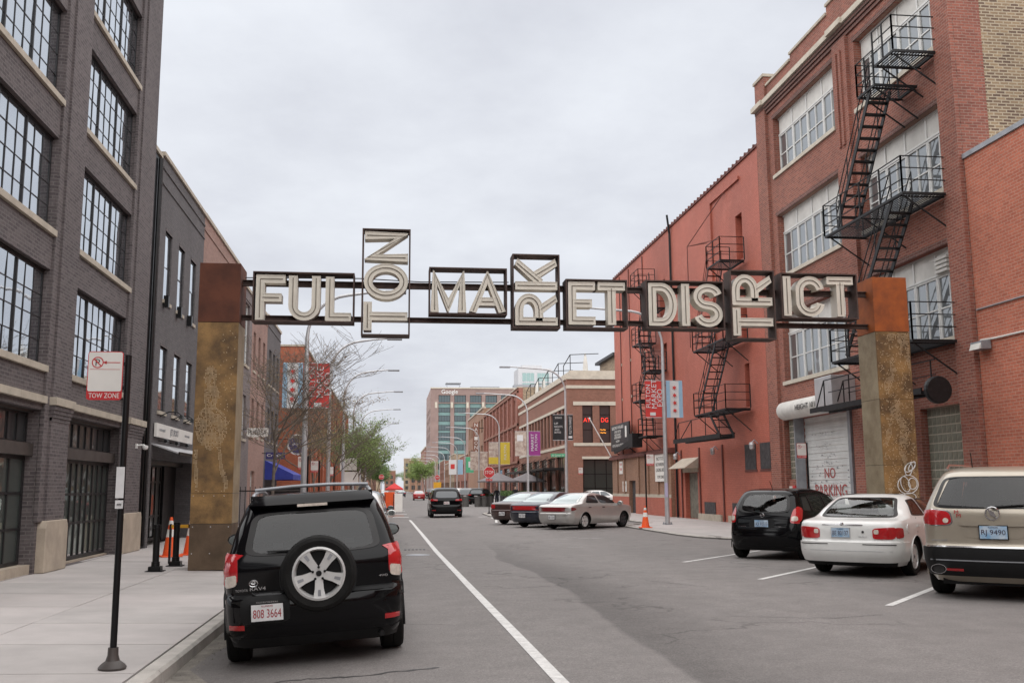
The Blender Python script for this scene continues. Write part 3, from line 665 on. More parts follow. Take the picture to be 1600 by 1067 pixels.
# red brick warehouse further along, left
b7 = thing('red_brick_warehouse', 'orange red brick warehouse with blank end wall beyond the bare trees', 'building')
FE7 = Face('Y', 62.0, -1); FS7 = Face('X', -5.5, 1)
wall(FE7, -14, -5.5, SW, 10.6, [], -.4, 0).build('end_wall', M['brick_far_orange'], b7)
hs7 = [(64+k*4.0, 66.6+k*4.0, z, z+2.0) for k in range(15) for z in (1.2, 4.4, 7.3)]
wall(FS7, 62.4, 126, SW, 10.6, hs7, -.4, 0).build('wall', M['brick_far_orange'], b7)
for h in hs7[:36]: window(FS7, b7, h[0], h[1], h[2], h[3], 2, 2, -.2, 'dark_metal', 'window_dark', fw=.08, mw=.05)
fpart(FS7, 'window_backing', 'dark_metal', b7, (63, 125, -.8, -.45, SW, 10))
for k in range(16): fpart(FS7, 'pilaster', 'brick_far_orange', b7, (62.9+k*4.0, 63.6+k*4.0, .0, .16, SW, 10.3))
fpart(FE7, 'coping', 'limestone', b7, (-14, -5.45, -.45, .06, 10.6, 10.72)); fpart(FS7, 'coping', 'limestone', b7, (62.4, 126, -.4, .1, 10.6, 10.74))
fpart(FE7, 'corbel_band', 'brick_far_orange', b7, (-13.5, -5.8, 0, .07, 9.6, 9.75)); fpart(FE7, 'stone_band', 'limestone', b7, (-14, -6.6, 0, .05, 5.3, 5.45))
fpart(FS7, 'roof', 'galv_dark', b7, (62.4, 126, -9, -.41, 10.0, 10.2))
# ================================================================ red brick loft with fire escape, right
FR = Face('X', 15.0, -1)
b8 = thing('brick_loft', 'four storey red brick loft with white framed factory windows and black iron fire escape', 'building')
BAY = {'near': (24.05, 28.75), 'far': (30.35, 35.65)}
LEV = [(5.66, 8.22), (9.78, 12.22), (13.88, 16.22)]
hs = []
for (a, b) in BAY.values():
    for (z0, z1) in LEV: hs.append((a, b, z0, z1))
hs += [(30.5, 35.0, SW, 4.22), (35.03, 36.0, SW, 4.22), (24.1, 26.2, .9, 3.85)]
wall(FR, 23.2, 37.1, SW-.02, 17.0, hs, -.8, 0).build('wall', M['brick_red'], b8)
for (a, b, zt) in ((23.2, 24.0, 17.0), (29.1, 30.05, 16.6), (36.15, 37.1, 16.9)):
    fpart(FR, 'pilaster', 'brick_red', b8, (a, b, 0, .13, SW, zt))
    if zt < 16.9: fpart(FR, 'pilaster_strip', 'brick_red', b8, (a+.28, a+.42, .131, .19, 12.9, 16.2), (a+.58, a+.70, .131, .19, 12.9, 16.2))
for k in range(3): fpart(FR, 'corbel', 'brick_red_dark', b8, (23.2, 37.1, 0, .07+.045*k, 16.62+.13*k, 16.62+.13*k+.10))
for a, b in ((23.2, 26.2), (26.21, 29.0), (29.01, 30.1), (30.11, 33.0), (33.01, 36.1), (36.11, 37.15)):
    fpart(FR, 'cornice_stone', 'stone_pale', b8, (a, b, -.3, .24 if b-a > 1.5 else .32, 17.0, 17.2))
for (a, b, zt) in ((23.2, 30.5, 18.32), (30.5, 33.7, 18.02), (33.7, 36.1, 17.78)):
    fpart(FR, 'parapet', 'brick_red', b8, (a, b, -.4, .02, 17.2, zt)); fpart(FR, 'parapet_coping', 'limestone', b8, (a-.02, b, -.45, .08, zt, zt+.1))
fpart(FR, 'parapet_pier', 'brick_red', b8, (36.1, 37.1, -.45, .12, 17.2, 18.2)); fpart(FR, 'parapet_coping', 'limestone', b8, (36.05, 37.15, -.5, .18, 18.2, 18.32))
fpart(FR, 'roof', 'galv_dark', b8, (23.5, 37, -15, -.81, 16.6, 16.9))
for kb, (a, b) in BAY.items():
    for li, (z0, z1) in enumerate(LEV):
        ztop = z1-.72
        n_ = 4
        for k in range(n_):
            ua, ub = a+(b-a)*k/n_, a+(b-a)*(k+1)/n_
            fpart(FR, 'top_panel', 'white_panel', b8, (ua+.05, ub-.05, -.28, -.24, ztop+.05, z1-.03))
            dark = (k == n_-1)
            window(FR, b8, ua+.01, ub-.01, z0, ztop, 2, 2, -.30, 'white_frame', 'window_grey', fw=.055, mw=.04, tilt=.008, dep=.07)
        fpart(FR, 'window_frame', 'white_frame', b8, (a, b, -.30, -.21, ztop+.004, ztop+.06), (a, b, -.30, -.21, z1-.05, z1), *[(a+(b-a)*k/n_-.03, a+(b-a)*k/n_+.03, -.29, -.205, ztop+.06, z1-.05) for k in range(1, n_)])
        fpart(FR, 'sill', 'stone_pale', b8, (a-.08, (a+b)/2-.003, -.3, .07, z0-.14, z0), ); fpart(FR, 'sill', 'stone_pale', b8, ((a+b)/2+.003, b+.08, -.3, .07, z0-.14, z0))
        fpart(FR, 'lintel', 'brick_red_dark', b8, (a-.1, b+.1, -.02, .015, z1, z1+.16))
lv = MB()
for k in range(4): lv.fb(FR, 24.5, 25.1, -.22, -.10-.0*k, 7.55+.12*k, 7.63+.12*k)
lv.fb(FR, 24.46, 25.14, -.24, -.2, 7.5, 8.08); lv.build('vent_louvre', M['white_panel'], b8)
# tan side wall with toothed quoins
FT = Face('Y', 23.2, -1)
fpart(FT, 'side_wall', 'brick_tan', b8, (15.35, 40, -.3, -.012, 9.9, 19.6))
for k in range(16): fpart(FT, 'quoin', 'brick_red', b8, (15.0, 15.46 if k % 2 else 15.33, -.25, .006 if k % 2 else .012, 10.05+k*.60, 10.05+(k+1)*.60))
fpart(FT, 'side_coping', 'limestone', b8, (15.0, 40, -.5, .06, 19.65, 19.78))
# roller door with drum housing, glass blocks
rd = MB()
for k in range(34): rd.fb(FR, 30.55, 34.95, -.42, -.395+.02*(k % 2), SW+k*.12, SW+k*.12+.115)
mat('faded_red', (.36, .06, .055), .7, var=.25, vscale=20)
mat('roller_white', (.60, .61, .60), .6, var=.1, vscale=1.2, fine=.05)
rdo = rd.build('roller_door', M['roller_white'], b8)
fpart(FR, 'door_frame', 'galv_dark', b8, (30.36, 30.56, -.35, .08, SW, 4.3)); fpart(FR, 'door_frame', 'galv_dark', b8, (34.95, 35.03, -.35, .02, SW, 4.3))
for txt, uc, zc, wd_, hg in (('NO', 33.0, 2.15, .85, .36), ('PARKING', 33.0, 1.55, 2.5, .42)):
    lettering(txt, FR.p(uc, -.37, zc), FR.right(), (0, 0, 1), wd_, hg, M['faded_red'], rdo, thick=.003)
random.seed(11)
for zc in (3.55, 3.1, 2.75, 2.5):
    sc_ = MB()
    for q in range(16):
        u = 33.1+random.gauss(0, .35); z = zc+random.gauss(0, .05); s_ = random.uniform(.02, .09)
        sc_.fb(FR, u, u+s_, -.372, -.369, z, z+random.uniform(.012, .03))
    o = sc_.build('scribble', M['galv_dark'], rdo); o['kind'] = 'stuff'
sc_ = MB()
for q in range(70):
    u = random.uniform(30.7, 34.8); z = random.uniform(.6, 2.5); s_ = random.uniform(.02, .1)
    if abs(u-33) < .5 and 1.9 < z < 2.4: continue
    sc_.fb(FR, u, u+s_, -.3722, -.3692, z, z+random.uniform(.015, .06))
o = sc_.build('chipped_paint', M['galv_dark'], rdo); o['kind'] = 'stuff'
dr = MB().tube([FR.p(31.3, .22, 4.50), FR.p(35.3, .22, 4.50), FR.p(35.42, .22, 4.50)], [.34, .34, .28], 20)
dro = dr.build('drum_housing', M['white_panel'], b8, smooth=True)
lettering("HEIGHT 10'10", FR.p(32.6, .57, 4.50), FR.right(), (0, 0, 1), 1.9, .2, M['sign_black'], dro)
fpart(FR, 'motor_box', 'galv', b8, (29.75, 31.0, .0, .95, 4.28, 5.25), bevel=.02); fpart(FR, 'motor_bracket', 'galv_dark', b8, (31.01, 31.28, .0, .62, 4.15, 4.95))
mat('glass_block', (.20, .205, .165), .22, var=.25, vscale=5, spec=.6)
def blocks(F, u0, u1, z0, z1, nu, nz, d, parent):
    fpart(F, 'glass_block_mortar', 'stone_pale', parent, (u0, u1, d-.1, d, z0, z1))
    wu, wz = (u1-u0)/nu, (z1-z0)/nz
    mb = MB(); a = F.p(wu/2-.014, .025, 0); b = F.p(-wu/2+.014, 0, 0); c = F.p(0, 0, 0)
    if F.axis == 'X': mb.box(-.012, .012, -wu/2+.017, wu/2-.017, -wz/2+.017, wz/2-.017)
    me = mb.mesh('glass_block', M['glass_block'])
    for i in range(nu):
        for j in range(nz):
            o = link('glass_block', me, parent, F.p(u0+wu*(i+.5), d, z0+wz*(j+.5)))
            o.rotation_euler = (0, random.gauss(0, .01), random.gauss(0, .01)); bev
blocks(FR, 24.1, 26.2, .9, 3.85, 9, 12, -.22, b8); blocks(FR, 35.05, 36.0, 1.95, 4.2, 4, 10, -.22, b8)
fpart(FR, 'service_hatch', 'white_panel', b8, (35.05, 36.0, -.3, -.1, SW, 1.70)); fpart(FR, 'hatch_line', 'galv_dark', b8, (35.1, 35.95, -.1, -.095, .95, .97))
fpart(FR, 'alarm_box', 'sign_red', b8, (35.15, 35.4, -.1, .02, 1.55, 1.72)); fpart(FR, 'hatch_brick', 'brick_red', b8, (35.03, 36.0, -.35, -.12, 1.70, 1.95))
MB().tube([FR.p(26.4, .16, SW), FR.p(26.4, .16, 4.6)], .06).build('downpipe', M['galv'], b8)
# ---------------------------------------------------------------- low orange brick building nearest on the right
b8b = thing('orange_brick_building', 'low orange brick building with blank wall and conduit at the street edge', 'building')
fpart(FR, 'wall', 'brick_orange', b8b, (-6, 23.17, -.5, 0, SW, 10.25)); fpart(FR, 'coping', 'galv_dark', b8b, (-6, 23.19, -.55, .05, 10.25, 10.38))
fpart(FR, 'return_wall', 'brick_orange', b8b, (-6, -5.7, -14, -.5, SW, 10.25)); fpart(FR, 'flashing', 'white_panel', b8b, (22.2, 23.17, -1.6, -.56, 10.26, 10.5))
fpart(FR, 'roof', 'galv_dark', b8b, (-6, 23.1, -14, -.51, 9.8, 10.0))
MB().tube([FR.p(23.0, .04, 5.36), FR.p(22.4, .04, 5.33), FR.p(19, .04, 5.30), FR.p(14, .04, 5.3)], .028).build('conduit', M['white_panel'], b8b)
MB().tube([FR.p(23.1, .03, 6.17), FR.p(14, .03, 6.12)], .02).build('conduit', M['galv_dark'], b8b)
fl = thing('flood_light', 'grey flood light box fixed to the orange brick wall', 'lamp', FR.p(22.85, 0, 5.2))
MB().box(-.28, -.02, -.24, .24, -.10, .10).build('housing', M['galv_dark'], fl); MB().add([(-.281, -.22, -.09), (-.281, .22, -.09), (-.281, .22, .05), (-.281, -.22, .05), (-.34, -.22, -.11), (-.34, .22, -.11)], [(0, 1, 5, 4), (3, 2, 5, 4), (0, 4, 3), (1, 2, 5)]).build('lens', M['white_panel'], fl)
# ---------------------------------------------------------------- fire escapes
def landing(parent, y0, y1, z, xo, xi=14.93, rail=True, near=True, far=True, m='iron', outer=(None,)):
    """iron grating, joists, rails and braces"""
    mb = MB(); k = 0
    mb.box(xo, xi, y0, y0+.05, z-.07, z); mb.box(xo, xi, y1-.05, y1, z-.07, z); mb.box(xo, xo+.05, y0+.05, y1-.05, z-.07, z); mb.box(xi-.05, xi, y0+.05, y1-.05, z-.07, z)
    n_ = int((xi-xo)/.085)
    for i in range(1, n_): mb.box(xo+(xi-xo)*i/n_-.012, xo+(xi-xo)*i/n_+.012, y0+.05, y1-.05, z-.03, z-.005)
    mb.build('platform', M[m], parent)
    if rail:
        r = MB()
        def seg(a, b, posts):
            for h in (.34, .67, 1.0): r.bar((a[0], a[1], z+h), (b[0], b[1], z+h), .026)
            for i in range(posts+1):
                f_ = i/posts; x, y = a[0]+(b[0]-a[0])*f_, a[1]+(b[1]-a[1])*f_
                r.bar((x, y, z), (x, y, z+1.0), .04)
        seg((xo, y0), (xo, y1), max(2, int((y1-y0)/1.1)))
        if near: seg((xi, y0), (xo, y0), 1)
        if far: seg((xo, y1), (xi, y1), 1)
        r.build('railing', M[m], parent)
    nb = 2 if y1-y0 < 3 else 3
    for i in range(nb):
        y = y0+.15+(y1-y0-.3)*i/(nb-1); MB().bar((xo+.1, y, z-.07), (14.98, y, z-.95), .035).bar((xo, y, z-.09), (14.98, y, z-.09), .03).build('bracket', M[m], parent)
def flight(parent, y0, z0, y1, z1, xo, wdt=.62, m='iron', rail=True):
    """stair from (y0,z0) top to (y1,z1) bottom"""
    mb = MB()
    for x in (xo, xo+wdt): mb.bar((x, y0, z0), (x, y1, z1), .03, .15)
    st = mb.build('stair', M[m], parent)
    n_ = max(3, int((z0-z1)/.27)); me = MB().box(-wdt/2+.02, wdt/2-.02, -.10, .10, -.018, .012).mesh('tread', M[m])
    for i in range(1, n_):
        f_ = i/n_; link('tread', me, st, (xo+wdt/2, y0+(y1-y0)*f_, z0+(z1-z0)*f_))
    if rail:
        r = MB()
        for x in (xo, xo+wdt):
            for h in (.45, .85): r.bar((x, y0, z0+h), (x, y1, z1+h), .024)
            for f_ in (0, .33, .66, 1): r.bar((x, y0+(y1-y0)*f_, z0+(z1-z0)*f_), (x, y0+(y1-y0)*f_, z0+(z1-z0)*f_+.85), .026)
        r.build('handrail', M[m], parent)
    return st
fa = thing('fire_escape', 'large black iron fire escape zigzagging across the white framed factory windows', 'fire escape')
landing(fa, 23.9, 25.0, 13.62, 13.62, far=False); landing(fa, 25.02, 26.05, 13.10, 13.62, near=False)
landing(fa, 23.9, 28.7, 9.55, 13.62); landing(fa, 23.9, 28.7, 5.52, 13.62)
flight(fa, 25.4, 13.05, 27.9, 9.6, 13.68); flight(fa, 24.6, 9.5, 27.8, 5.58, 13.68)
sw = MB()
for x in (13.6, 14.25): sw.bar((x, 30.4, 4.12), (x, 23.6, 4.12), .04, .16)
for i in range(26): sw.box(13.62, 14.23, 23.7+i*.26, 23.85+i*.26, 4.10, 4.13)
sw.build('swing_stair', M['iron'], fa)
r = MB()
for x in (13.6, 14.25):
    r.bar((x, 29.9, 4.2), (x, 29.3, 5.0), .03); r.bar((x, 29.3, 5.0), (x, 24.0, 5.0), .03); r.bar((x, 29.0, 4.6), (x, 24.0, 4.6), .025)
    for y in (29.3, 27.6, 26, 24.2): r.bar((x, y, 4.15), (x, y, 5.0), .03)
r.build('handrail', M['iron'], fa)
MB().lathe([(.0, -.09), (.33, -.09), (.36, -.05), (.36, .05), (.33, .09), (0, .09)], (13.9, 23.35, 4.12), 20, 'Y').build('counterweight', M['iron'], fa)
MB().bar((13.9, 23.45, 4.12), (13.9, 24.4, 4.12), .08).bar((14.98, 24.6, 4.2), (13.6, 24.6, 4.05), .08).build('pivot_arm', M['iron'], fa)
# painted red building
b9 = thing('painted_brick_building', 'tall red painted brick building with blank wall and two iron fire escapes', 'building')
F9 = Face('X', 15.06, -1)
h9 = [(39.65, 40.45, 11.5, 13.55), (39.5, 40.05, 5.05, 6.9), (47.1, 49.2, SW, 2.42), (51.8, 52.9, 11.2, 13.2), (51.8, 52.9, 7.9, 9.6), (39.5, 40.2, 7.95, 9.8)]
wall(F9, 37.1, 64.5, SW-.02, 15.75, h9, -.7, 0).build('wall', M['brick_painted'], b9)
fpart(F9, 'opening_back', 'brick_painted', b9, (39.4, 40.6, -.75, -.35, 4.9, 13.7)); fpart(F9, 'opening_back', 'iron_red', b9, (51.7, 53, -.75, -.3, 7.8, 13.3))
fpart(F9, 'coping', 'iron_red', b9, (37.1, 64.55, -.35, .07, 15.75, 15.86))
ct = MB()
for k in range(54): ct.tube([F9.p(37.3+k*.505, -.3, 15.87), F9.p(37.3+k*.505, .09, 15.87)], .075, 6)
o = ct.build('coping_tiles', M['iron_red'], b9); o['kind'] = 'stuff'
fpart(F9, 'far_end_wall', 'brick_painted', b9, (64.2, 64.5, -14, -.7, SW, 15.75)); fpart(F9, 'roof', 'galv_dark', b9, (37.2, 64.2, -14, -.71, 15.2, 15.4))
fpart(F9, 'frame_moulding', 'brick_painted', b9, (39.75, 43.7, 0, .09, 15.05, 15.2)); fpart(F9, 'frame_moulding', 'brick_painted', b9, (43.55, 43.7, 0, .09, 8.5, 15.05))
for u in (37.15, 43.2, 46.6, 49.6): fpart(F9, 'pilaster_strip', 'iron_red', b9, (u, u+.12, 0, .06, SW, 3.6))
MB().tube([F9.p(37.25, .08, SW), F9.p(37.25, .08, 17.0)], .06).build('downpipe', M['iron_red'], b9)
MB().tube([F9.p(50.4, .08, SW), F9.p(50.4, .08, 15.4), F9.p(50.2, .25, 16.4)], .06).build('flue_pipe', M['iron'], b9)
for u in (56.5, 60.0, 62.5):
    fpart(F9, 'pipe_strip', 'iron_red', b9, (u, u+.1, 0, .05, 3.8, 15.6))
    for z in (5, 7.3, 9.6, 11.9): fpart(F9, 'anchor_plate', 'limestone', b9, (u-.16, u+.0, 0, .03, z, z+.16))
# ground floor: lighter base, door with awning, grilles, boarded windows
fpart(F9, 'footing', 'limestone', b9, (37.1, 39.6, 0, .1, SW, .42), (42.0, 42.6, 0, .1, SW, .42), ); fpart(F9, 'footing', 'limestone', b9, (43.6, 46.9, 0, .1, SW, .42))
mat('old_door', (.16, .15, .12), .7, var=.3, vscale=4)
o = fpart(F9, 'door', 'old_door', b9, (47.15, 49.15, -.3, -.22, SW, 2.4)); fpart(F9, 'door_lintel', 'limestone', b9, (46.95, 49.4, 0, .06, 2.42, 2.62))
MB().add([F9.p(46.8, 0, 3.15), F9.p(49.7, 0, 3.15), F9.p(49.7, .75, 2.62), F9.p(46.8, .75, 2.62), F9.p(46.8, 0, 2.62), F9.p(49.7, 0, 2.62)], [(0, 1, 2, 3), (0, 3, 4), (1, 5, 2), (3, 2, 5, 4)]).build('door_awning', M['limestone'], b9)
mat('soot_board', (.045, .04, .042), .7, var=.4, vscale=6)
for (a, b) in ((37.55, 38.65), (39.15, 40.4)):
    o = fpart(F9, 'boarded_window', 'soot_board', b9, (a, b, -.05, .03, 2.40, 3.46)); fpart(F9, 'window_surround', 'iron_red', o, (a-.08, b+.08, .0, .02, 2.3, 2.39))
for (a, b) in ((44.5, 46.1), (40.4, 42.2)): fpart(F9, 'basement_grille', 'soot_board', b9, (a, b, 0, .03, .42, .98))
for u, z in ((49.9, 3.35), (43.9, 3.4), (38.9, 3.45)):
    s = thing('wall_light', 'old jelly jar bulkhead light on the red painted wall', 'lamp', F9.p(u, .05, z), group='old bulkhead lights along the red painted wall')
    MB().lathe([(.03, .12), (.1, .1), (.12, 0), (.1, -.02), (.1, -.16), (.04, -.2)], (-.22, 0, -.05), 12).build('glass', M['galv'], s, smooth=True); MB().tube([(.04, 0, .0), (-.1, 0, .15), (-.22, 0, .05)], .025).build('arm', M['galv_dark'], s)
# brown brick ground floor
mb = wall(F9, 51.0, 64.9, SW, 3.5, [(58.7, 60.3, SW, 2.1)], 0.001, .22); mb.build('lower_front', M['brick_brown'], b9)
fpart(F9, 'lower_front_end', 'brick_brown', b9, (64.5, 64.9, -14, .0, SW, 3.5))
fpart(F9, 'lower_cornice', 'iron_red', b9, (50.9, 65.0, .0, .42, 3.5, 3.68), (50.9, 65, 0, .3, 3.68, 3.78))
fpart(F9, 'lower_band', 'limestone', b9, (60.35, 64.9, .22, .25, 1.12, 1.30), (51.0, 58.65, .22, .25, 1.12, 1.30)); fpart(F9, 'lower_plinth', 'brick_painted', b9, (51.0, 58.65, .22, .25, SW, 1.12)); fpart(F9, 'lower_plinth', 'brick_painted', b9, (60.35, 64.9, .22, .25, SW, 1.12))
fpart(F9, 'doorway_back', 'soot_board', b9, (58.7, 60.3, .0, .012, SW, 2.1))
for u in (53.3, 55.4, 57.6, 61.2, 63.2): fpart(F9, 'lower_pilaster', 'brick_brown', b9, (u, u+.35, .221, .30, 1.31, 3.49))
fb_ = thing('fire_escape', 'black iron fire escape with long drop ladder on the red painted wall', 'fire escape')
landing(fb_, 39.2, 41.0, 11.3, 13.85); landing(fb_, 39.2, 43.4, 7.9, 13.85); landing(fb_, 39.2, 43.5, 4.95, 13.85)
flight(fb_, 40.9, 11.25, 43.0, 7.95, 13.88, m='iron_red'); flight(fb_, 40.3, 7.85, 42.9, 5.0, 13.88)
sw = MB()
for x in (13.6, 14.2): sw.bar((x, 46.1, 3.86), (x, 39.3, 3.80), .05, .2)
for i in range(24): sw.box(13.62, 14.18, 39.5+i*.27, 39.68+i*.27, 3.82, 3.86)
sw.build('drop_ladder', M['iron'], fb_)
r = MB(); r.bar((13.6, 46.0, 3.9), (13.6, 45.2, 4.7), .03).bar((13.6, 45.2, 4.7), (13.6, 39.3, 4.72), .03).bar((13.6, 45.0, 3.9), (13.6, 43.2, 4.7), .03)
for y in (45.2, 43.2, 41.2, 39.4): r.bar((13.6, y, 3.85), (13.6, y, 4.7), .03)
r.build('handrail', M['iron'], fb_)
flight(fb_, 41.5, 4.9, 40.3, 3.9, 13.9, rail=False)
MB().bar((14.98, 44.2, 13.3), (14.0, 44.2, 13.1), .03).bar((14.0, 44.2, 13.1), (14.98, 42.2, 13.0), .03).bar((14.0, 44.2, 13.1), (14.98, 41.6, 15), .03).bar((14.0, 44.2, 13.1), (14.0, 44.2, 8.2), .035).build('hoist_frame', M['iron_red'], fb_)
fc = thing('fire_escape', 'narrow black iron fire escape zigzagging down the red painted wall above the brown brick front', 'fire escape')
for (y0, y1, z) in ((53.4, 55.2, 13.1), (51.4, 53.0, 11.5), (53.5, 55.2, 9.85), (51.5, 53.1, 8.05), (53.6, 55.4, 6.6), (52.4, 54.2, 4.52)): landing(fc, y0, y1, z, 13.95)
for (a, z0, b, z1) in ((53.5, 13.05, 52.6, 11.55), (52.6, 11.45, 53.8, 9.9), (53.7, 9.8, 52.6, 8.1), (52.5, 8.0, 53.9, 6.65), (53.9, 6.55, 53.3, 4.58)): flight(fc, a, z0, b, z1, 13.98)
bb = thing('billboard', 'dark grey leasing board with white lettering over the brown brick front', 'sign', (14.6, 61.4, 4.9)); 
MB().box(-.05, .05, -2.5, 2.5, -.85, .85).build('board', M['dark_metal'], bb)
for k, (s_, w_, z) in enumerate((('BUILDING AVAILABLE', 3.2, .62), ('OFFICE RETAIL', 1.8, .36), ('RESTAURANT', 1.7, .16), ('ENTERTAINMENT', 1.9, -.02), ('NOW', 1.0, -.26), ('UPSCALE LOFTS', 3.0, -.52))):
    lettering(s_, (-.051, .5, z), (0, -1, 0), (0, 0, 1), w_, .15 if k else .2, M['sign_white'], bb)
MB().box(-.056, -.051, -1.9, -1.5, -.1, .6).build('logo_mark', M['sign_white'], bb)
[MB().bar((.05, q, -.8), (.45, q, -1.1), .06).build('bracket', M['iron'], bb) for q in (-2.2, 2.2)]
cb = thing('conveyor_arm', 'black steel hoist beam hanging over the brown brick front', 'hoist', (14.2, 57, 4.3))
MB().bar((0, 4.3, -.35), (0, -.8, .1), .12, .3).build('beam', M['iron'], cb); MB().box(-.3, .3, -1.5, -.6, -.3, .5).build('motor', M['iron'], cb); MB().bar((0, 0, .0), (.8, 0, .3), .06).build('bracket', M['iron'], cb)
def wsign(name, label, F, u, z, w_, h_, lines, m='sign_white', tm='sign_black', d=.03, cat='sign'):
    c = F.p(u, d, z); s = thing(name, label, cat, c); r_ = F.right(); n_ = F.nrm()
    mb = MB(); a = r_*w_/2
    P_ = [-a-Vector((0, 0, h_/2)), a-Vector((0, 0, h_/2)), a+Vector((0, 0, h_/2)), -a+Vector((0, 0, h_/2))]
    mb.add([p for p in P_]+[p-n_*.025 for p in P_], [(0, 1, 2, 3), (7, 6, 5, 4), (0, 4, 5, 1), (1, 5, 6, 2), (2, 6, 7, 3), (3, 7, 4, 0)]); mb.build('panel', M[m], s)
    for (t_, yy_, ww_, hh_, mm_) in lines: lettering(t_, Vector((0, 0, yy_)), r_, (0, 0, 1), ww_, hh_, M[mm_ or tm], s)
    return s
wsign('notice_board', 'tall white notice board with black lettering on brown brick', F9, 52.6, 2.75, 2.2, 1.5, [('NOTICE', .5, 1.4, .2, None), ('NO PARKING', .18, 1.8, .2, None), ('LOADING AREA', -.12, 1.8, .2, None), ('TOW ZONE', -.5, 1.3, .16, None)], d=.35)
wsign('wall_notice', 'small white and red notice high on brown brick', F9, 62.3, 2.95, .9, .8, [('TOW', .2, .6, .16, 'sign_red'), ('ZONE', -.1, .6, .16, 'sign_red')], d=.26)
wsign('wall_notice', 'small white paper notice beside the dark doorway', F9, 61.4, 1.75, 1.0, .65, [('NOTICE', .1, .7, .12, None)], d=.26)
fp = thing('flag_pole', 'thin white pole leaning out from the corner of the brown brick front', 'pole', (14.75, 64.75, 3.7)); MB().tube([(0, 0, 0), (-1.45, 0, 2.6)], .035, 8).build('pole', M['white_paint'], fp, smooth=True); MB().lathe([(.05, 0), (.08, .05), (.02, .1)], (-1.45, 0, 2.58), 10).build('finial', M['white_paint'], fp); MB().box(-.08, .2, -.08, .08, -.12, .1).build('socket', M['galv'], fp)
# ================================================================ corner brick restaurant beyond the side street
b10 = thing('corner_brick_restaurant', 'brown brick corner restaurant with pale stone bands and a roof terrace', 'building')
FC = Face('Y', 82.4, -1); FCs = Face('X', 15.0, -1)
wall(FC, 15.0, 40, SW, 11.0, [(16.3, 17.2, 5.5, 8.7), (17.8, 18.75, 5.5, 8.7), (19.6, 20.5, 5.5, 8.7), (16.3, 19.4, .35, 4.1)], -.5, 0).build('end_wall', M['brick_mid'], b10)
hw_ = [(83.6+k*2.1, 84.9+k*2.1, 5.5, 8.55) for k in range(14)]
hg_ = [(84.2+k*4.9, 88.5+k*4.9, SW, 4.4) for k in range(6)]
wall(FCs, 82.9, 114.3, SW, 11.0, hw_+hg_, -.5, 0).build('wall', M['brick_mid'], b10)
for (z0, z1, d) in ((10.95, 11.25, .12), (10.15, 10.42, .08)):
    fpart(FC, 'stone_band', 'stone_pale', b10, (14.9, 40, 0, d, z0, z1)); fpart(FCs, 'stone_band', 'stone_pale', b10, (82.9, 114.4, 0, d, z0, z1))
fpart(FC, 'stone_band', 'stone_pale', b10, (15.5, 40, 0, .06, 8.7, 9.02)); fpart(FC, 'stone_band', 'stone_pale', b10, (15.5, 40, 0, .06, 5.22, 5.48)); fpart(FC, 'stone_band', 'stone_pale', b10, (16.2, 19.6, 0, .05, 4.1, 4.32))
fpart(FCs, 'stone_band', 'stone_pale', b10, (83.3, 114, 0, .06, 8.55, 8.8)); fpart(FCs, 'stone_band', 'stone_pale', b10, (83.3, 114, 0, .06, 5.1, 5.35))
for h in hw_: window(FCs, b10, h[0], h[1], h[2], h[3], 2, 2, -.22, 'dark_metal', 'window_dark', fw=.07, mw=.05)
for h in hg_: window(FCs, b10, h[0], h[1], h[2], h[3], 4, 3, -.25, 'black_paint', 'shop_glass', fw=.1, mw=.06, name='shopfront')
for a, b in ((16.3, 17.2), (17.8, 18.75), (19.6, 20.5)): window(FC, b10, a, b, 5.5, 8.7, 1, 3, -.2, 'black_paint', 'window_dark', fw=.05, mw=.05, rowz=[5.55, 6.6, 7.9, 8.65])
window(FC, b10, 16.3, 19.4, .35, 4.1, 3, 3, -.25, 'black_paint', 'shop_glass', fw=.07, mw=.06, name='shopfront')
mat('neon_red', (1, .05, .03), .5, var=0, emit=.30); mat('neon_amber', (1, .38, .04), .5, var=0, emit=.28)
lettering('AY', (16.72, 82.53, 7.45), (1, 0, 0), (0, 0, 1), .62, .36, M['neon_red'], b10, name='neon_letters'); lettering('DG', (18.27, 82.53, 7.45), (1, 0, 0), (0, 0, 1), .62, .38, M['neon_red'], b10, name='neon_letters')
lettering('~~', (18.1, 82.53, 6.6), (1, 0, 0), (0, 0, 1), .5, .12, M['neon_amber'], b10, name='neon_letters'); lettering('~~', (18.12, 82.53, 6.35), (1, 0, 0), (0, 0, 1), .5, .12, M['neon_amber'], b10, name='neon_letters')
fpart(FCs, 'roof', 'galv_dark', b10, (83, 114, -25, -.5, 10.4, 10.6)); fpart(FCs, 'terrace_wall', 'stone_pale', b10, (83.0, 114, -.6, -.3, 11.25, 11.7)); fpart(FC, 'terrace_wall', 'stone_pale', b10, (15.3, 40, -.6, -.3, 11.25, 11.75))
cn = thing('street_canopy', 'long black steel canopy along the restaurant front', 'canopy', (15, 98, 0))
MB().box(-1.9, -.02, -13.5, 15, 3.25, 3.42).build('deck', M['dark_metal'], cn); r = MB()
for k in range(8): r.bar((-.02, -13+k*4, 4.6), (-1.8, -13+k*4, 3.45), .04)
r.build('tie_rods', M['dark_metal'], cn)
for k in range(8): MB().box(-1.8, -1.7, -13.2+k*4, -13.1+k*4, SW, 3.25).build('post', M['dark_metal'], cn)
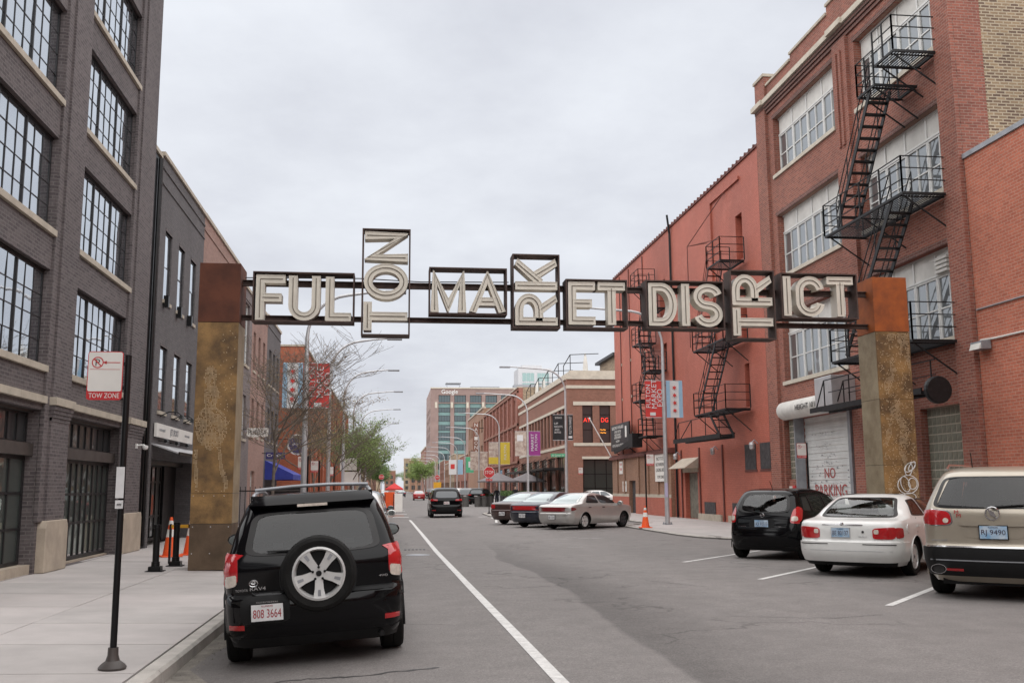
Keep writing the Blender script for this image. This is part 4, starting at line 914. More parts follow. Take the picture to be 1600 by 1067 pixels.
for k in range(5):
    p = thing('pergola_frame', 'thin black pergola frame on the restaurant roof terrace', 'frame', (15.6, 84+k*6.2, 11.7), group='pergola frames on the roof terrace')
    MB().bar((0, 0, 0), (0, 0, 1.6), .06).bar((0, 3.4, 0), (0, 3.4, 1.0), .06).bar((0, 0, 1.6), (2.6, .2, 1.75), .06).bar((0, 0, 1.6), (0, 3.4, 1.0), .06).build('frame', M['iron'], p)
mat('canvas', (.62, .60, .55), .8, var=.08)
for k, (x, y) in enumerate(((17.0, 84.2), (17.6, 87.2), (16.2, 103), (16.1, 107))):
    u_ = thing('closed_parasol', 'closed cream parasol standing on the restaurant roof terrace', 'parasol', (x, y, 10.6), group='closed parasols on the roof terrace')
    MB().lathe([(.03, 0), (.03, 1.0), (.26, 1.1), (.2, 2.0), (.08, 2.75), (.02, 2.9)], (0, 0, 0), 10).build('canopy', M['canvas'], u_, smooth=True); MB().lathe([(.3, 0), (.3, .1), (.04, .12), (.03, .9)], (0, 0, 0), 10).build('base', M['iron'], u_)
pc = thing('penthouse', 'stucco roof penthouse with sloped dark glazing behind the terrace parasols', 'building'); MB().box(20, 34, 85, 92, 10.6, 13.4).build('wall', M['brick_tan'], pc); MB().box(19.6, 34.4, 84.6, 92.4, 13.4, 13.65).build('roof', M['dark_metal'], pc)
# ---------------------------------------------------------------- red brick block, tan brick block, low shops, office tower
b11 = thing('red_brick_block', 'red brick commercial block with tall arched bays past the corner restaurant', 'building')
F11 = Face('X', 15.0, -1); h11 = []
for k in range(9):
    for z0, z1 in ((5.6, 8.6), (9.6, 12.3)): h11.append((116+k*4.6, 117.0+k*4.6, z0, z1)); h11.append((118.0+k*4.6, 119.0+k*4.6, z0, z1))
h11 += [(116+k*8.2, 122.5+k*8.2, SW, 4.2) for k in range(5)]
wall(F11, 114.6, 157.4, SW, 13.5, h11, -.5, 0).build('wall', M['brick_red'], b11)
for h in h11: window(F11, b11, *h, 1, 2, -.25, 'dark_metal', 'window_dark', fw=.08, mw=.06)
for k in range(10): fpart(F11, 'pilaster', 'brick_red', b11, (114.6+k*4.62, 115.4+k*4.62, 0, .2, 4.6, 13.2))
for z in (4.6, 9.0, 12.9): fpart(F11, 'string_course', 'brick_mid', b11, (114.6, 157.4, 0, .26, z, z+.25))
FX = Face('Y', 114.7, -1); fpart(FX, 'end_wall', 'brick_tan', b11, (15.0, 40, -.4, 0, 10, 13.6)); fpart(F11, 'coping', 'limestone', b11, (114.6, 157.4, -.5, .12, 13.5, 13.65)); fpart(F11, 'roof', 'galv_dark', b11, (115, 157, -25, -.5, 12.8, 13))
b12 = thing('tan_brick_block', 'tan brick block with vertical white lettered sign', 'building')
F12 = Face('X', 14.9, -1); F12e = Face('Y', 158.0, -1)
h12 = [(160+k*5, 162.6+k*5, z, z+2.2) for k in range(6) for z in (6.5, 10.8)]
wall(F12, 158.4, 190, SW, 14.6, h12, -.5, 0).build('wall', M['brick_brown'], b12)
for h in h12: window(F12, b12, *h, 2, 2, -.25, 'dark_metal', 'window_dark', fw=.1, mw=.08)
wall(F12e, 14.9, 40, SW, 14.6, [], -.4, 0).build('end_wall', M['brick_brown'], b12); fpart(F12, 'coping', 'limestone', b12, (158, 190, -.4, .15, 14.6, 14.85)); fpart(F12, 'roof', 'galv_dark', b12, (158.4, 190, -25, -.5, 14, 14.2))
vsg = thing('vertical_sign', 'tall blade sign with white capital letters stacked vertically', 'sign', (13.6, 157.5, 9.3)); MB().box(-.5, .5, -.12, .12, -3.0, 2.9).build('panel', M['brick_mid'], vsg); [MB().bar((.5, 0, q), (1.4, 0, q), .1).build('bracket', M['iron'], vsg) for q in (-2, 2)]
for k, ch in enumerate('NATIONAL'): lettering(ch, (0, -.125, 2.5-k*.72), (1, 0, 0), (0, 0, 1), .55, .55, M['sign_white'], vsg)
random.seed(5)
yy = 190.5
for k, (ln_, hgt, m_) in enumerate(((22, 8.2, 'brick_red'), (18, 7.4, 'brick_mid'), (20, 9.6, 'brick_tan'), (24, 8.0, 'brick_brown'), (26, 9.4, 'brick_mid'))):
    nm = ['low red brick shop row', 'low brown brick shop front', 'tan brick walk-up', 'plain brown brick store', 'squat dark brick warehouse'][k]
    b = thing('street_building', nm+' further down the right side of the street', 'building'); Fk = Face('X', 14.8, -1)
    hk = [(yy+1+j*4, yy+3.2+j*4, z, z+1.9) for j in range(int(ln_/4)) for z in ((4.6,) if hgt < 9 else (4.2, 6.8))]+[(yy+.8+j*6, yy+5.6+j*6, .6, 3.2) for j in range(int(ln_/6))]
    wall(Fk, yy, yy+ln_-.1, SW, hgt, hk, -.4, 0).build('wall', M[m_], b)
    for h in hk: window(Fk, b, *h, 1, 1, -.2, 'dark_metal', 'window_dark', fw=.1, mw=.05)
    fpart(Face('Y', yy, -1), 'end_wall', m_, b, (14.8, 30, -.3, -.01, SW, hgt)); fpart(Fk, 'coping', 'limestone', b, (yy, yy+ln_-.1, -.3, .12, hgt, hgt+.2)); fpart(Fk, 'roof', 'galv_dark', b, (yy+.3, yy+ln_-.1, -15, -.4, hgt-.4, hgt-.2))
    yy += ln_
ob = thing('office_block', 'ten storey brown office block with teal glazing and white lettering on its parapet', 'building')
mat('office_brown', (.27, .19, .17), .85, var=.1, vscale=.3); mat('teal_spandrel', (.16, .27, .26), .4, var=.1)
FO = Face('Y', 330, -1); FOs = Face('X', 13.1, -1)
cols_ = [(15.75+k*5.33, 19.75+k*5.33) for k in range(6)]; rows_ = [(30.5, 33.0), (27.2, 28.8), (24.1, 26.1), (21.0, 22.9), (17.7, 20.3), (14.4, 16.4), (11.2, 13.2), (8, 10)]
ho = [(a, b, 3, 30.2) for a, b in cols_]+[(a, b, 30.5, 33.0) for a, b in cols_]
wall(FO, 13.1, 50, 0, 35.2, ho, -1, 0).build('wall', M['office_brown'], ob)
for a, b in cols_:
    fpart(FO, 'spandrel', 'teal_spandrel', ob, (a, b, -.9, -.6, 3, 30.2))
    for z0, z1 in rows_: window(FO, ob, a+.05, b-.05, z0, z1, 4, 1, -.58, 'dark_metal', 'office_glass', fw=.12, mw=.12)
    fpart(FO, 'keystone', 'stone_pale', ob, (a-1.2, a-.4, 0, .3, 28.6, 30.6))
hs_ = [(333+k*6, 336+k*6, z0, z1) for k in range(6) for z0, z1 in rows_[1:5]]
wall(FOs, 331, 370, 0, 35.2, hs_, -1, 0).build('side_wall', M['office_brown'], ob)
for h in hs_: window(FOs, ob, *h, 2, 1, -.5, 'dark_metal', 'window_dark', fw=.2, mw=.1)
fpart(FO, 'cornice', 'stone_pale', ob, (13.0, 50, -1, .3, 35.2, 35.6)); fpart(FO, 'roof', 'galv_dark', ob, (13.2, 50, -38, -1, 34.5, 34.8))
lettering('Google', (19.5, 329.95, 33.95), (1, 0, 0), (0, 0, 1), 5.5, 1.9, M['white_paint'], ob, thick=.25)
o = MB().box(18.4, 23.6, 333, 338, 37.3, 37.6).build('roof_canopy', M['galv_dark'], ob)
for x in (18.8, 23.2): MB().box(x-.1, x+.1, 333.4, 333.6, 35.2, 37.3).build('canopy_post', M['galv_dark'], o)
MB().box(27, 37, 334, 344, 35.2, 36.4).build('plant_room', M['galv_dark'], ob)
tw = thing('glass_tower', 'pale tower with green glass faces rising behind the corner restaurant', 'building')
MB().box(54.8, 69.7, 420, 435, 20, 53.5).build('core', M['galv'], tw)
FTw = Face('Y', 420, -1)
for k in range(2):
    for j in range(5): window(FTw, tw, 56.5+k*6.6, 62.0+k*6.6, 30+j*4.4, 34+j*4.4, 3, 1, .02, 'galv', 'green_glass', fw=.15, mw=.1)
MB().box(57, 66, 424, 430, 53.5, 55.4).build('plant_room', M['galv'], tw); MB().box(52, 72, 412, 418, 20, 45.5).build('wing', M['galv_dark'], tw)
# ---- left side beyond the warehouse
yy = 128
for k, (ln_, hgt, m_, nm) in enumerate(((34, 8.5, 'brick_mid', 'brown brick row with flat parapet'), (40, 7, 'brick_tan', 'low tan brick row'), (50, 9.5, 'brick_red', 'red brick row with small windows'), (60, 8, 'brick_brown', 'brown brick row near the far trees'), (70, 11, 'brick_mid', 'taller brown block near the far trees'))):
    b = thing('street_building', nm+' along the left side past the warehouse', 'building'); Fk = Face('X', -5.6, 1)
    hk = [(yy+1.5+j*5, yy+4+j*5, z, z+1.8) for j in range(int(ln_/5)) for z in (1.2, 4.6)]
    wall(Fk, yy, yy+ln_-.2, SW, hgt, hk, -.4, 0).build('wall', M[m_], b)
    for h in hk: fpart(Fk, 'window', 'window_dark', b, (h[0], h[1], -.3, -.2, h[2], h[3]))
    fpart(Face('Y', yy, -1), 'end_wall', m_, b, (-20, -5.6, -.3, -.01, SW, hgt)); fpart(Fk, 'coping', 'limestone', b, (yy, yy+ln_-.2, -.3, .12, hgt, hgt+.2)); fpart(Fk, 'roof', 'galv_dark', b, (yy+.3, yy+ln_-.2, -14, -.4, hgt-.4, hgt-.2))
    yy += ln_
# ---- the far end of the street
random.seed(21)
far = [(8, 600, 12, 20, 19.5, 'brick_tan', 'tan apartment block at the far end of the street'), (21, 560, 16, 20, 22.5, 'window_grey', 'pale glass block at the far end of the street'), (9, 470, 6, 30, 15, 'brick_brown', 'brown brick walk-up far down the right side'),
       (-4, 640, 7, 20, 13, 'brick_mid', 'small red brick tower block closing the view'), (-14, 560, 8, 30, 11, 'brick_tan', 'low tan block far down the left side'), (13.0, 372, 8, 60, 17, 'brick_mid', 'red brown block beyond the office building')]
for (x, y, w_, d_, h_, m_, lb) in far:
    b = thing('distant_building', lb, 'building'); Ff = Face('Y', y, -1)
    MB().box(x, x+w_, y, y+d_, 0, h_).build('walls', M[m_], b); MB().box(x-.2, x+w_+.2, y-.2, y+d_, h_, h_+.5).build('cornice', M['limestone'], b)
    for i in range(int(w_/3)):
        for j in range(int(h_/3.4)): fpart(Ff, 'window', 'window_dark', b, (x+.8+i*3, x+2.4+i*3, 0, .06, 1.2+j*3.4, 3.2+j*3.4))

# ---- the street goes on behind the viewer; closing block added to dim car reflections
for k, (x0, x1, y0, y1, h_, m_, lb) in enumerate(((-20, -6.8, -60, 4.9, 16, 'brick_charcoal', 'charcoal brick block along the left side behind the viewer'), (15.0, 28, -70, -6.1, 13, 'brick_red', 'red brick block along the right side behind the viewer'), (-20, -6, -130, -61, 12, 'brick_mid', 'brown brick row on the left behind the viewer'), (15, 30, -140, -71, 16, 'brick_tan', 'tan brick row on the right behind the viewer'), (-30, 34, -240, -200, 26, 'brick_mid', 'large brown block added behind the viewer to dim car reflections'))):
    b = thing('street_building', lb, 'building'); MB().box(x0, x1, y0, y1, 0, h_).build('walls', M[m_], b); MB().box(x0-.15, x1+.15, y0-.1, y1+.1, h_, h_+.3).build('coping', M['limestone'], b)
    Fk = Face('X', x1, 1) if x1 < 0 else Face('X', x0, -1)
    if k == 4: Fk = Face('Y', y1, 1); y0, y1 = -28, 32
    for i in range(int((y1-y0)/5)):
        for z in range(int(h_/4)): fpart(Fk, 'window', 'window_dark', b, (y0+1.2+i*5, y0+4+i*5, .0, .06, 1.0+z*4, 3.2+z*4))
# ================================================================ gateway sign
mat('rust_dark', (.125, .038, .018), .8, vscale=2.2, c2=(.075, .024, .013), bump=.15, bscale=80, fine=.08)
mat('rust_orange', (.36, .088, .013), .75, vscale=2.6, c2=(.20, .052, .014), bump=.15, bscale=80, fine=.1)
mat('rust_frame', (.080, .047, .038), .75, vscale=5, c2=(.048, .029, .025), fine=.1)
mat('patina', (.31, .18, .065), .6, metal=.15, vscale=2.2, c2=(.105, .062, .027), fine=.22, bscale=70, bump=.12)
mat('patina_pale', (.34, .275, .18), .65, metal=.15, vscale=2.0, c2=(.22, .165, .10), fine=.15, bscale=60)
mat('patina_brown', (.125, .082, .050), .6, metal=.2, vscale=2.2, c2=(.075, .048, .028), fine=.12)
mat('letter_cream', (.64, .60, .52), .5, var=.06, vscale=4)
mat('letter_side', (.46, .41, .34), .55, var=.08, vscale=4)
mat('neon_tube', (.15, .125, .095), .4, var=.1)
mat('dot_metal', (.47, .36, .225), .55, metal=.2, var=.2, vscale=9)
gw = thing('gateway_sign', 'street gateway of rust boxed cream letters FULTON MARKET DISTRICT between two patinated metal pillars', 'gateway', (0, 0, -.065)); gw.scale = (1.038,)*3
YA = 20.36
def bx(parent, name, m, x0, x1, y0, y1, z0, z1, bevel=.006):
    o = MB().box(x0, x1, y0, y1, z0, z1).build(name, M[m], parent)
    if bevel: bev(o, bevel, 2)
    return o
def pillar(x0, x1, capm, seams, mats):
    yb = YA+.84
    core = bx(gw, 'pillar', 'dark_metal', x0+.01, x1-.01, YA+.01, yb-.01, SW, 6.34, 0)
    bx(core, 'cap', capm, x0-.006, x1+.006, YA-.006, yb, 5.115, 6.355)
    for (z0, z1), m_ in zip(zip(seams, seams[1:]), mats):
        bx(core, 'front_panel', m_, x0, x1, YA, YA+.02, z0+.004, z1-.004, .002)
        bx(core, 'side_panel', m_ if m_ == 'patina_brown' else 'patina_pale', x1-.012, x1+.003, YA+.022, yb, z0+.004, z1-.004, .002)
        bx(core, 'side_panel', 'patina_pale', x0-.003, x0+.012, YA+.022, yb, z0+.004, z1-.004, .002)
    return core
lp = pillar(-3.97, -3.155, 'rust_dark', [SW, 1.03, 1.63, 5.11], ['patina_brown', 'patina', 'patina'])
rp_ = pillar(10.73, 11.53, 'rust_orange', [SW, 1.0, 2.15, 3.6, 5.11], ['patina', 'patina', 'patina', 'patina'])
rv = MB()
for (x0, x1, zs_) in ((-3.97, -3.155, (.98, .35, .98)),):
    for x in (x0+.06, (x0+x1)/2, x1-.06):
        for z in (.45, .97): rv.lathe([(.0, .0), (.012, 0), (.009, -.006), (0, -.008)], (x, YA, z), 8, 'Y')
    for z in (1.58,):
        for x in (x0+.05, x0+.25, x0+.45, x0+.65): rv.lathe([(0, 0), (.01, 0), (.008, -.006), (0, -.007)], (x, YA, z), 8, 'Y')
o = rv.build('rivets', M['galv'], lp); o['kind'] = 'stuff'
from mathutils import noise as mnoise
# raised dot relief: a loose standing figure on the left pillar, scattered dots on the right one
random.seed(3)
def figure(u, z):  # u 0..1 across, z metres : generic standing figure
    def el(cx, cz, rx, rz): return ((u-cx)/rx)**2+((z-cz)/rz)**2 < 1
    if el(.36, 4.0, .17, .24): return .8
    if el(.38, 3.55, .2, .3): return .9
    if el(.42, 2.95, .43, .45): return .85
    if abs(u-(.62+(2.65-z)*.22)) < .055 and 1.68 < z < 2.75: return .95
    if abs(u-(.05+(2.4-z)*.07)) < .05 and 1.68 < z < 2.5: return .9
    if 1.64 < z < 1.70 and .15 < u < .8: return .5
    if z > 2.9 and u > .55: return .05
    return .0
def dots(x0, x1, z0, z1, fn, parent):
    mb = MB(); s = .0265; nx_ = int((x1-x0)/s); nz_ = int((z1-z0)/s)
    for i in range(nx_):
        for j in range(nz_):
            u, z = (i+.5)/nx_, z0+(j+.5)*s
            if random.random() < fn(u+.06*mnoise.noise(Vector((u*3, z*2.5, 2))), z+.07*mnoise.noise(Vector((u*3, z*2.0, 8))))*(.95+.5*mnoise.noise(Vector((u*7, z*5, 3)))):
                x = x0+u*(x1-x0); q = s*.36*random.uniform(.8, 1)
                mb.add([(x-q, YA-.001, z-q), (x+q, YA-.001, z-q), (x+q, YA-.001, z+q), (x-q, YA-.001, z+q), (x, YA-.008, z)], [(0, 1, 4), (1, 2, 4), (2, 3, 4), (3, 0, 4)])
    o = mb.build('dot_relief', M['dot_metal'], parent, fix=False); o['kind'] = 'stuff'
dots(-3.95, -3.175, 1.66, 5.08, figure, lp)
from mathutils import noise as mnoise
def cloudy(u, z):
    v = mnoise.noise(Vector((u*1.6+3, z*.8, 1.7)))+.5*mnoise.noise(Vector((u*4, z*2.2, 5)))
    return .8 if v > .12 and u > .1 else .16
dots(10.75, 11.51, 1.1, 5.08, cloudy, rp_)
gp = MB()
def loop(cx, cz, rx, rz, tw=0, a0=0, a1=2*PI, n_=22):
    return [(cx+rx*math.cos(a0+(a1-a0)*i/n_)*math.cos(tw)-rz*math.sin(a0+(a1-a0)*i/n_)*math.sin(tw), YA-.012, cz+rx*math.cos(a0+(a1-a0)*i/n_)*math.sin(tw)+rz*math.sin(a0+(a1-a0)*i/n_)*math.cos(tw)) for i in range(n_+1)]
for k, (cx, cz, rx, rz, tw) in enumerate(((11.20, 1.73, .10, .17, .3), (11.37, 1.74, .10, .12, 0), (11.26, 1.72, .24, .20, .2), (11.33, 2.10, .15, .08, .6), (11.30, 2.05, .08, .14, -.3), (11.38, 2.12, .12, .05, .9), (11.28, 1.45, .15, .09, 0))):
    gp.tube(loop(cx, cz, rx, rz, tw), .009, 5)
o = gp.build('graffiti', M['white_paint'], rp_); o['kind'] = 'stuff'
# beams
for (z0, z1, y0) in ((5.95, 6.08, YA+.34), (5.215, 5.325, YA+.34)):
    o = MB().box(-3.16, 10.74, y0, y0+.05, z0, z1).box(-3.16, 10.74, y0-.05, y0-.001, z1-.022, z1-.002).box(-3.16, 10.74, y0-.05, y0-.001, z0+.002, z0+.022).build('beam', M['rust_frame'], gw)
MB().tube([(-3.1, YA+.30, 6.12), (-.7, YA+.30, 6.15), (.6, YA+.3, 6.10), (2.5, YA+.3, 6.13)], .012, 5).build('cable', M['black_paint'], gw)
# letters from stroke centrelines
def arc(cx, cy, rx, ry, a0, a1, n_=14): return [(cx+rx*math.cos(rad(a0+(a1-a0)*i/n_)), cy+ry*math.sin(rad(a0+(a1-a0)*i/n_))) for i in range(n_+1)]
def strokes(ch, w_, h_, s):
    l, r_, b, t = s/2, w_-s/2, s/2, h_-s/2; m_ = h_/2; c = w_/2
    if ch == 'F': return [[(l, 0), (l, t), (w_, t)], [(l, m_), (w_*.88, m_)]]
    if ch == 'U': return [[(l, h_), (l, b+(c-l))]+arc(c, b+(c-l), c-l, c-l, 180, 360)[1:]+[(r_, h_)]]
    if ch == 'L': return [[(l, h_), (l, b), (w_, b)]]
    if ch == 'T': return [[(0, t), (w_, t)], [(c, 0), (c, t)]]
    if ch == 'O': return ['closed']+[arc(c, m_, c-l, m_-b, 0, 360, 36)[:-1]]
    if ch == 'N': return [[(l, 0), (l, h_*.93), (r_, h_*.07), (r_, h_)]]
    if ch == 'M': return [[(l, 0), (l, h_*.93), (c, h_*.10), (r_, h_*.93), (r_, 0)]]
    if ch == 'A': return [[(l*.8, 0), (c, h_*.93), (w_-l*.8, 0)], [(w_*.27, h_*.27), (w_*.73, h_*.27)]]
    if ch == 'R': return [[(l, 0), (l, t), (c*.95, t)]+arc(c*.95, (t+h_*.44)/2, r_-c*.95, (t-h_*.44)/2, 90, -90)[1:]+[(l, h_*.44)], [(c*.95, h_*.44), (r_, 0)]]
    if ch == 'K': return [[(l, 0), (l, h_)], [(r_, h_), (l+s*.4, h_*.40)], [(w_*.42, h_*.56), (r_, 0)]]
    if ch == 'E': return [[(w_, t), (l, t), (l, b), (w_, b)], [(l, m_), (w_*.88, m_)]]
    if ch == 'D': return ['closed']+[[(l, b), (l, t), (c*.9, t)]+arc(c*.9, m_, r_-c*.9, t-m_, 90, -90)[1:]]
    if ch == 'I': return [[(c, 0), (c, h_)]]
    if ch == 'C': return [arc(c, h_-s/2-(c-l), c-l, c-l, 8, 180)+arc(c, b+(c-l), c-l, c-l, 180, 352)]
    if ch == 'S':
        ry = (t-b)/4; return [arc(c, t-ry, c-l, ry, 12, 270, 16)+arc(c, b+ry, c-l, ry, 90, -168, 16)[1:]]
def ribbon(pts, hw__, closed, lim=None):
    n_ = len(pts); Lp, Rp = [], []
    P_ = [Vector(p) for p in pts]
    for i in range(n_):
        a = P_[i-1] if (i > 0 or closed) else None; b = P_[(i+1) % n_] if (i < n_-1 or closed) else None
        d1 = (P_[i]-a).normalized() if a is not None else None; d2 = (b-P_[i]).normalized() if b is not None else None
        if d1 is None: d1 = d2
        if d2 is None: d2 = d1
        n1 = Vector((-d1.y, d1.x)); n2 = Vector((-d2.y, d2.x)); mm = (n1+n2)
        if mm.length < .3: mm = n1
        mm.normalize(); k = 1/max(.42, mm.dot(n1))
        Lp.append(P_[i]+mm*hw__*k); Rp.append(P_[i]-mm*hw__*k)
    if lim:
        for q in Lp+Rp: q.x = min(max(q.x, 0), lim[0]); q.y = min(max(q.y, 0), lim[1])
    return Lp, Rp
def letter(ch, parent, mp, w_, h_, s=.165):
    """mp maps (u,v) in the letter cell to world (x,z)"""
    st = strokes(ch, w_, h_, s); closed = False
    if st[0] == 'closed': closed = True; st = st[1:]
    body = MB(); tube = MB()
    for si, pts in enumerate(st):
        yf, yb = YA+.03+.003*si, YA+.36-.003*si
        Lp, Rp = ribbon(pts, s/2, closed, (w_, h_)); n_ = len(pts); rng = n_ if closed else n_-1
        vv = []
        for y in (yf, yb):
            for q in Lp+Rp: x, z = mp(q.x, q.y); vv.append((x, y, z))
        ff = []
        for i in range(rng):
            j = (i+1) % n_
            ff += [(i, j, n_+j, n_+i), (2*n_+i, 3*n_+i, 3*n_+j, 2*n_+j), (i, 2*n_+i, 2*n_+j, j), (n_+i, n_+j, 3*n_+j, 3*n_+i)]
        if not closed: ff += [(0, n_, 3*n_, 2*n_), (n_-1, 3*n_-1, 4*n_-1, 2*n_-1)]
        body.add(vv, ff)
        # raised rim along the edges and neon tube in the middle
        c = [Vector(p) for p in pts]
        if not closed and n_ == 2:
            d = (c[1]-c[0]).normalized(); c = [c[0]+d*s*.3, c[1]-d*s*.3]
        elif not closed:
            c[0] = c[0]+(c[1]-c[0]).normalized()*s*.3; c[-1] = c[-1]+(c[-2]-c[-1]).normalized()*s*.3
        tp = [(mp(q.x, q.y)[0], yf-.010, mp(q.x, q.y)[1]) for q in c]
        tube.tube(tp, .009, 6, closed=closed)
        for E_ in (Lp, Rp):
            ep = [(mp(q.x, q.y)[0], yf-.004, mp(q.x, q.y)[1]) for q in E_]
            if closed: ep.append(ep[0])
            for a, b in zip(ep, ep[1:]): body.bar(a, b, .012, .014)
    me = body.mesh('letter', M['letter_cream'])
    o = link('letter', me, parent); o['label'] = 'cream channel letter '+ch
    tube.build('neon_tube', M['neon_tube'], o, smooth=True)
    return o
def frame(x0, x1, z0, z1, word):
    t_ = .028; y0, y1 = YA-.01, YA+.42
    f_ = MB().box(x0, x1, y0, y1, z1-t_, z1).box(x0, x1, y0, y1, z0, z0+t_).box(x0, x0+t_, y0, y1, z0+t_, z1-t_).box(x1-t_, x1, y0, y1, z0+t_, z1-t_)
    o = f_.build('letter_frame', M['rust_frame'], gw); o['label'] = 'rust steel box frame holding letters '+word
    # stiffening lip at the back
    return o
def hz(parent, ch, x0, x1, z0, z1, s=.165): letter(ch, parent, lambda u, v: (x0+u, z0+v), x1-x0, z1-z0, s)
def vt(parent, ch, z0, z1, x0, x1, s=.165): letter(ch, parent, lambda u, v: (x1-v, z0+u), z1-z0, x1-x0, s)
f_ = frame(-2.90, -.81, 5.14, 6.20, 'FUL'); hz(f_, 'F', -2.83, -2.24, 5.18, 6.13); hz(f_, 'U', -2.16, -1.52, 5.18, 6.13); hz(f_, 'L', -1.40, -.87, 5.18, 6.12)
f_ = frame(-.66, .36, 4.88, 7.18, 'TON'); vt(f_, 'T', 4.99, 5.60, -.61, .31); vt(f_, 'O', 5.66, 6.42, -.61, .31); vt(f_, 'N', 6.48, 7.12, -.61, .31)
f_ = frame(.76, 2.43, 5.355, 6.37, 'MA'); hz(f_, 'M', .80, 1.55, 5.40, 6.31); hz(f_, 'A', 1.62, 2.40, 5.40, 6.31)
f_ = frame(2.55, 3.58, 5.08, 6.70, 'RK'); vt(f_, 'R', 5.15, 5.83, 2.61, 3.53); vt(f_, 'K', 5.93, 6.62, 2.61, 3.53)
f_ = frame(3.71, 5.07, 5.09, 6.17, 'ET'); hz(f_, 'E', 3.77, 4.36, 5.18, 6.11); hz(f_, 'T', 4.42, 5.03, 5.18, 6.11)
f_ = frame(5.48, 7.25, 5.11, 6.18, 'DIS'); hz(f_, 'D', 5.55, 6.18, 5.18, 6.12); hz(f_, 'I', 6.29, 6.47, 5.18, 6.12); hz(f_, 'S', 6.57, 7.21, 5.17, 6.12)
f_ = frame(7.40, 8.42, 4.90, 6.45, 'TR'); vt(f_, 'T', 4.98, 5.60, 7.45, 8.37); vt(f_, 'R', 5.67, 6.35, 7.45, 8.37)
f_ = frame(8.57, 10.36, 5.38, 6.41, 'ICT'); hz(f_, 'I', 8.63, 8.81, 5.44, 6.34); hz(f_, 'C', 8.93, 9.58, 5.44, 6.34); hz(f_, 'T', 9.66, 10.28, 5.44, 6.34)
# ================================================================ vehicles
def paint(name, c, rough=.32, metal=.25, coat=.7):
    return mat(name, c, rough, metal, var=.05, vscale=2.5, coat=coat)
paint('paint_black', (.0022, .0022, .003), .10, 0, .0); M['paint_black'].node_tree.nodes['Principled BSDF'].inputs['Specular IOR Level'].default_value = .28; paint('paint_white', (.72, .72, .70), .35, 0); paint('paint_champagne', (.40, .355, .285), .35, .45)
paint('paint_silver', (.48, .47, .45), .33, .5); paint('paint_maroon', (.07, .012, .014), .3, .2); paint('paint_navy', (.012, .016, .03), .3, .2); paint('paint_red', (.33, .012, .014), .3, .1)
paint('paint_brown', (.06, .03, .028), .3, .3); paint('paint_grey', (.12, .125, .13), .3, .5)
mat('trim_black', (.008, .008, .0085), .55, var=.2, spec=.25); mat('tyre', (.010, .0098, .0095), .85, spec=.25, var=.25, vscale=8, fine=.15, bscale=60)
mat('rim_alloy', (.60, .60, .59), .35, metal=.25, var=.06); mat('rim_dark', (.05, .05, .055), .5, metal=.4, var=.1); mat('chrome', (.70, .70, .71), .15, metal=.95, var=0)
mat('lamp_red', (.42, .012, .016), .12, coat=.8, var=.12, vscale=14); mat('lamp_dark_red', (.17, .008, .012), .12, coat=.8, var=.1, vscale=14); mat('lamp_clear', (.62, .55, .48), .12, coat=.8, var=.2, vscale=20)
glassy('car_glass', (.014, .016, .017), refl=.03, ior=1.45, wav=.0, rough=.01); glassy('car_glass_clear', (.06, .07, .07), refl=.15, ior=1.5, wav=.0, rough=.02, tint=(.85, .95, .95))
mat('plate_white', (.66, .66, .66), .45, var=.08, vscale=8); mat('plate_blue', (.20, .38, .58), .45, vscale=6, c2=(.52, .60, .68)); mat('plate_ink', (.06, .05, .08), .5, var=0); mat('plate_red', (.33, .02, .03), .5, var=0)
def pchip(xs_, ys_):
    n_ = len(xs_); h = [xs_[i+1]-xs_[i] for i in range(n_-1)]; d = [(ys_[i+1]-ys_[i])/h[i] for i in range(n_-1)]; m_ = [d[0]]
    for i in range(1, n_-1):
        if d[i-1]*d[i] <= 0: m_.append(0)
        else:
            w1, w2 = 2*h[i]+h[i-1], h[i]+2*h[i-1]; m_.append((w1+w2)/(w1/d[i-1]+w2/d[i]))
    m_.append(d[-1])
    def f(x):
        x = min(max(x, xs_[0]), xs_[-1]); i = 0
        while i < n_-2 and x > xs_[i+1]: i += 1
        t = (x-xs_[i])/h[i]; t2, t3 = t*t, t*t*t
        return (2*t3-3*t2+1)*ys_[i]+(t3-2*t2+t)*h[i]*m_[i]+(-2*t3+3*t2)*ys_[i+1]+(t3-t2)*h[i]*m_[i+1]
    return f
def inpoly(a, z, c4, f=.90):
    if not c4: return False
    ca, cz = sum(p[0] for p in c4)/4, sum(p[1] for p in c4)/4; P_ = [(ca+(p[0]-ca)*f, cz+(p[1]-cz)*f) for p in c4]; sg = None
    for i in range(4):
        x0, y0 = P_[i]; x1, y1 = P_[(i+1) % 4]; cr = (x1-x0)*(z-y0)-(y1-y0)*(a-x0)
        if cr != 0:
            if sg is None: sg = cr > 0
            elif (cr > 0) != sg: return False
    return True
def seethrough(name, tint, refl=.03):
    m, t, b = _base(name); nd, ln = t.nodes, t.links
    tr = nd.new('ShaderNodeBsdfTransparent'); tr.inputs[0].default_value = rgb(tint); gl = nd.new('ShaderNodeBsdfGlossy'); gl.inputs['Roughness'].default_value = .01
    fr = nd.new('ShaderNodeFresnel'); fr.inputs['IOR'].default_value = 1.5; ad_ = nd.new('ShaderNodeMath'); ad_.inputs[1].default_value = refl; ad_.use_clamp = True; ln.new(fr.outputs[0], ad_.inputs[0])
    mx_ = nd.new('ShaderNodeMixShader'); ln.new(ad_.outputs[0], mx_.inputs[0]); ln.new(tr.outputs[0], mx_.inputs[1]); ln.new(gl.outputs[0], mx_.inputs[2]); ln.new(mx_.outputs[0], nd['Material Output'].inputs['Surface']); return m
seethrough('glass_privacy', (.30, .31, .32), .02); seethrough('glass_clear', (.72, .78, .76), .05)
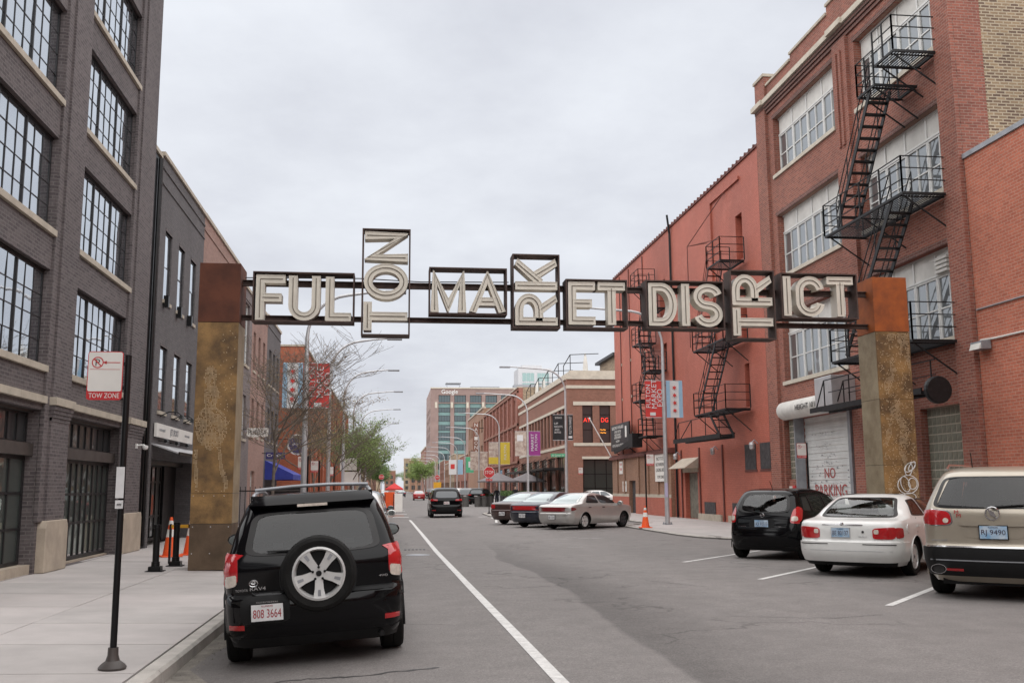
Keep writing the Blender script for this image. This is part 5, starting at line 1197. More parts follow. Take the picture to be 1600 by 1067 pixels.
mat('cabin_dark', (.035, .035, .037), .8, var=.2); mat('cabin_light', (.26, .25, .235), .8, var=.12)
class Car:
    def __init__(s, name, label, sl, ro, wb, track, R, tw, paintm, loc, head, scale=1, roll=0, tp=.06, rb=.05, fbow=.14, res=1.0, group=None, Ra=None, win=None):
        s.root = thing(name, label, {'van': 'van'}.get(name, 'car'), (loc[0], loc[1], loc[2] if len(loc) > 2 else 0), PI/2-rad(head), group)
        s.root.rotation_euler = (rad(roll), 0, PI/2-rad(head)); s.root.scale = (scale,)*3
        z_ = [q[0] for q in sl]
        s.xr, s.xf, s.w, s.rr = (pchip(z_, [q[i] for q in sl]) for i in (1, 2, 3, 4)); s.z0, s.z1 = z_[0], z_[-1]
        s.ro, s.wb, s.track, s.R, s.tw, s.tp, s.rb, s.fb_ = ro, wb, track, R, tw, tp, rb, fbow
        s.L = max(q[2] for q in sl); s.res = res; s.Ra = Ra or R*1.16; s.m = paintm; s.keyz = z_; s.win = win or {}
        s.body()
    def T(s, x): return 1-s.tp*abs(2*(x-s.L/2)/s.L)**3
    def outline(s, z):
        xr, xf, w_, rr = s.xr(z), s.xf(z), s.w(z), s.rr(z); rf = min(rr*1.6, w_*.6, max(.05, (xf-xr)*.3)); P_ = []
        k = s.res; n1, n2, n3 = max(3, int((20 if s.win else 7)*k)), max(4, int(8*k)), max(16, int((80 if s.win else 62)*k))
        for i in range(n1): y = (w_-rr)*i/n1; P_.append((xr+s.rb*(y/w_)**2, y))
        for i in range(n2): a = PI/2*i/n2; y = w_-rr+rr*math.sin(a); P_.append((xr+s.rb*(y/w_)**2+rr*(1-math.cos(a)), y))
        xa, xb = xr+s.rb+rr, xf-s.fb_-rf
        for i in range(n3): P_.append((xa+(xb-xa)*i/n3, w_))
        for i in range(n2): a = PI/2*i/n2; y = w_-rf+rf*math.cos(a); P_.append((xf-s.fb_*(y/w_)**2-rf*(1-math.sin(a)), y))
        for i in range(n1+1): y = (w_-rf)*(1-i/n1); P_.append((xf-s.fb_*(y/w_)**2, y))
        return [(x, y*s.T(x)) for x, y in P_]
    def body(s):
        nz = max(16, int((64 if s.win else 40)*s.res)); zs_ = []
        for a, b in zip(s.keyz, s.keyz[1:]):
            k = max(1, round(nz*(b-a)/(s.z1-s.z0))); zs_ += [a+(b-a)*i/k for i in range(k)]
        zs_.append(s.z1)
        V, Fc = [], []; half = None
        for z in zs_:
            o = s.outline(z); half = len(o); ring = o+[(x, -y) for x, y in reversed(o[1:-1])]
            V += [(x, y, z) for x, y in ring]
        n_ = len(ring)
        ctr = [(s.ro, s.R), (s.ro+s.wb, s.R)]; bound = {}
        for j in range(len(zs_)-1):
            for i in range(n_):
                q = (j*n_+i, j*n_+(i+1) % n_, (j+1)*n_+(i+1) % n_, (j+1)*n_+i)
                cx = sum(V[k][0] for k in q)/4; cy = sum(V[k][1] for k in q)/4; cz = sum(V[k][2] for k in q)/4
                cut = False
                if abs(cy) > .45:
                    for (ax, az) in ctr:
                        if (cx-ax)**2+(cz-az)**2 < s.Ra**2 and cz < az+s.Ra: cut = True; 
                        if abs(cx-ax) < s.Ra and cz < az: cut = True
                if not cut and s.win and cz > .95:
                    if inpoly(cy, cz, s.win.get('rear')) and cx < s.xr(cz)+s.rb+s.rr(cz)+.12: continue
                    if inpoly(cy, cz, s.win.get('front')) and cx > s.xf(cz)-s.fb_-.45: continue
                    if abs(cy) > s.w(cz)*s.T(cx)*.93 and any(inpoly(cx, cz, w4) for w4 in s.win.get('sides', ())[s.win.get('skip', 0):]): continue
                if cut:
                    for k in q: bound[k] = 1
                else: Fc.append(q)
        used = {k for q in Fc for k in q}
        for k in bound:
            if k in used:
                x, y, z = V[k]; ax = min(ctr, key=lambda c: abs(c[0]-x))
                dx, dz = x-ax[0], z-ax[1]
                if dz > 0:
                    r_ = math.hypot(dx, dz)
                    if .6*s.Ra < r_ < 1.4*s.Ra: V[k] = (ax[0]+dx/r_*s.Ra, y, ax[1]+dz/r_*s.Ra)
                else: V[k] = (ax[0]+math.copysign(s.Ra, dx), y, z)
        top = (len(zs_)-1)*n_; Fc.append(tuple(top+i for i in range(n_)))
        mb = MB(); mb.v = V; mb.f = Fc
        s.bodyo = mb.build('body', M[s.m], s.root, smooth=38)
        wi = s.w(.55)-.27
        u_ = MB().box(.22, s.L-.3, -wi, wi, .20, .72).build('underbody', M['trim_black'], s.root)
        if s.res > .6:
            for (ax, az) in ctr:
                for sd_ in (1, -1):
                    y = sd_*(s.w(.6)*s.T(ax)-.003)
                    MB().tube([(ax+s.Ra*math.cos(a), y, az+s.Ra*math.sin(a)) for a in [PI*(-.06+1.12*i/18) for i in range(19)]], .011, 6).build('arch_lip', M[s.m] if s.m != 'paint_black' else M['trim_black'], s.root, smooth=True)
    # ---- points on the skin
    def rear(s, y, z):
        w_, rr, xr = s.w(z), s.rr(z), s.xr(z); yy = min(abs(y)/s.T(xr), w_*.999); x = xr+s.rb*(yy/w_)**2
        if yy > w_-rr: x += rr-math.sqrt(max(rr*rr-(yy-w_+rr)**2, 0))
        return Vector((x, y, z))
    def front(s, y, z):
        w_ = s.w(z); rf = min(s.rr(z)*1.6, w_*.6, max(.05, (s.xf(z)-s.xr(z))*.3)); yy = min(abs(y), w_*.999); x = s.xf(z)-s.fb_*(yy/w_)**2
        if yy > w_-rf: x -= rf-math.sqrt(max(rf*rf-(yy-w_+rf)**2, 0))
        return Vector((x, y, z))
    def side(s, x, z, sd_):
        w_, rr, xr = s.w(z), s.rr(z), s.xr(z); y = w_
        if x < xr+s.rb+rr:
            lo, hi = 0, PI/2
            for _ in range(18):
                a = (lo+hi)/2; yy = w_-rr+rr*math.sin(a)
                if xr+s.rb*(yy/w_)**2+rr*(1-math.cos(a)) < x: lo = a
                else: hi = a
            y = w_-rr+rr*math.sin(lo)
        return Vector((x, sd_*y*s.T(x), z))
    def patch(s, name, m, kind, c4, off=.006, nu=8, nv=6, rnd=0, parent=None, skirt=.02, inner=0):
        """c4 corners (a,z): bottom-a0, bottom-a1, top-a1, top-a0"""
        fn = {'rear': s.rear, 'front': s.front}.get(kind) or (lambda a, z: s.side(a, z, kind))
        outw = Vector((-1, 0, .2)) if kind == 'rear' else Vector((1, 0, .2)) if kind == 'front' else Vector((0, kind, .1))
        def pos(u, v):
            a = (c4[0][0]*(1-u)+c4[1][0]*u)*(1-v)+(c4[3][0]*(1-u)+c4[2][0]*u)*v
            z = (c4[0][1]*(1-u)+c4[1][1]*u)*(1-v)+(c4[3][1]*(1-u)+c4[2][1]*u)*v
            p = fn(a, z); e = .004
            n_ = (fn(a+e, z)-fn(a-e, z)).cross(fn(a, z+e)-fn(a, z-e))
            if n_.length < 1e-9: n_ = outw.copy()
            n_.normalize()
            if n_.dot(outw) < 0: n_ = -n_
            return p, n_
        mb = MB(); rim = []
        if rnd:
            K_, Rg = max(20, 2*(nu+nv)), max(3, nv//2+1); mb.v = []; q = []
            if inner: K_, Rg = 4*(nu+nv), 2
            p, n_ = pos(.5, .5); q.append(p+n_*off)
            for r_ in range(1, Rg+1):
                for k in range(K_):
                    a = 2*PI*k/K_; cs, sn = math.cos(a), math.sin(a)
                    d = (abs(cs)**rnd+abs(sn)**rnd)**(-1/rnd)*(r_/Rg if not inner else inner if r_ == 1 else 1)
                    p, n_ = pos(.5+.5*cs*d, .5+.5*sn*d); q.append(p+n_*off)
                    if r_ == Rg: rim.append((len(q)-1, p-n_*skirt))
            f_ = [(0, 1+k, 1+(k+1) % K_) for k in range(K_)] if not inner else []
            for r_ in range(Rg-1):
                for k in range(K_): f_.append((1+r_*K_+k, 1+(r_+1)*K_+k, 1+(r_+1)*K_+(k+1) % K_, 1+r_*K_+(k+1) % K_))
            b = len(q); q += [p for _, p in rim]
            for k in range(K_): f_.append((rim[k][0], b+k, b+(k+1) % K_, rim[(k+1) % K_][0]))
            mb.add(q, f_)
        else:
            q = []; inn = []
            for j in range(nv+1):
                for i in range(nu+1):
                    p, n_ = pos(i/nu, j/nv); q.append(p+n_*off); inn.append(p-n_*skirt)
            f_ = [(j*(nu+1)+i, j*(nu+1)+i+1, (j+1)*(nu+1)+i+1, (j+1)*(nu+1)+i) for j in range(nv) for i in range(nu)]
            loop_ = [i for i in range(nu+1)]+[j*(nu+1)+nu for j in range(1, nv+1)]+[nv*(nu+1)+i for i in range(nu-1, -1, -1)]+[j*(nu+1) for j in range(nv-1, 0, -1)]
            b = len(q); q += [inn[k] for k in loop_]; n_ = len(loop_)
            for k in range(n_): f_.append((loop_[k], b+k, b+(k+1) % n_, loop_[(k+1) % n_]))
            mb.add(q, f_)
        a_, b_, c_ = (Vector(mb.v[k]) for k in (mb.f[0][:3] if len(mb.f[0]) == 3 or not inner else (mb.f[0][0], mb.f[0][1], mb.f[0][2])))
        if inner: mb.v[0] = mb.v[1]
        if (b_-a_).cross(c_-a_).dot(outw) < 0: mb.f = [tuple(reversed(q)) for q in mb.f]
        return mb.build(name, M[m], parent or s.root, smooth=50, fix=False)
    def glaze(s, rearm='glass_clear', sidem='glass_clear', frit=.86, seats='cabin_dark', sedan_=False, zs=.0, rn=7):
        w_ = s.win
        if w_.get('rear'):
            s.patch('rear_window', rearm, 'rear', w_['rear'], .003, 14, 10, rnd=rn, skirt=0); s.patch('rear_window_frit', 'sign_black', 'rear', w_['rear'], .0055, 16, 12, rnd=rn, skirt=.004, inner=frit)
        if w_.get('front'): s.patch('windscreen', 'glass_clear', 'front', w_['front'], .003, 12, 8, rnd=8, skirt=0); s.patch('windscreen_frit', 'sign_black', 'front', w_['front'], .0055, 12, 8, rnd=8, skirt=.004, inner=.88)
        for qi, c4 in enumerate(w_.get('sides', ())):
            for k in (1, -1): s.patch('side_window', sidem if qi >= w_.get('skip', 0) else 'car_glass', k, c4, .003, 8, 8, rnd=8, skirt=0); s.patch('side_window_frame', 'sign_black', k, c4, .0055, 10, 10, rnd=8, skirt=.004, inner=.85)
        zb = 1.0+zs; xs1, xs2 = s.ro+.25, s.ro+1.25
        def back(x, y, wd, nm):
            o = MB().add([(x-.10, y-wd, .55), (x+.06, y-wd, .55), (x+.06, y+wd, .55), (x-.10, y+wd, .55), (x-.26, y-wd*.88, zb+.05), (x-.14, y-wd*.88, zb+.07), (x-.14, y+wd*.88, zb+.07), (x-.26, y+wd*.88, zb+.05)], [(0, 3, 2, 1), (4, 5, 6, 7), (0, 1, 5, 4), (1, 2, 6, 5), (2, 3, 7, 6), (3, 0, 4, 7)]).build(nm, M[seats], s.root); bev(o, .04, 3)
            return o
        def rest(o, x, y): bev(MB().box(x-.29, x-.19, y-.13, y+.13, zb+.10, zb+.27).build('headrest', M[seats], o), .03, 3); MB().box(x-.24, x-.22, y-.05, y+.05, zb+.02, zb+.12).build('headrest_post', M['galv_dark'], o)
        for y in (.36, -.36): rest(back(xs2+.35, y, .25, 'front_seat'), xs2+.35, y)
        r_ = back(xs1+.1, 0, s.w(.9)-.22, 'rear_seat')
        for y in (.38, -.38): rest(r_, xs1+.1, y)
        if sedan_: MB().box(s.xr(zb+.0)+.25, xs1-.05, -s.w(.9)+.2, s.w(.9)-.2, zb-.08, zb-.04).build('parcel_shelf', M[seats], s.root)
        xd = s.ro+s.wb-.45; bev(MB().box(xd-.15, xd+.55, -s.w(.9)+.12, s.w(.9)-.12, .7, zb-.03).build('dashboard', M['cabin_dark'], s.root), .05, 3)
        MB().tube([(xd-.22+.05*math.sin(a), .36+.18*math.cos(a), zb+.02+.18*math.sin(a)) for a in [2*PI*i/18 for i in range(18)]], .014, 6, closed=True).build('steering_wheel', M['cabin_dark'], s.root)
    def at_rear(s, y, z, off=0):
        p = s.rear(y, z); return Vector((p.x-off, p.y, p.z))
    def text(s, t, y, z, w_, h_, m, off=.012): return lettering(t, s.at_rear(y, z, off), (0, -1, 0), (0, 0, 1), w_, h_, M[m], s.root, name='badge_lettering', thick=.004)
    def plate(s, y, z, txt, m='plate_white', ink='plate_red', off=.03, w_=.31, h_=.155, frame_='trim_black'):
        p = s.at_rear(y, z, off)
        o = MB().box(p.x-.006, p.x+.03, y-w_/2-.012, y+w_/2+.012, z-h_/2-.012, z+h_/2+.012).build('licence_plate_frame', M[frame_], s.root)
        q = MB().box(p.x-.011, p.x-.0062, y-w_/2, y+w_/2, z-h_/2, z+h_/2).build('licence_plate', M[m], o)
        lettering(txt, (p.x-.011, y, z-.008), (0, -1, 0), (0, 0, 1), w_*.88, h_*.52, M[ink], o, name='plate_lettering', thick=.002, lift=.002)
        lettering('ILLINOIS', (p.x-.011, y, z+h_*.40), (0, -1, 0), (0, 0, 1), w_*.35, h_*.11, M[ink], o, name='plate_lettering', thick=.002, lift=.002)
    def wheels(s, n=5, rimm='rim_alloy', dark=(), rr_=.66):
        for ax, nm in ((s.ro, 'r'), (s.ro+s.wb, 'f')):
            for sd_ in (1, -1):
                wheel(s.root, (ax, sd_*s.track/2, s.R), s.R, s.tw, sd_, n, 'rim_dark' if (nm, sd_) in dark else rimm, rr_)
    def mirrors(s, x, z, m=None, ext=.2):
        for sd_ in (1, -1):
            p = s.side(x, z, sd_); c = (p.x, p.y+sd_*ext*.62, p.z+.02)
            mb = MB().lathe([(.0, -.09), (.06, -.085), (.095, -.04), (.1, .02), (.08, .07), (0, .09)], (0, 0, 0), 12, 'X')
            mb.v = [(c[0]+v[0]*.9, c[1]+v[1]*1.15, c[2]+v[2]*.82) for v in mb.v]
            o = mb.build('mirror', M[m or s.m], s.root, smooth=60)
            MB().bar((p.x, p.y-sd_*.03, p.z-.01), (c[0], c[1], c[2]-.02), .05).build('mirror_arm', M['trim_black'], o)
            MB().lathe([(0, 0), (.082, 0), (.082, .004), (0, .004)], (0, 0, 0), 14, 'X')
            g_ = MB().lathe([(0, -.002), (.078, -.002), (.078, .003), (0, .003)], (0, 0, 0), 14, 'X'); g_.v = [(c[0]-.083+v[0], c[1]+v[1]*1.12, c[2]+v[2]*.76) for v in g_.v]; g_.build('mirror_glass', M['car_glass_clear'], o)
    def seam(s, pts, sd_, wd_=.012):
        """dark panel gap following the side skin"""
        mb = MB()
        for (a, b) in zip(pts, pts[1:]):
            p, q = s.side(*a, sd_), s.side(*b, sd_); mb.bar(p+Vector((0, sd_*.0005, 0)), q+Vector((0, sd_*.0005, 0)), wd_, wd_*.5)
        return mb.build('panel_gap', M['trim_black'], s.root)
    def wiper(s, y0, z0, y1, z1, off=.03):
        a, b = s.at_rear(y0, z0, off), s.at_rear(y1, z1, off+.005); m_ = (a+b)/2
        MB().tube([a+Vector((.02, 0, 0)), a, m_, b], [.02, .018, .012, .008], 6).build('wiper', M['trim_black'], s.root, smooth=True)
_wh = {}
def wheel(parent, c, R, tw, sd_, n, rimm, rr_=.66):
    k = (round(R, 3), round(tw, 3), sd_, n, rimm, rr_)
    if k not in _wh:
        h = tw/2; r0 = R*rr_
        ty = MB().lathe([(r0, -h*.8), (R*.80, -h), (R*.93, -h*.97), (R*.985, -h*.78), (R, -h*.5), (R, -h*.08), (R*.985, -h*.05), (R*.985, h*.05), (R, h*.08), (R, h*.5), (R*.985, h*.78), (R*.93, h*.97), (R*.80, h), (r0, h*.8)], (0, 0, 0), 32, 'Y', cap=False).mesh('tyre', M['tyre'], 30)
        y = sd_*h
        rm = MB().lathe([(r0*1.01, -h*.7), (r0*1.02, y*.84), (r0*.93, y*.90), (r0*.88, y*.62), (r0*.86, -y*.5)], (0, 0, 0), 32, 'Y', cap=False)
        rm.lathe([(.0, y*.80), (r0*.24, y*.80), (r0*.27, y*.62), (r0*.2, y*.3), (0, y*.3)], (0, 0, 0), 20, 'Y')
        for i in range(n):
            a = 2*PI*i/n+PI/2; ca, sa = math.cos(a), math.sin(a); wa, wb_ = r0*(.85/n+.06), r0*(1.15/n+.07)
            def pt(r_, t, yy): return (r_*ca-t*sa, yy, r_*sa+t*ca)
            q = [pt(r0*.15, -wa, y*.78), pt(r0*.15, wa, y*.78), pt(r0*.93, wb_, y*.80), pt(r0*.93, -wb_, y*.80), pt(r0*.15, -wa, y*.45), pt(r0*.15, wa, y*.45), pt(r0*.93, wb_, y*.5), pt(r0*.93, -wb_, y*.5)]
            rm.add(q, [(0, 1, 2, 3), (7, 6, 5, 4), (0, 4, 5, 1), (1, 5, 6, 2), (2, 6, 7, 3), (3, 7, 4, 0)])
        rim = rm.mesh('rim', M[rimm], 40)
        bk = MB().lathe([(0, y*.12), (r0*.9, y*.12), (r0*.9, y*.05), (0, y*.05)], (0, 0, 0), 24, 'Y').mesh('brake_disc', M['trim_black'])
        nb = MB()
        for i in range(5):
            a = 2*PI*i/5; nb.lathe([(0, y*.82), (r0*.045, y*.82), (r0*.05, y*.7)], (r0*.15*math.cos(a), 0, r0*.15*math.sin(a)), 8, 'Y')
        nb.lathe([(0, y*.83), (r0*.08, y*.83), (r0*.09, y*.75)], (0, 0, 0), 12, 'Y')
        _wh[k] = (ty, rim, bk, nb.mesh('wheel_nuts', M['trim_black']))
    ty, rim, bk, nb = _wh[k]
    e = link('wheel', ty, parent, c); e['label'] = 'wheel with black tyre'
    link('rim', rim, e); link('brake_disc', bk, e); link('wheel_nuts', nb, e)['kind'] = 'stuff'
    return e
# ---------------------------------------------------------------- black compact SUV with a spare wheel (nearest)
SUV = [(.22, .14, 4.0, .80, .16), (.30, .07, 4.15, .86, .18), (.45, .01, 4.28, .90, .2), (.62, .0, 4.3, .91, .2), (.70, .03, 4.3, .91, .19), (.735, .075, 4.28, .90, .16), (.95, .075, 4.22, .915, .15), (1.03, .085, 4.02, .90, .15), (1.10, .12, 3.30, .865, .15), (1.30, .21, 2.98, .80, .15), (1.50, .33, 2.70, .715, .16), (1.58, .40, 2.55, .675, .18), (1.64, .52, 2.35, .61, .2), (1.675, .75, 2.05, .50, .25), (1.685, .95, 1.85, .40, .25)]
rav = Car('parked_suv', 'black compact SUV with spare wheel on its tailgate parked at the left kerb', SUV, .84, 2.66, 1.56, .355, .235, 'paint_black', (-.70, 10.17, -.045), -4.0, 1.02, roll=-3.2, win=dict(skip=1, rear=[(.68, 1.085), (-.68, 1.085), (-.59, 1.50), (.59, 1.50)], front=[(-.75, 1.14), (.75, 1.14), (.6, 1.52), (-.6, 1.52)], sides=[[(.50, 1.14), (1.10, 1.12), (1.05, 1.47), (.66, 1.47)], [(1.16, 1.12), (2.02, 1.10), (1.95, 1.49), (1.12, 1.48)], [(2.08, 1.10), (3.0, 1.10), (2.62, 1.47), (2.02, 1.49)]]))
rav.wheels(5); c = rav; c.glaze('glass_privacy', 'glass_privacy', .90, zs=.07)
for sd_ in (1, -1):
    k = sd_
    c.patch('tail_light', 'lamp_red', 'rear', [(k*.735, .84), (k*.885, .80), (k*.86, 1.135), (k*.735, 1.10)], .012, 6, 8, rnd=9)
    c.patch('tail_light_reversing', 'lamp_clear', 'rear', [(k*.745, .82), (k*.87, .79), (k*.875, .90), (k*.745, .93)], .017, 6, 5, rnd=6)
    c.patch('tail_light_side', 'lamp_red', k, [(.12, .84), (.33, .95), (.36, 1.12), (.15, 1.12)], .008, 6, 6, rnd=9)
    c.patch('reflector', 'lamp_red', 'rear', [(k*.64, .405), (k*.82, .405), (k*.82, .45), (k*.64, .45)], .012, 5, 2)
    c.patch('wheel_flare', 'trim_black', k, [(.36, .60), (1.32, .60), (1.24, .80), (.46, .80)], .02, 14, 4)
    MB().tube([Vector((.60, k*.60, 1.60)), Vector((.72, k*.605, 1.675)), Vector((1.3, k*.60, 1.715)), Vector((2.1, k*.58, 1.72)), Vector((2.5, k*.57, 1.69)), Vector((2.62, k*.56, 1.62))], .02, 8).build('roof_rail', M['galv_dark'], c.root, smooth=True)
    MB().box(.64, .80, k*.60-.03, k*.60+.03, 1.60, 1.675).build('rail_foot', M['trim_black'], c.root)
    c.seam([(1.12, .5), (1.14, 1.1)], k); c.seam([(2.05, .4), (2.06, 1.1)], k)
c.patch('spoiler', 'paint_black', 'rear', [(.60, 1.525), (-.60, 1.525), (-.55, 1.60), (.55, 1.60)], .085, 12, 4, skirt=.05)
p = c.at_rear(0, 1.555, .088); MB().box(p.x-.004, p.x+.03, -.15, .15, 1.545, 1.572).build('brake_light', M['lamp_clear'], c.root)
c.patch('bumper', 'paint_black', 'rear', [(.86, .33), (-.86, .33), (-.88, .67), (.88, .67)], .03, 16, 6, rnd=12, skirt=.03)
c.patch('bumper_lower', 'trim_black', 'rear', [(.80, .235), (-.80, .235), (-.83, .345), (.83, .345)], .022, 14, 3, skirt=.03)
c.patch('tailgate_ledge', 'trim_black', 'rear', [(.88, .69), (-.88, .69), (-.88, .735), (.88, .735)], .010, 14, 2)
p = c.at_rear(.44, .60, .035)
c.patch('plate_recess', 'trim_black', 'rear', [(.70, .46), (.24, .46), (.24, .70), (.70, .70)], .034, 6, 4, rnd=10)
c.plate(.455, .565, '808 3664', off=.05, w_=.30, h_=.155)
lettering('EVERGREEN', (c.at_rear(.455, .66, .052).x, .455, .66), (0, -1, 0), (0, 0, 1), .2, .018, M['chrome'], c.root, name='plate_lettering')
c.patch('tailgate_handle', 'paint_black', 'rear', [(.60, .70), (.28, .70), (.28, .755), (.60, .755)], .035, 6, 3, rnd=6)
# spare wheel on the tailgate
sx = c.at_rear(-.045, .90).x
tsp = MB(); R_, h_ = .365, .10
tsp.lathe([(.24, h_), (.31, h_*1.1), (.345, h_*.9), (.363, h_*.5), (.365, 0), (.363, -h_*.55), (.345, -h_*.92), (.315, -h_*1.1), (.25, -h_*.95)], (0, 0, 0), 40, 'X', cap=False)
spare = link('spare_wheel', tsp.mesh('spare_wheel', M['tyre'], 30), c.root, (sx-.105, -.045, .90))
rm = MB().lathe([(.252, -.02), (.256, -.100), (.235, -.106), (.222, -.07), (.215, -.0)], (0, 0, 0), 40, 'X', cap=False)
rm.lathe([(0, -.075), (.05, -.078), (.062, -.06), (.062, -.02)], (0, 0, 0), 20, 'X')
for i in range(5):
    a = 2*PI*i/5-PI/2; ca, sa = math.cos(a), math.sin(a)
    def pt(r_, t, x): return (x, r_*ca-t*sa, r_*sa+t*ca)
    q = [pt(.04, -.036, -.078), pt(.04, .036, -.078), pt(.15, .043, -.085), pt(.15, -.043, -.085), pt(.235, .062, -.096), pt(.235, -.062, -.096)]
    q += [(x+.05, y, z) for x, y, z in q]
    rm.add(q, [(0, 1, 2, 3), (3, 2, 4, 5), (0, 3, 9, 6), (3, 5, 11, 9), (1, 7, 8, 2), (2, 8, 10, 4), (4, 10, 11, 5)])
rm.build('rim', M['rim_alloy'], spare, smooth=40)
sl_ = MB()
for i in range(5):
    a = 2*PI*i/5-PI/2; ca, sa = math.cos(a), math.sin(a)
    sl_.add([(-.0935, r_*ca-t*sa, r_*sa+t*ca) for r_, t in ((.155, -.012), (.155, .012), (.215, .016), (.215, -.016))], [(0, 1, 2, 3)])
o = sl_.build('spoke_groove', M['galv_dark'], spare); o['kind'] = 'stuff'
MB().lathe([(0, -.01), (.215, -.01), (.215, 0), (0, 0)], (0, 0, 0), 24, 'X').build('wheel_well', M['trim_black'], spare)
nb = MB()
for i in range(5):
    a = 2*PI*i/5+PI/2; nb.lathe([(0, -.098), (.012, -.098), (.013, -.078)], (0, .06*math.cos(a), .06*math.sin(a)), 8, 'X')
nb.lathe([(0, -.09), (.026, -.09), (.03, -.07)], (0, 0, 0), 14, 'X'); o = nb.build('wheel_nuts', M['trim_black'], spare); o['kind'] = 'stuff'
c.patch('spare_wheel_mount', 'trim_black', 'rear', [(.34, .58), (-.42, .58), (-.42, 1.16), (.34, 1.16)], .02, 8, 6, rnd=2.4)
c.wiper(.05, 1.12, .45, 1.13); c.mirrors(3.02, 1.12, ext=.19)
def ring3(cx, y, z, ry, rz, t=.006): return [(cx, y+ry*math.cos(a), z+rz*math.sin(a)) for a in [2*PI*i/20 for i in range(20)]]
em = MB(); px_ = c.at_rear(.585, .835, .012).x; em.tube(ring3(px_, .585, .835, .042, .03), .0045, 5, closed=True); em.tube(ring3(px_, .585, .843, .026, .012), .004, 5, closed=True); em.tube(ring3(px_, .585, .835, .011, .028), .004, 5, closed=True)
o = em.build('emblem', M['chrome'], c.root); o['kind'] = 'stuff'
c.text('TOYOTA', .70, .775, .12, .022, 'chrome'); c.text('RAV4', .545, .785, .15, .034, 'chrome'); c.text('4WD', -.68, .82, .085, .022, 'chrome')
MB().tube([(.25, -.62, .27), (.03, -.64, .265)], .026, 10).build('exhaust_pipe', M['trim_black'], c.root, smooth=True)
MB().tube([(.92, -.60, 1.735), (.92, -.2, 1.755), (.92, .2, 1.755), (.92, .60, 1.735)], .018, 8).build('roof_crossbar', M['galv_dark'], c.root, smooth=True)
# ---------------------------------------------------------------- black hatchback
HD = 44
HAT = [(.20, .16, 3.95, .76, .18), (.32, .05, 4.05, .81, .22), (.50, .0, 4.13, .84, .24), (.66, .015, 4.13, .845, .24), (.80, .055, 4.08, .845, .22), (.92, .09, 3.85, .835, .2), (1.0, .13, 3.35, .815, .18), (1.2, .24, 3.0, .75, .18), (1.40, .38, 2.62, .665, .18), (1.47, .46, 2.42, .62, .2), (1.52, .64, 2.1, .53, .25), (1.54, .95, 1.75, .40, .28)]
def place(lw, head, ro, tr, sc_):
    """rear centre from the rear left wheel's contact point"""
    a = rad(head); d = Vector((math.sin(a), math.cos(a))); r_ = Vector((math.cos(a), -math.sin(a)))
    p = Vector(lw)+r_*tr/2*sc_-d*ro*sc_; return (p.x, p.y, road_z(p.x))
def side_glass(c, quads, m='car_glass', sides=(1, -1), off=.004):
    for k in sides:
        for q in quads: c.patch('side_window', m, k, q, off, 8, 6, rnd=8)
sc_ = 1.04
c = Car('parked_hatchback', 'black hatchback parked nose-in beside the white sedan', HAT, .62, 2.60, 1.48, .305, .19, 'paint_black', place((8.27, 22.67), HD, .62, 1.48, sc_), HD, sc_, win=dict(skip=1, rear=[(.62, 1.005), (-.62, 1.005), (-.52, 1.43), (.52, 1.43)], front=[(-.65, 1.04), (.65, 1.04), (.52, 1.42), (-.52, 1.42)], sides=[[(.50, 1.06), (.95, 1.03), (.93, 1.36), (.66, 1.36)], [(1.0, 1.03), (1.85, 1.01), (1.8, 1.40), (.98, 1.38)], [(1.92, 1.01), (2.9, 1.0), (2.5, 1.38), (1.87, 1.40)]]))
c.glaze('glass_clear', 'glass_clear', .88, zs=-.03, rn=4.5)
c.wheels(5, 'rim_dark'); c.mirrors(2.95, .98)
for k in (1, -1):
    c.patch('tail_light', 'lamp_red', 'rear', [(k*.62, .80), (k*.80, .78), (k*.77, 1.13), (k*.66, 1.10)], .012, 6, 8, rnd=6)
    c.patch('tail_light_clear', 'lamp_clear', 'rear', [(k*.64, .84), (k*.76, .84), (k*.75, .94), (k*.65, .94)], .017, 5, 4, rnd=4)
    c.patch('tail_light_side', 'lamp_red', k, [(.17, .79), (.30, .86), (.50, 1.10), (.30, 1.16)], .008, 6, 6, rnd=6)
    c.seam([(.98, .55), (.98, 1.03)], k); c.seam([(1.9, .35), (1.88, 1.0)], k); c.seam([(.66, .62), (.95, .9)], k)
    for xh in (1.15, 2.05): p = c.side(xh, .86, k); MB().box(p.x-.09, p.x+.09, p.y-.01, p.y+.02*k, p.z-.012, p.z+.012).build('door_handle', M['paint_black'], c.root)
c.patch('bumper', 'paint_black', 'rear', [(.80, .30), (-.80, .30), (-.82, .62), (.82, .62)], .025, 16, 6, rnd=12, skirt=.03)
c.patch('bumper_lower', 'trim_black', 'rear', [(.7, .215), (-.7, .215), (-.74, .31), (.74, .31)], .02, 14, 3)
c.patch('plate_recess', 'trim_black', 'rear', [(.30, .69), (-.30, .69), (-.27, .89), (.27, .89)], .006, 6, 4, rnd=10)
c.plate(0, .78, 'AX 92513', 'plate_blue', 'plate_ink', off=.016); c.wiper(0, 1.0, .36, 1.07)
em = MB(); px_ = c.at_rear(0, .955, .014).x; em.tube(ring3(px_, 0, .955, .042, .042), .006, 5, closed=True); em.box(px_-.004, px_+.004, -.055, .055, .948, .962); em.build('emblem', M['chrome'], c.root)['kind'] = 'stuff'
c.text('VERSA', .42, .72, .13, .022, 'chrome'); c.text('SV', -.42, .72, .05, .022, 'chrome')
MB().bar((.75, 0, 1.52), (.60, 0, 1.70), .01).build('antenna', M['trim_black'], c.root)
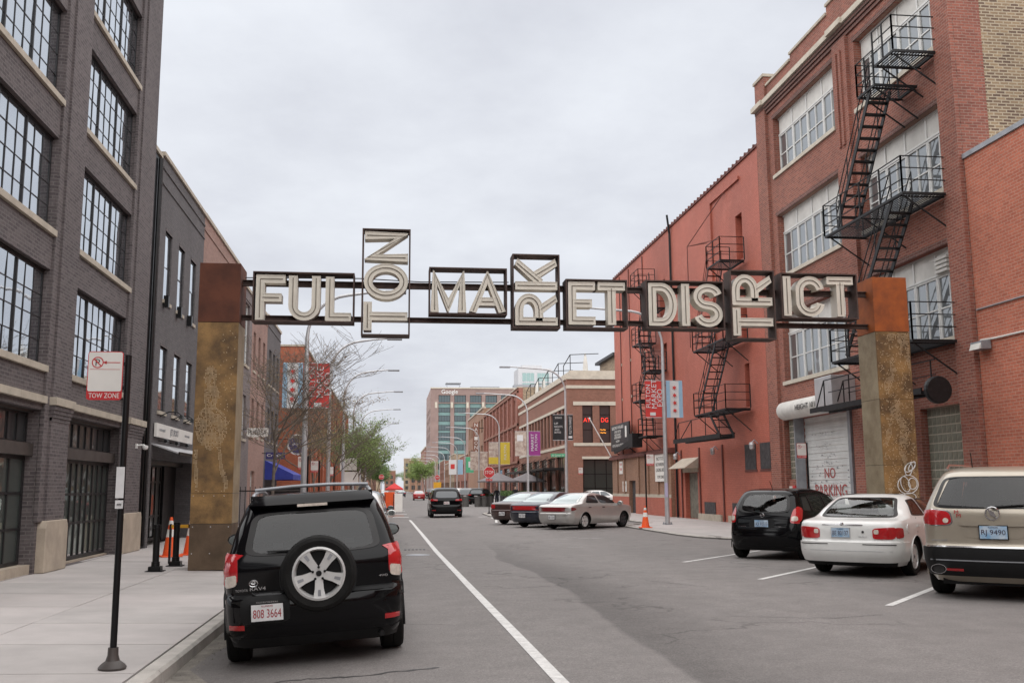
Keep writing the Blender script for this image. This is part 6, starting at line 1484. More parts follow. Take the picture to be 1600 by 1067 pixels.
# ---------------------------------------------------------------- white sedan
def sedan_slices(L_, W_, H_, tz=.95, tl=.62, rw=.62, hood=.98):
    w2 = W_/2; rb_, rt = tl, tl+rw
    return [(.20, .16, L_-.25, w2-.09, .2), (.30, .06, L_-.12, w2-.04, .24), (.46, .0, L_-.02, w2-.005, .26), (.60, .0, L_, w2, .26), (.635, .03, L_, w2, .25), (.80, .035, L_-.04, w2+.003, .24), (tz-.06, .06, L_-.3, w2-.01, .22), (tz-.01, .13, L_-.8, w2-.035, .2), (tz+.03, rb_, L_-1.15, w2-.06, .2), (tz+.2, rb_+rw*.45, L_-1.5, w2-.16, .2), (H_-.08, rt, L_-1.95, w2-.275, .2), (H_-.025, rt+.17, L_-2.15, w2-.36, .25), (H_, rt+.4, L_-2.35, w2-.48, .25)]
sc_ = 1.05; WS = sedan_slices(4.30, 1.85, 1.42, .97, .66, .68)
c = Car('parked_sedan', 'white sedan parked nose-in between the black hatchback and the champagne SUV', WS, 1.08, 2.42, 1.55, .325, .205, 'paint_white', place((8.47, 18.66), 44, 1.08, 1.55, sc_), 44, sc_, rb=.09, win=dict(rear=[(.70, 1.005), (-.70, 1.005), (-.535, 1.355), (.535, 1.355)], front=[(-.7, 1.03), (.7, 1.03), (.52, 1.33), (-.52, 1.33)], sides=[[(1.12, 1.04), (1.95, 1.02), (1.88, 1.335), (1.42, 1.31)], [(2.02, 1.02), (2.95, 1.0), (2.45, 1.33), (1.95, 1.335)]]))
c.glaze('glass_clear', 'glass_clear', .91, 'cabin_light', True, zs=-.04, rn=9)
c.wheels(7); c.mirrors(3.0, .98)
for k in (1, -1):
    c.patch('tail_light', 'lamp_red', 'rear', [(k*.46, .66), (k*.80, .66), (k*.83, .865), (k*.46, .84)], .012, 8, 6, rnd=7)
    c.patch('tail_light_clear', 'lamp_clear', 'rear', [(k*.48, .745), (k*.56, .745), (k*.56, .82), (k*.48, .82)], .017, 4, 4, rnd=4)
    c.patch('tail_light_side', 'lamp_red', k, [(.18, .67), (.36, .69), (.34, .845), (.18, .86)], .008, 6, 5, rnd=7)
    c.patch('bumper_strip', 'trim_black', 'rear', [(k*.30, .566), (k*.80, .562), (k*.80, .574), (k*.30, .578)], .036, 6, 2)
    c.seam([(1.98, .34), (1.98, 1.0)], k); c.seam([(1.14, .75), (1.28, 1.0)], k)
    for xh in (1.2, 2.1): p = c.side(xh, .86, k); MB().box(p.x-.09, p.x+.09, p.y-.01, p.y+.02*k, p.z-.015, p.z+.015).build('door_handle', M['white_paint'], c.root)
p = c.side(.62, .83, -1); MB().lathe([(0, -.006), (.075, -.006), (.078, 0), (.078, .004), (0, .004)], (p.x, p.y, p.z), 20, 'Y').build('fuel_flap', M['paint_white'], c.root, smooth=True)
c.patch('bumper', 'paint_white', 'rear', [(.83, .28), (-.83, .28), (-.89, .60), (.89, .60)], .03, 22, 6, skirt=.03)
for k in (1, -1): c.patch('bumper_side', 'paint_white', k, [(.12, .28), (.66, .28), (.66, .60), (.10, .60)], .022, 8, 6, skirt=.03)
c.patch('bumper_crease', 'galv', 'rear', [(.86, .455), (-.86, .455), (-.86, .462), (.86, .462)], .033, 14, 1)
c.patch('bumper_lower', 'trim_black', 'rear', [(.76, .205), (-.76, .205), (-.79, .27), (.79, .27)], .018, 14, 2)
c.patch('trunk_trim', 'chrome', 'rear', [(.42, .885), (-.30, .885), (-.30, .905), (.42, .905)], .012, 8, 2, rnd=6)
c.patch('plate_recess', 'paint_white', 'rear', [(.36, .665), (-.22, .665), (-.22, .865), (.36, .865)], .003, 6, 4, rnd=10)
c.plate(.08, .765, 'BE 80137', 'plate_blue', 'plate_ink', off=.015, frame_='galv'); c.text('SABLE', -.30, .70, .15, .025, 'galv'); c.text('GS', .52, .63, .05, .02, 'galv', .035)
MB().lathe([(0, -.006), (.022, -.004), (.022, 0)], (c.at_rear(-.30, .78, .006).x, -.30, .78), 10, 'X').build('keyhole', M['sign_black'], c.root)
MB().lathe([(.0, -.012), (.03, -.008), (.034, 0)], (c.at_rear(.06, .91, .012).x, .06, .91), 12, 'X').build('emblem', M['chrome'], c.root)
# ---------------------------------------------------------------- champagne SUV at the right edge
BIG = [(.24, .18, 4.7, .86, .2), (.36, .06, 4.9, .93, .25), (.52, .0, 5.05, .975, .28), (.66, .0, 5.08, .985, .28), (.72, .02, 5.08, .985, .27), (.76, .05, 5.07, .98, .25), (1.0, .06, 5.0, .985, .24), (1.16, .075, 4.7, .97, .22), (1.26, .12, 4.0, .94, .22), (1.45, .24, 3.65, .865, .22), (1.66, .40, 3.3, .765, .22), (1.74, .50, 3.1, .71, .24), (1.80, .72, 2.7, .60, .28), (1.825, 1.1, 2.3, .45, .3)]
sc_ = 1.06
c = Car('parked_large_suv', 'champagne large SUV with chrome round badge parked next to the white sedan', BIG, 1.0, 3.02, 1.70, .37, .255, 'paint_champagne', place((8.59, 14.64), 41, 1.0, 1.70, sc_), 41, sc_, rb=.10, win=dict(skip=1, rear=[(.80, 1.235), (-.80, 1.235), (-.66, 1.675), (.66, 1.675)], front=[(-.8, 1.28), (.8, 1.28), (.62, 1.68), (-.62, 1.68)], sides=[[(.62, 1.30), (1.30, 1.27), (1.25, 1.62), (.85, 1.62)], [(1.38, 1.27), (2.4, 1.26), (2.32, 1.66), (1.32, 1.64)], [(2.48, 1.26), (3.5, 1.25), (3.08, 1.62), (2.40, 1.66)]]))
c.glaze('glass_privacy', 'glass_privacy', .93, 'cabin_light', zs=.18, rn=8)
c.wheels(6); c.mirrors(3.5, 1.22)
for k in (1, -1):
    c.patch('tail_light_bezel', 'chrome', 'rear', [(k*.50, 1.0), (k*.90, .995), (k*.91, 1.23), (k*.53, 1.21)], .006, 8, 6, rnd=4)
    c.patch('tail_light', 'lamp_red', 'rear', [(k*.52, 1.015), (k*.905, 1.005), (k*.91, 1.22), (k*.55, 1.195)], .014, 8, 6, rnd=4)
    c.patch('tail_light_reversing', 'lamp_clear', 'rear', [(k*.565, 1.035), (k*.64, 1.035), (k*.64, 1.105), (k*.565, 1.105)], .02, 5, 5, rnd=2)
    c.patch('tail_light_side', 'lamp_red', k, [(.22, 1.01), (.36, 1.03), (.42, 1.19), (.24, 1.22)], .008, 6, 5, rnd=5)
    c.patch('reflector', 'lamp_red', 'rear', [(k*.40, .405), (k*.62, .405), (k*.62, .435), (k*.40, .435)], .03, 5, 2)
    mbx = MB().lathe([(.075, -.12), (.08, -.12), (.082, .02)], (0, 0, 0), 18, 'X', cap=False); mbx.v = [(.07+v[0], k*.71+v[1]*1.25, .42+v[2]*.8) for v in mbx.v]; mbx.build('exhaust_tip', M['chrome'], c.root, smooth=True)
    MB().lathe([(0, -.02), (.072, -.02)], (.0, k*.71, .42), 12, 'X', cap=False).build('exhaust_bore', M['sign_black'], c.root)
    MB().tube([Vector((.75, k*.66, 1.78)), Vector((.95, k*.66, 1.845)), Vector((2.6, k*.64, 1.86)), Vector((2.85, k*.63, 1.80))], .018, 8).build('roof_rail', M['chrome'], c.root, smooth=True)
    c.seam([(.70, .80), (1.32, 1.25)], k); c.seam([(2.44, .4), (2.44, 1.25)], k)
c.patch('bumper', 'trim_black', 'rear', [(.90, .34), (-.90, .34), (-.955, .70), (.955, .70)], .028, 22, 6, skirt=.03)
for k in (1, -1): c.patch('bumper_side', 'trim_black', k, [(.10, .34), (.52, .34), (.55, .70), (.10, .70)], .026, 8, 6, skirt=.03)
c.patch('bumper_chrome', 'chrome', 'rear', [(.94, .70), (-.94, .70), (-.94, .718), (.94, .718)], .034, 16, 2)
c.patch('bumper_line', 'galv_dark', 'rear', [(.93, .53), (-.93, .53), (-.93, .545), (.93, .545)], .034, 16, 2)
c.patch('plate_recess', 'paint_champagne', 'rear', [(.36, .84), (-.36, .84), (-.42, 1.0), (.42, 1.0)], .006, 8, 4, rnd=8)
c.patch('tailgate_handle', 'paint_champagne', 'rear', [(.42, 1.0), (-.42, 1.0), (-.42, 1.07), (.42, 1.07)], .03, 8, 4, rnd=6)
c.plate(.0, .92, 'RJ 9490', 'plate_blue', 'plate_ink', off=.02, w_=.34, h_=.17)
px_ = c.at_rear(0, 1.17, .014).x; em = MB(); em.tube(ring3(px_, 0, 1.17, .085, .085), .012, 6, closed=True)
for q in (-.028, 0, .028): em.bar((px_, q+.02, 1.215+q*.6), (px_, q-.02, 1.125+q*.6), .02)
em.build('emblem', M['chrome'], c.root)['kind'] = 'stuff'
c.text('M', .46, 1.19, .055, .05, 'lamp_red', .01); c.text('M', .43, 1.14, .055, .05, 'lamp_red', .01); c.text('ENCLAVE', .70, .80, .2, .025, 'galv_dark')
c.wiper(.0, 1.255, -.5, 1.30); c.patch('wiper_sweep', 'trim_black', 'rear', [(.70, 1.255), (.10, 1.235), (.10, 1.25), (.70, 1.28)], .012, 6, 2)
MB().bar((1.0, .35, 1.81), (.92, .35, 2.02), .012).build('antenna', M['trim_black'], c.root)
# ---------------------------------------------------------------- silver and dark sedans in the bay beyond
def sedan(name, label, loc, head, pm, sc_=1.0, L_=4.58, W_=1.74, H_=1.37, light='lamp_dark_red', band=True, res=.8, gl='car_glass_clear', rims='rim_alloy', dark=(), plate='plate_white', txt='AB 1234', group=None, wheels=6):
    c = Car(name, label, sedan_slices(L_, W_, H_, .93, .62, .70), 1.0, 2.62, W_-.3, .31, .2, pm, loc, head, sc_, res=res, rb=.08, group=group)
    c.wheels(wheels, rims, dark); c.mirrors(3.25, .95); w2 = W_/2
    c.patch('rear_window', gl, 'rear', [(w2-.2, .975), (-w2+.2, .975), (-w2+.36, H_-.08), (w2-.36, H_-.08)], .004, 10, 6, rnd=8)
    side_glass(c, [[(1.08, .99), (1.95, .97), (1.88, H_-.09), (1.42, H_-.1)], [(2.03, .97), (3.1, .955), (2.55, H_-.1), (1.95, H_-.085)]], 'car_glass')
    if band: c.patch('tail_light', light, 'rear', [(w2-.05, .68), (-w2+.05, .68), (-w2+.06, .83), (w2-.06, .83)], .012, 14, 4, rnd=10)
    for k in (1, -1):
        if not band: c.patch('tail_light', light, 'rear', [(k*(w2-.42), .68), (k*(w2-.06), .68), (k*(w2-.06), .85), (k*(w2-.42), .83)], .012, 8, 4, rnd=6)
        c.patch('tail_light_side', light, k, [(.18, .69), (.42, .75), (.34, .82), (.18, .84)], .008, 5, 4, rnd=5)
        c.seam([(1.99, .34), (1.99, .96)], k); c.seam([(1.1, .72), (1.25, .96)], k)
        for xh in (1.25, 2.15): p = c.side(xh, .82, k); MB().box(p.x-.08, p.x+.08, p.y-.01, p.y+.018*k, p.z-.013, p.z+.013).build('door_handle', M['trim_black'], c.root)
    c.patch('windscreen', 'car_glass', 'front', [(-w2+.2, .985), (w2-.2, .985), (w2-.36, H_-.08), (-w2+.36, H_-.08)], .004, 8, 5, rnd=8)
    c.patch('bumper', pm, 'rear', [(w2-.06, .28), (-w2+.06, .28), (-w2+.05, .59), (w2-.05, .59)], .025, 14, 5, rnd=12, skirt=.03)
    c.plate(.0, .47, txt, plate, 'plate_ink', off=.04); return c
sedan('parked_sedan', 'silver sedan with dark red tail band and one black wheel parked nose-in by the bulb-out', place((6.62, 40.0), 47, 1.0, 1.44, 1.05), 47, 'paint_silver', 1.05, dark=(('f', -1),))
sedan('parked_sedan', 'dark navy sedan with full width red tail band beside the silver sedan', place((5.75, 42.4), 46, 1.0, 1.44, 1.08), 46, 'paint_navy', 1.08, light='lamp_red', txt='CD 5521')
sedan('parked_sedan', 'dark brown sedan with split tail lamps beside the navy sedan', place((5.3, 46.0), 46, 1.0, 1.44, 1.08), 46, 'paint_brown', 1.08, band=False, light='lamp_red', txt='EH 7730')
# ---------------------------------------------------------------- other traffic
def suv(name, label, loc, head, pm, sc_=1.0, res=.55, group=None, txt='BK 20417', gl='car_glass', light='lamp_red', wheels=5):
    sl_ = [(z*.985, a, b+.1, w_+.005, r_) for z, a, b, w_, r_ in SUV]
    c = Car(name, label, sl_, .86, 2.69, 1.58, .355, .225, pm, loc, head, sc_, res=res, group=group); c.wheels(wheels, 'rim_alloy'); c.mirrors(3.1, 1.08)
    c.patch('rear_window', gl, 'rear', [(.62, 1.10), (-.62, 1.10), (-.55, 1.46), (.55, 1.46)], .004, 8, 6, rnd=7)
    side_glass(c, [[(.50, 1.14), (1.95, 1.10), (1.9, 1.46), (.70, 1.45)], [(2.02, 1.10), (3.0, 1.08), (2.6, 1.44), (1.96, 1.46)]])
    for k in (1, -1):
        c.patch('tail_light', light, 'rear', [(k*.48, .93), (k*.88, .93), (k*.86, 1.03), (k*.50, 1.02)], .012, 6, 4, rnd=7); c.patch('tail_light_side', light, k, [(.14, .93), (.42, .96), (.40, 1.03), (.16, 1.04)], .008, 4, 3)
        c.patch('reflector', light, 'rear', [(k*.6, .40), (k*.8, .40), (k*.8, .44), (k*.6, .44)], .012, 4, 2)
        c.seam([(1.98, .4), (1.98, 1.1)], k)
    c.patch('windscreen', 'car_glass', 'front', [(-.72, 1.14), (.72, 1.14), (.58, 1.48), (-.58, 1.48)], .004, 8, 5, rnd=8)
    c.patch('bumper', 'trim_black', 'rear', [(.86, .27), (-.86, .27), (-.87, .60), (.87, .60)], .02, 12, 4, rnd=12, skirt=.03)
    c.plate(0, .82, txt, off=.02); return c
suv('moving_suv', 'black SUV driving away down the middle of the street', (3.22, 57.0, .015), 0, 'paint_black', 1.04, .7)
sedan('moving_sedan', 'red sedan driving away far down the street', (4.05, 141, .03), 0, 'paint_red', 1.0, band=False, light='lamp_red', res=.45)
# parked along the left kerb ahead of the black SUV
def zl(x): return road_z(x)
suv('parked_suv', 'dark maroon SUV parked just ahead of the black SUV', (-1.02, 17.1, -.055), -1, 'paint_maroon', .94, .6)
suv('parked_suv', 'white SUV parked ahead of the maroon SUV', (-.98, 23.2, -.05), 0, 'paint_white', 1.02, .55, gl='car_glass_clear')
suv('parked_suv', 'dark navy SUV parked ahead of the white SUV', (-1.0, 29.6, -.05), 0, 'paint_navy', 1.02, .5)
sedan('parked_sedan', 'grey sedan parked ahead of the navy SUV at the left kerb', (-.95, 36.0, -.05), 0, 'paint_grey', 1.0, res=.4, band=False)
# diagonal row beyond the side street
row = [(7.6, 100, 'suv', 'paint_black', 'black SUV with bright rear plate'), (6.9, 105.5, 'suv', 'paint_grey', 'grey SUV'), (6.0, 113, 'suv', 'paint_white', 'white SUV'), (5.4, 119, 'suv', 'paint_black', 'black SUV without roof load'), (5.2, 126, 'sedan', 'paint_grey', 'grey sedan'), (5.3, 133, 'suv', 'paint_silver', 'silver SUV'), (5.4, 141, 'sedan', 'paint_navy', 'navy sedan'), (5.5, 150, 'suv', 'paint_grey', 'dull grey SUV'), (5.6, 160, 'sedan', 'paint_black', 'black sedan'), (5.7, 172, 'suv', 'paint_brown', 'brown SUV')]
for i, (x, y, kd, pm, lb) in enumerate(row):
    f_ = suv if kd == 'suv' else sedan
    f_('parked_suv' if kd == 'suv' else 'parked_sedan', lb+' in the angled row in front of the restaurants', (x+1.0, y, .05), 30 if y > 108 else 20, pm, 1.0, res=.35, group='cars parked at an angle past the side street')
rowl = [(-1.0, 88, 'paint_grey', 'grey sedan'), (-1.0, 95, 'paint_navy', 'navy sedan'), (-1.0, 150, 'paint_white', 'white sedan'), (-.9, 170, 'paint_black', 'black sedan'), (-.9, 185, 'paint_grey', 'dull grey sedan'), (2.2, 200, 'paint_navy', 'dark blue sedan driving')]
for x, y, pm, lb in rowl: sedan('parked_sedan' if x < 0 else 'moving_sedan', lb+' far along the left half of the street', (x, y, road_z(x)), 0, pm, 1.0, res=.3, band=False, light='lamp_red', group='cars far along the left half of the street')
c = sedan('parked_sedan', 'white car parked in the side street by the brown brick front', (17.6, 75.5, .05), 250, 'paint_white', 1.05, res=.5, band=False)
# ================================================================ street furniture
def tow_sign(label, loc, h_, w_=.305, sh=.457, zc=None, bent=0, base_m='iron', side=-1, group=None, paper=None, rot=0):
    """round black post in an iron foot with a no parking / tow zone plate mounted on one side"""
    t = thing('no_parking_sign', label, 'sign', loc, rot, group); zc = zc or h_-.24
    MB().tube([(0, 0, .1), (bent*.4, 0, h_*.5), (bent, 0, h_)], .032, 12).build('post', M['black_paint'], t, smooth=True)
    MB().lathe([(.0, 0), (.125, 0), (.13, .02), (.11, .045), (.065, .08), (.05, .13), (.047, .2), (.0, .2)], (0, 0, 0), 18).build('post_foot', M['bronze_metal'] if base_m != 'iron' else M['iron'], t, smooth=True)
    cx = bent+side*(w_/2+.035); y = -.045
    def rr(x0, x1, z0, z1, r_, n_=4):
        P_ = []
        for (a, b, st) in ((x1-r_, z1-r_, 0), (x0+r_, z1-r_, 90), (x0+r_, z0+r_, 180), (x1-r_, z0+r_, 270)):
            for i in range(n_+1): q = rad(st+90*i/n_); P_.append((a+r_*math.cos(q), b+r_*math.sin(q)))
        return P_
    mp = lambda u, v, d: (cx+u, d, zc+v)
    pl = MB().prism(rr(-w_/2, w_/2, -sh/2, sh/2, .03), mp, y, y+.006).build('plate', M['sign_red'], t)
    MB().prism(rr(-w_/2+.008, w_/2-.008, -sh/2+.085, sh/2-.008, .02), mp, y-.0025, y-.0005).build('white_field', M['sign_white'], pl)
    lettering('TOW ZONE', (cx, y, zc-sh/2+.044), (1, 0, 0), (0, 0, 1), w_*.86, .048, M['sign_white'], pl, lift=.001, thick=.003)
    ring = MB(); n_ = 28; xc, zz_ = cx-w_*.22, zc+sh*.27
    for (ra, rb_) in ((.056, .046),):
        ring.add([(xc+r_*math.cos(2*PI*i/n_), y-.0045, zz_+r_*math.sin(2*PI*i/n_)) for r_ in (ra, rb_) for i in range(n_)], [(i, (i+1) % n_, n_+(i+1) % n_, n_+i) for i in range(n_)])
    ring.add([(xc-.038, y-.0055, zz_+.030), (xc-.030, y-.0055, zz_+.038), (xc+.038, y-.0055, zz_-.030), (xc+.030, y-.0055, zz_-.038)], [(0, 1, 2, 3)]); ring.build('prohibition_ring', M['sign_red'], pl, fix=False)
    lettering('P', (xc, y-.001, zz_), (1, 0, 0), (0, 0, 1), .042, .066, M['sign_black'], pl, lift=.0015, thick=.002)
    ar = MB().add([(cx-.0, y-.004, zz_-.004), (cx+w_*.42, y-.004, zz_-.004), (cx+w_*.42, y-.004, zz_+.004), (cx, y-.004, zz_+.004)], [(0, 1, 2, 3)]); ar.add([(cx-.03, y-.004, zz_), (cx+.012, y-.004, zz_-.017), (cx+.012, y-.004, zz_+.017)], [(0, 1, 2)]); ar.build('arrow', M['sign_red'], pl, fix=False)
    MB().add([(cx-w_*.42, y-.004, zc+sh*.125), (cx+w_*.42, y-.004, zc+sh*.125), (cx+w_*.42, y-.004, zc+sh*.133), (cx-w_*.42, y-.004, zc+sh*.133)], [(0, 1, 2, 3)]).build('rule', M['sign_red'], pl, fix=False)
    for z in (zc+.12, zc-.12): MB().box(bent+side*.04-.03, bent+side*.04+.03, -.042, .03, z-.018, z+.018).build('bracket', M['iron'], t)
    return t
S1 = tow_sign('white no parking TOW ZONE sign on a black post beside the near black SUV', (-2.60, 9.98, .026), 3.0, w_=.335, sh=.48, zc=2.79, bent=.0, base_m='bronze')
for (z0, z1, a) in ((1.60, 1.90, .035), (1.50, 1.58, .028)):
    o = MB().box(-.036-a*.3, .03, -.041, -.036, z0, z1).build('paper_notice', M['plate_white'], S1)
lettering('NOTICE', (-.005, -.041, 1.54), (1, 0, 0), (0, 0, 1), .04, .016, M['sign_black'], S1)
mat('lilac_paper', (.52, .48, .66), .7, var=.05)
for sgn_loc, lb in (((10.16, 38.5, SW), 'no parking TOW ZONE sign on a thin black post next to the lone orange cone'), ((12.75, 28.9, SW), 'no parking TOW ZONE sign on a black post before the roller door'), ((12.7, 64.2, SW), 'no parking sign on a black post in front of the restaurant side windows')):
    tow_sign(lb, sgn_loc, 2.9, side=1 if sgn_loc[0] < 11 else -1)
for k, y in enumerate((34.5, 40.0, 50.5)):
    tow_sign(['no parking sign on a black post beneath the bare tree by the first banner lamp', 'no parking sign on a black post before the iron fence', 'no parking sign on a black post past the second lamp'][k], (-2.85, y, .03), 2.8, side=-1)
# bollards
for k, (x, y) in enumerate(((-4.72, 20.95), (-4.62, 22.35))):
    t = thing('bollard', ['black steel bollard with square foot plate nearer the charcoal loft door', 'black steel bollard with square foot plate standing behind its twin'][k], 'bollard', (x, y, .075), group='black bollards beside the gateway pillar')
    MB().lathe([(.066, .16), (.066, .86), (.075, .87), (.075, .93), (.0, .93)], (0, 0, 0), 18).build('post', M['black_paint'], t, smooth=True)
    bev(MB().box(-.12, .12, -.12, .12, .012, .10).build('socket', M['black_paint'], t), .008); MB().lathe([(.085, .10), (.082, .19), (.06, .19)], (0, 0, 0), 16).build('collar', M['black_paint'], t)
    bev(MB().box(-.17, .17, -.17, .17, 0, .016).build('foot_plate', M['iron'], t), .003)
    MB().box(-.02, .02, .06, .10, .80, .86).build('chain_eye', M['galv_dark'], t)
mat('cone_orange', (.85, .11, .02), .5, var=.08); mat('cone_white', (.75, .74, .70), .4, var=.05); mat('barrier_yellow', (.75, .38, .02), .5, var=.1)
bar_ = thing('barrier_bar', 'yellow and black striped barrier bar between the bollards and the pillar', 'barrier', (-4.6, 23.0, .0))
MB().box(-.3, 1.0, -.03, .03, .86, .93).build('rail', M['barrier_yellow'], bar_); MB().box(-.31, -.27, -.04, .04, .08, .95).build('post', M['black_paint'], bar_); MB().box(.96, 1.0, -.04, .04, .06, .95).build('post', M['black_paint'], bar_)
for k in range(4): MB().box(-.2+k*.3, -.08+k*.3, -.034, .034, .855, .935).build('stripe', M['black_paint'], bar_)
def cone(label, loc, h_=.72, group=None, bands=((.36, .5), (.58, .66))):
    t = thing('traffic_cone', label, 'cone', loc, random.uniform(0, 1), group); r0, r1 = .135*h_/.72, .03
    MB().lathe([(r0, .03), (r1, h_), (r1*.7, h_), (r1*.6, h_*.97)], (0, 0, 0), 20).build('cone', M['cone_orange'], t, smooth=True)
    bev(MB().box(-.19*h_/.72, .19*h_/.72, -.19*h_/.72, .19*h_/.72, 0, .03).build('foot', M['cone_orange'], t), .01)
    for (a, b) in bands:
        f = lambda q: r0+(r1-r0)*((q*h_/.72-.03)/(h_-.03))+.003
        MB().lathe([(f(a), a*h_/.72), (f(b), b*h_/.72)], (0, 0, 0), 20, cap=False).build('reflective_band', M['cone_white'], t, smooth=True)
cone('tall orange cone with white bands between the bollards', (-5.35, 25.2, .09), .95, 'orange cones by the gateway pillar'); cone('orange cone behind the banded cone at the black shopfront', (-5.0, 25.9, .085), .95, 'orange cones by the gateway pillar')
cone('orange cone with two white bands at the kerb between pillar and near SUV', (-3.05, 24.2, .04), 1.0, bands=((.36, .44), (.50, .58), (.63, .68)))
cone('lone orange cone with white bands on the right bulb-out sidewalk', (9.98, 38.05, SW), .85)
t = thing('orange_barrel', 'orange slatted barricade sign standing in the left traffic lane', 'barricade', (-.1, 62.5, 0)); MB().box(-.3, .35, -.03, .03, .3, 1.5).build('panel', M['cone_orange'], t); MB().bar((-.25, -.3, 0), (-.25, 0, 1.4), .05).bar((-.25, .3, 0), (-.25, 0, 1.4), .05).bar((.3, -.3, 0), (.3, 0, 1.4), .05).bar((.3, .3, 0), (.3, 0, 1.4), .05).build('legs', M['iron'], t)
t = thing('sandwich_board', 'white sandwich board standing past the crossing', 'sign', (.55, 74, 0)); MB().add([(-.33, -.3, 0), (.33, -.3, 0), (.33, 0, 1.35), (-.33, 0, 1.35), (-.33, -.27, 0), (.33, -.27, 0), (.33, .03, 1.35), (-.33, .03, 1.35)], [(0, 1, 2, 3), (7, 6, 5, 4), (0, 3, 7, 4), (1, 5, 6, 2), (0, 4, 5, 1), (3, 2, 6, 7)]).build('front_panel', M['sign_white'], t); MB().add([(-.33, .3, 0), (.33, .3, 0), (.33, .04, 1.35), (-.33, .04, 1.35)], [(0, 1, 2, 3)]).build('back_panel', M['dark_metal'], t)
# stop sign
def stop_sign(label, loc, h_=2.62, s_=.36, small=True):
    t = thing('stop_sign', label, 'sign', loc); P_ = [(s_*math.cos(rad(22.5+45*i)), s_*math.sin(rad(22.5+45*i))) for i in range(8)]
    MB().tube([(0, 0, .1), (0, 0, h_-.3)], .028, 8).build('post', M['black_paint'], t); MB().lathe([(.12, 0), (.1, .05), (.04, .12), (.03, .2)], (0, 0, 0), 12).build('post_foot', M['iron'], t)
    mp = lambda u, v, d: (u, d, h_+v)
    a = MB().prism(P_, mp, -.04, -.034).build('border', M['sign_white'], t); MB().prism([(u*.93, v*.93) for u, v in P_], mp, -.046, -.0405).build('face', M['sign_red'], a)
    lettering('STOP', (0, -.046, h_), (1, 0, 0), (0, 0, 1), s_*1.45, s_*.56, M['sign_white'], a)
    if small: o = MB().box(-.2, .2, -.04, -.034, h_-s_-.16, h_-s_-.02).build('all_way_plate', M['sign_red'], t); lettering('ALL WAY', (0, -.04, h_-s_-.09), (1, 0, 0), (0, 0, 1), .34, .075, M['sign_white'], o)
    return t
stop_sign('red octagonal STOP sign on the corner bulb-out', (6.08, 61.0, SW), 2.55, .37); stop_sign('small red STOP sign above a yellow plate beyond the parked row', (6.0, 128, 0), 3.1, .36, False); stop_sign('STOP sign at the left kerb above the red tent', (-1.2, 128, 0), 3.2, .36, False)
t = thing('warning_sign', 'yellow pedestrian warning plate under the far stop sign', 'sign', (6.0, 127.7, 0)); MB().box(-.5, .5, -.03, .0, 1.6, 2.5).build('plate', M['barrier_yellow'], t); MB().tube([(0, .03, 0), (0, .03, 2.4)], .03, 8).build('post', M['iron'], t)
t = thing('round_head_sign', 'white double notice with round black hoop at the left kerb', 'sign', (-2.6, 66, .03)); MB().box(-.75, .35, -.03, 0, 2.9, 3.7).build('plate', M['sign_white'], t); MB().box(-.65, .45, -.035, -.005, 2.0, 2.8).build('plate', M['sign_white'], t); MB().tube([(0, .03, 0), (0, .03, 3.2)], .03, 8).build('post', M['black_paint'], t); MB().tube(loop(0, 3.3, .55, .45, 0, 0, PI), .03, 6).build('hoop', M['iron'], t)
for o in list(t.children):
    if o.name.startswith('hoop'): o.location = (0, -YA, 0)
# ---------------------------------------------------------------- lamp posts with banners
mat('flag_blue', (.32, .50, .66), .7, var=.04); mat('flag_white', (.68, .68, .68), .7, var=.03); mat('banner_red', (.60, .045, .04), .65, var=.05); mat('banner_yellow', (.62, .46, .05), .65, var=.05); mat('banner_purple', (.26, .03, .20), .65, var=.05); mat('banner_black', (.02, .02, .022), .65, var=.1); mat('banner_green', (.10, .42, .22), .65, var=.05); mat('banner_photo', (.30, .20, .17), .65, vscale=2.5, c2=(.60, .52, .44))
def lamp(label, loc, arm=-1, h_=9.3, reach=3.6, group='street lamps along the kerbs', seg=12):
    t = thing('street_lamp', label, 'street lamp', loc, 0, group)
    MB().tube([(0, 0, 0), (0, 0, 2.5), (0, 0, 5.5), (0, 0, h_-1.6)], [.105, .095, .08, .065], seg).build('pole', M['galv'], t, smooth=True)
    P_ = [(0, 0, h_-1.6)]+[(arm*1.5*(1-math.cos(rad(a))), 0, h_-1.6+1.5*math.sin(rad(a))) for a in range(12, 86, 12)]+[(arm*reach*.75, 0, h_-.02), (arm*reach, 0, h_+.04)]
    MB().tube(P_, [.065]+[.055]*(len(P_)-3)+[.045, .04], 10).build('arm', M['galv'], t, smooth=True)
    bev(MB().box(min(arm*reach, arm*(reach+.7)), max(arm*reach, arm*(reach+.7)), -.13, .13, h_-.03, h_+.06).build('lamp_head', M['galv_dark'], t), .02)
    bp = MB().box(-.17, .17, -.17, .17, 0, .03).build('base_plate', M['galv_dark'], t)
    for a in range(4): MB().lathe([(.03, 0), (.03, .06), (.015, .08)], (.13*(1 if a % 2 else -1), .13*(1 if a > 1 else -1), .03), 8).build('anchor_bolt', M['galv_dark'], bp)
    return t
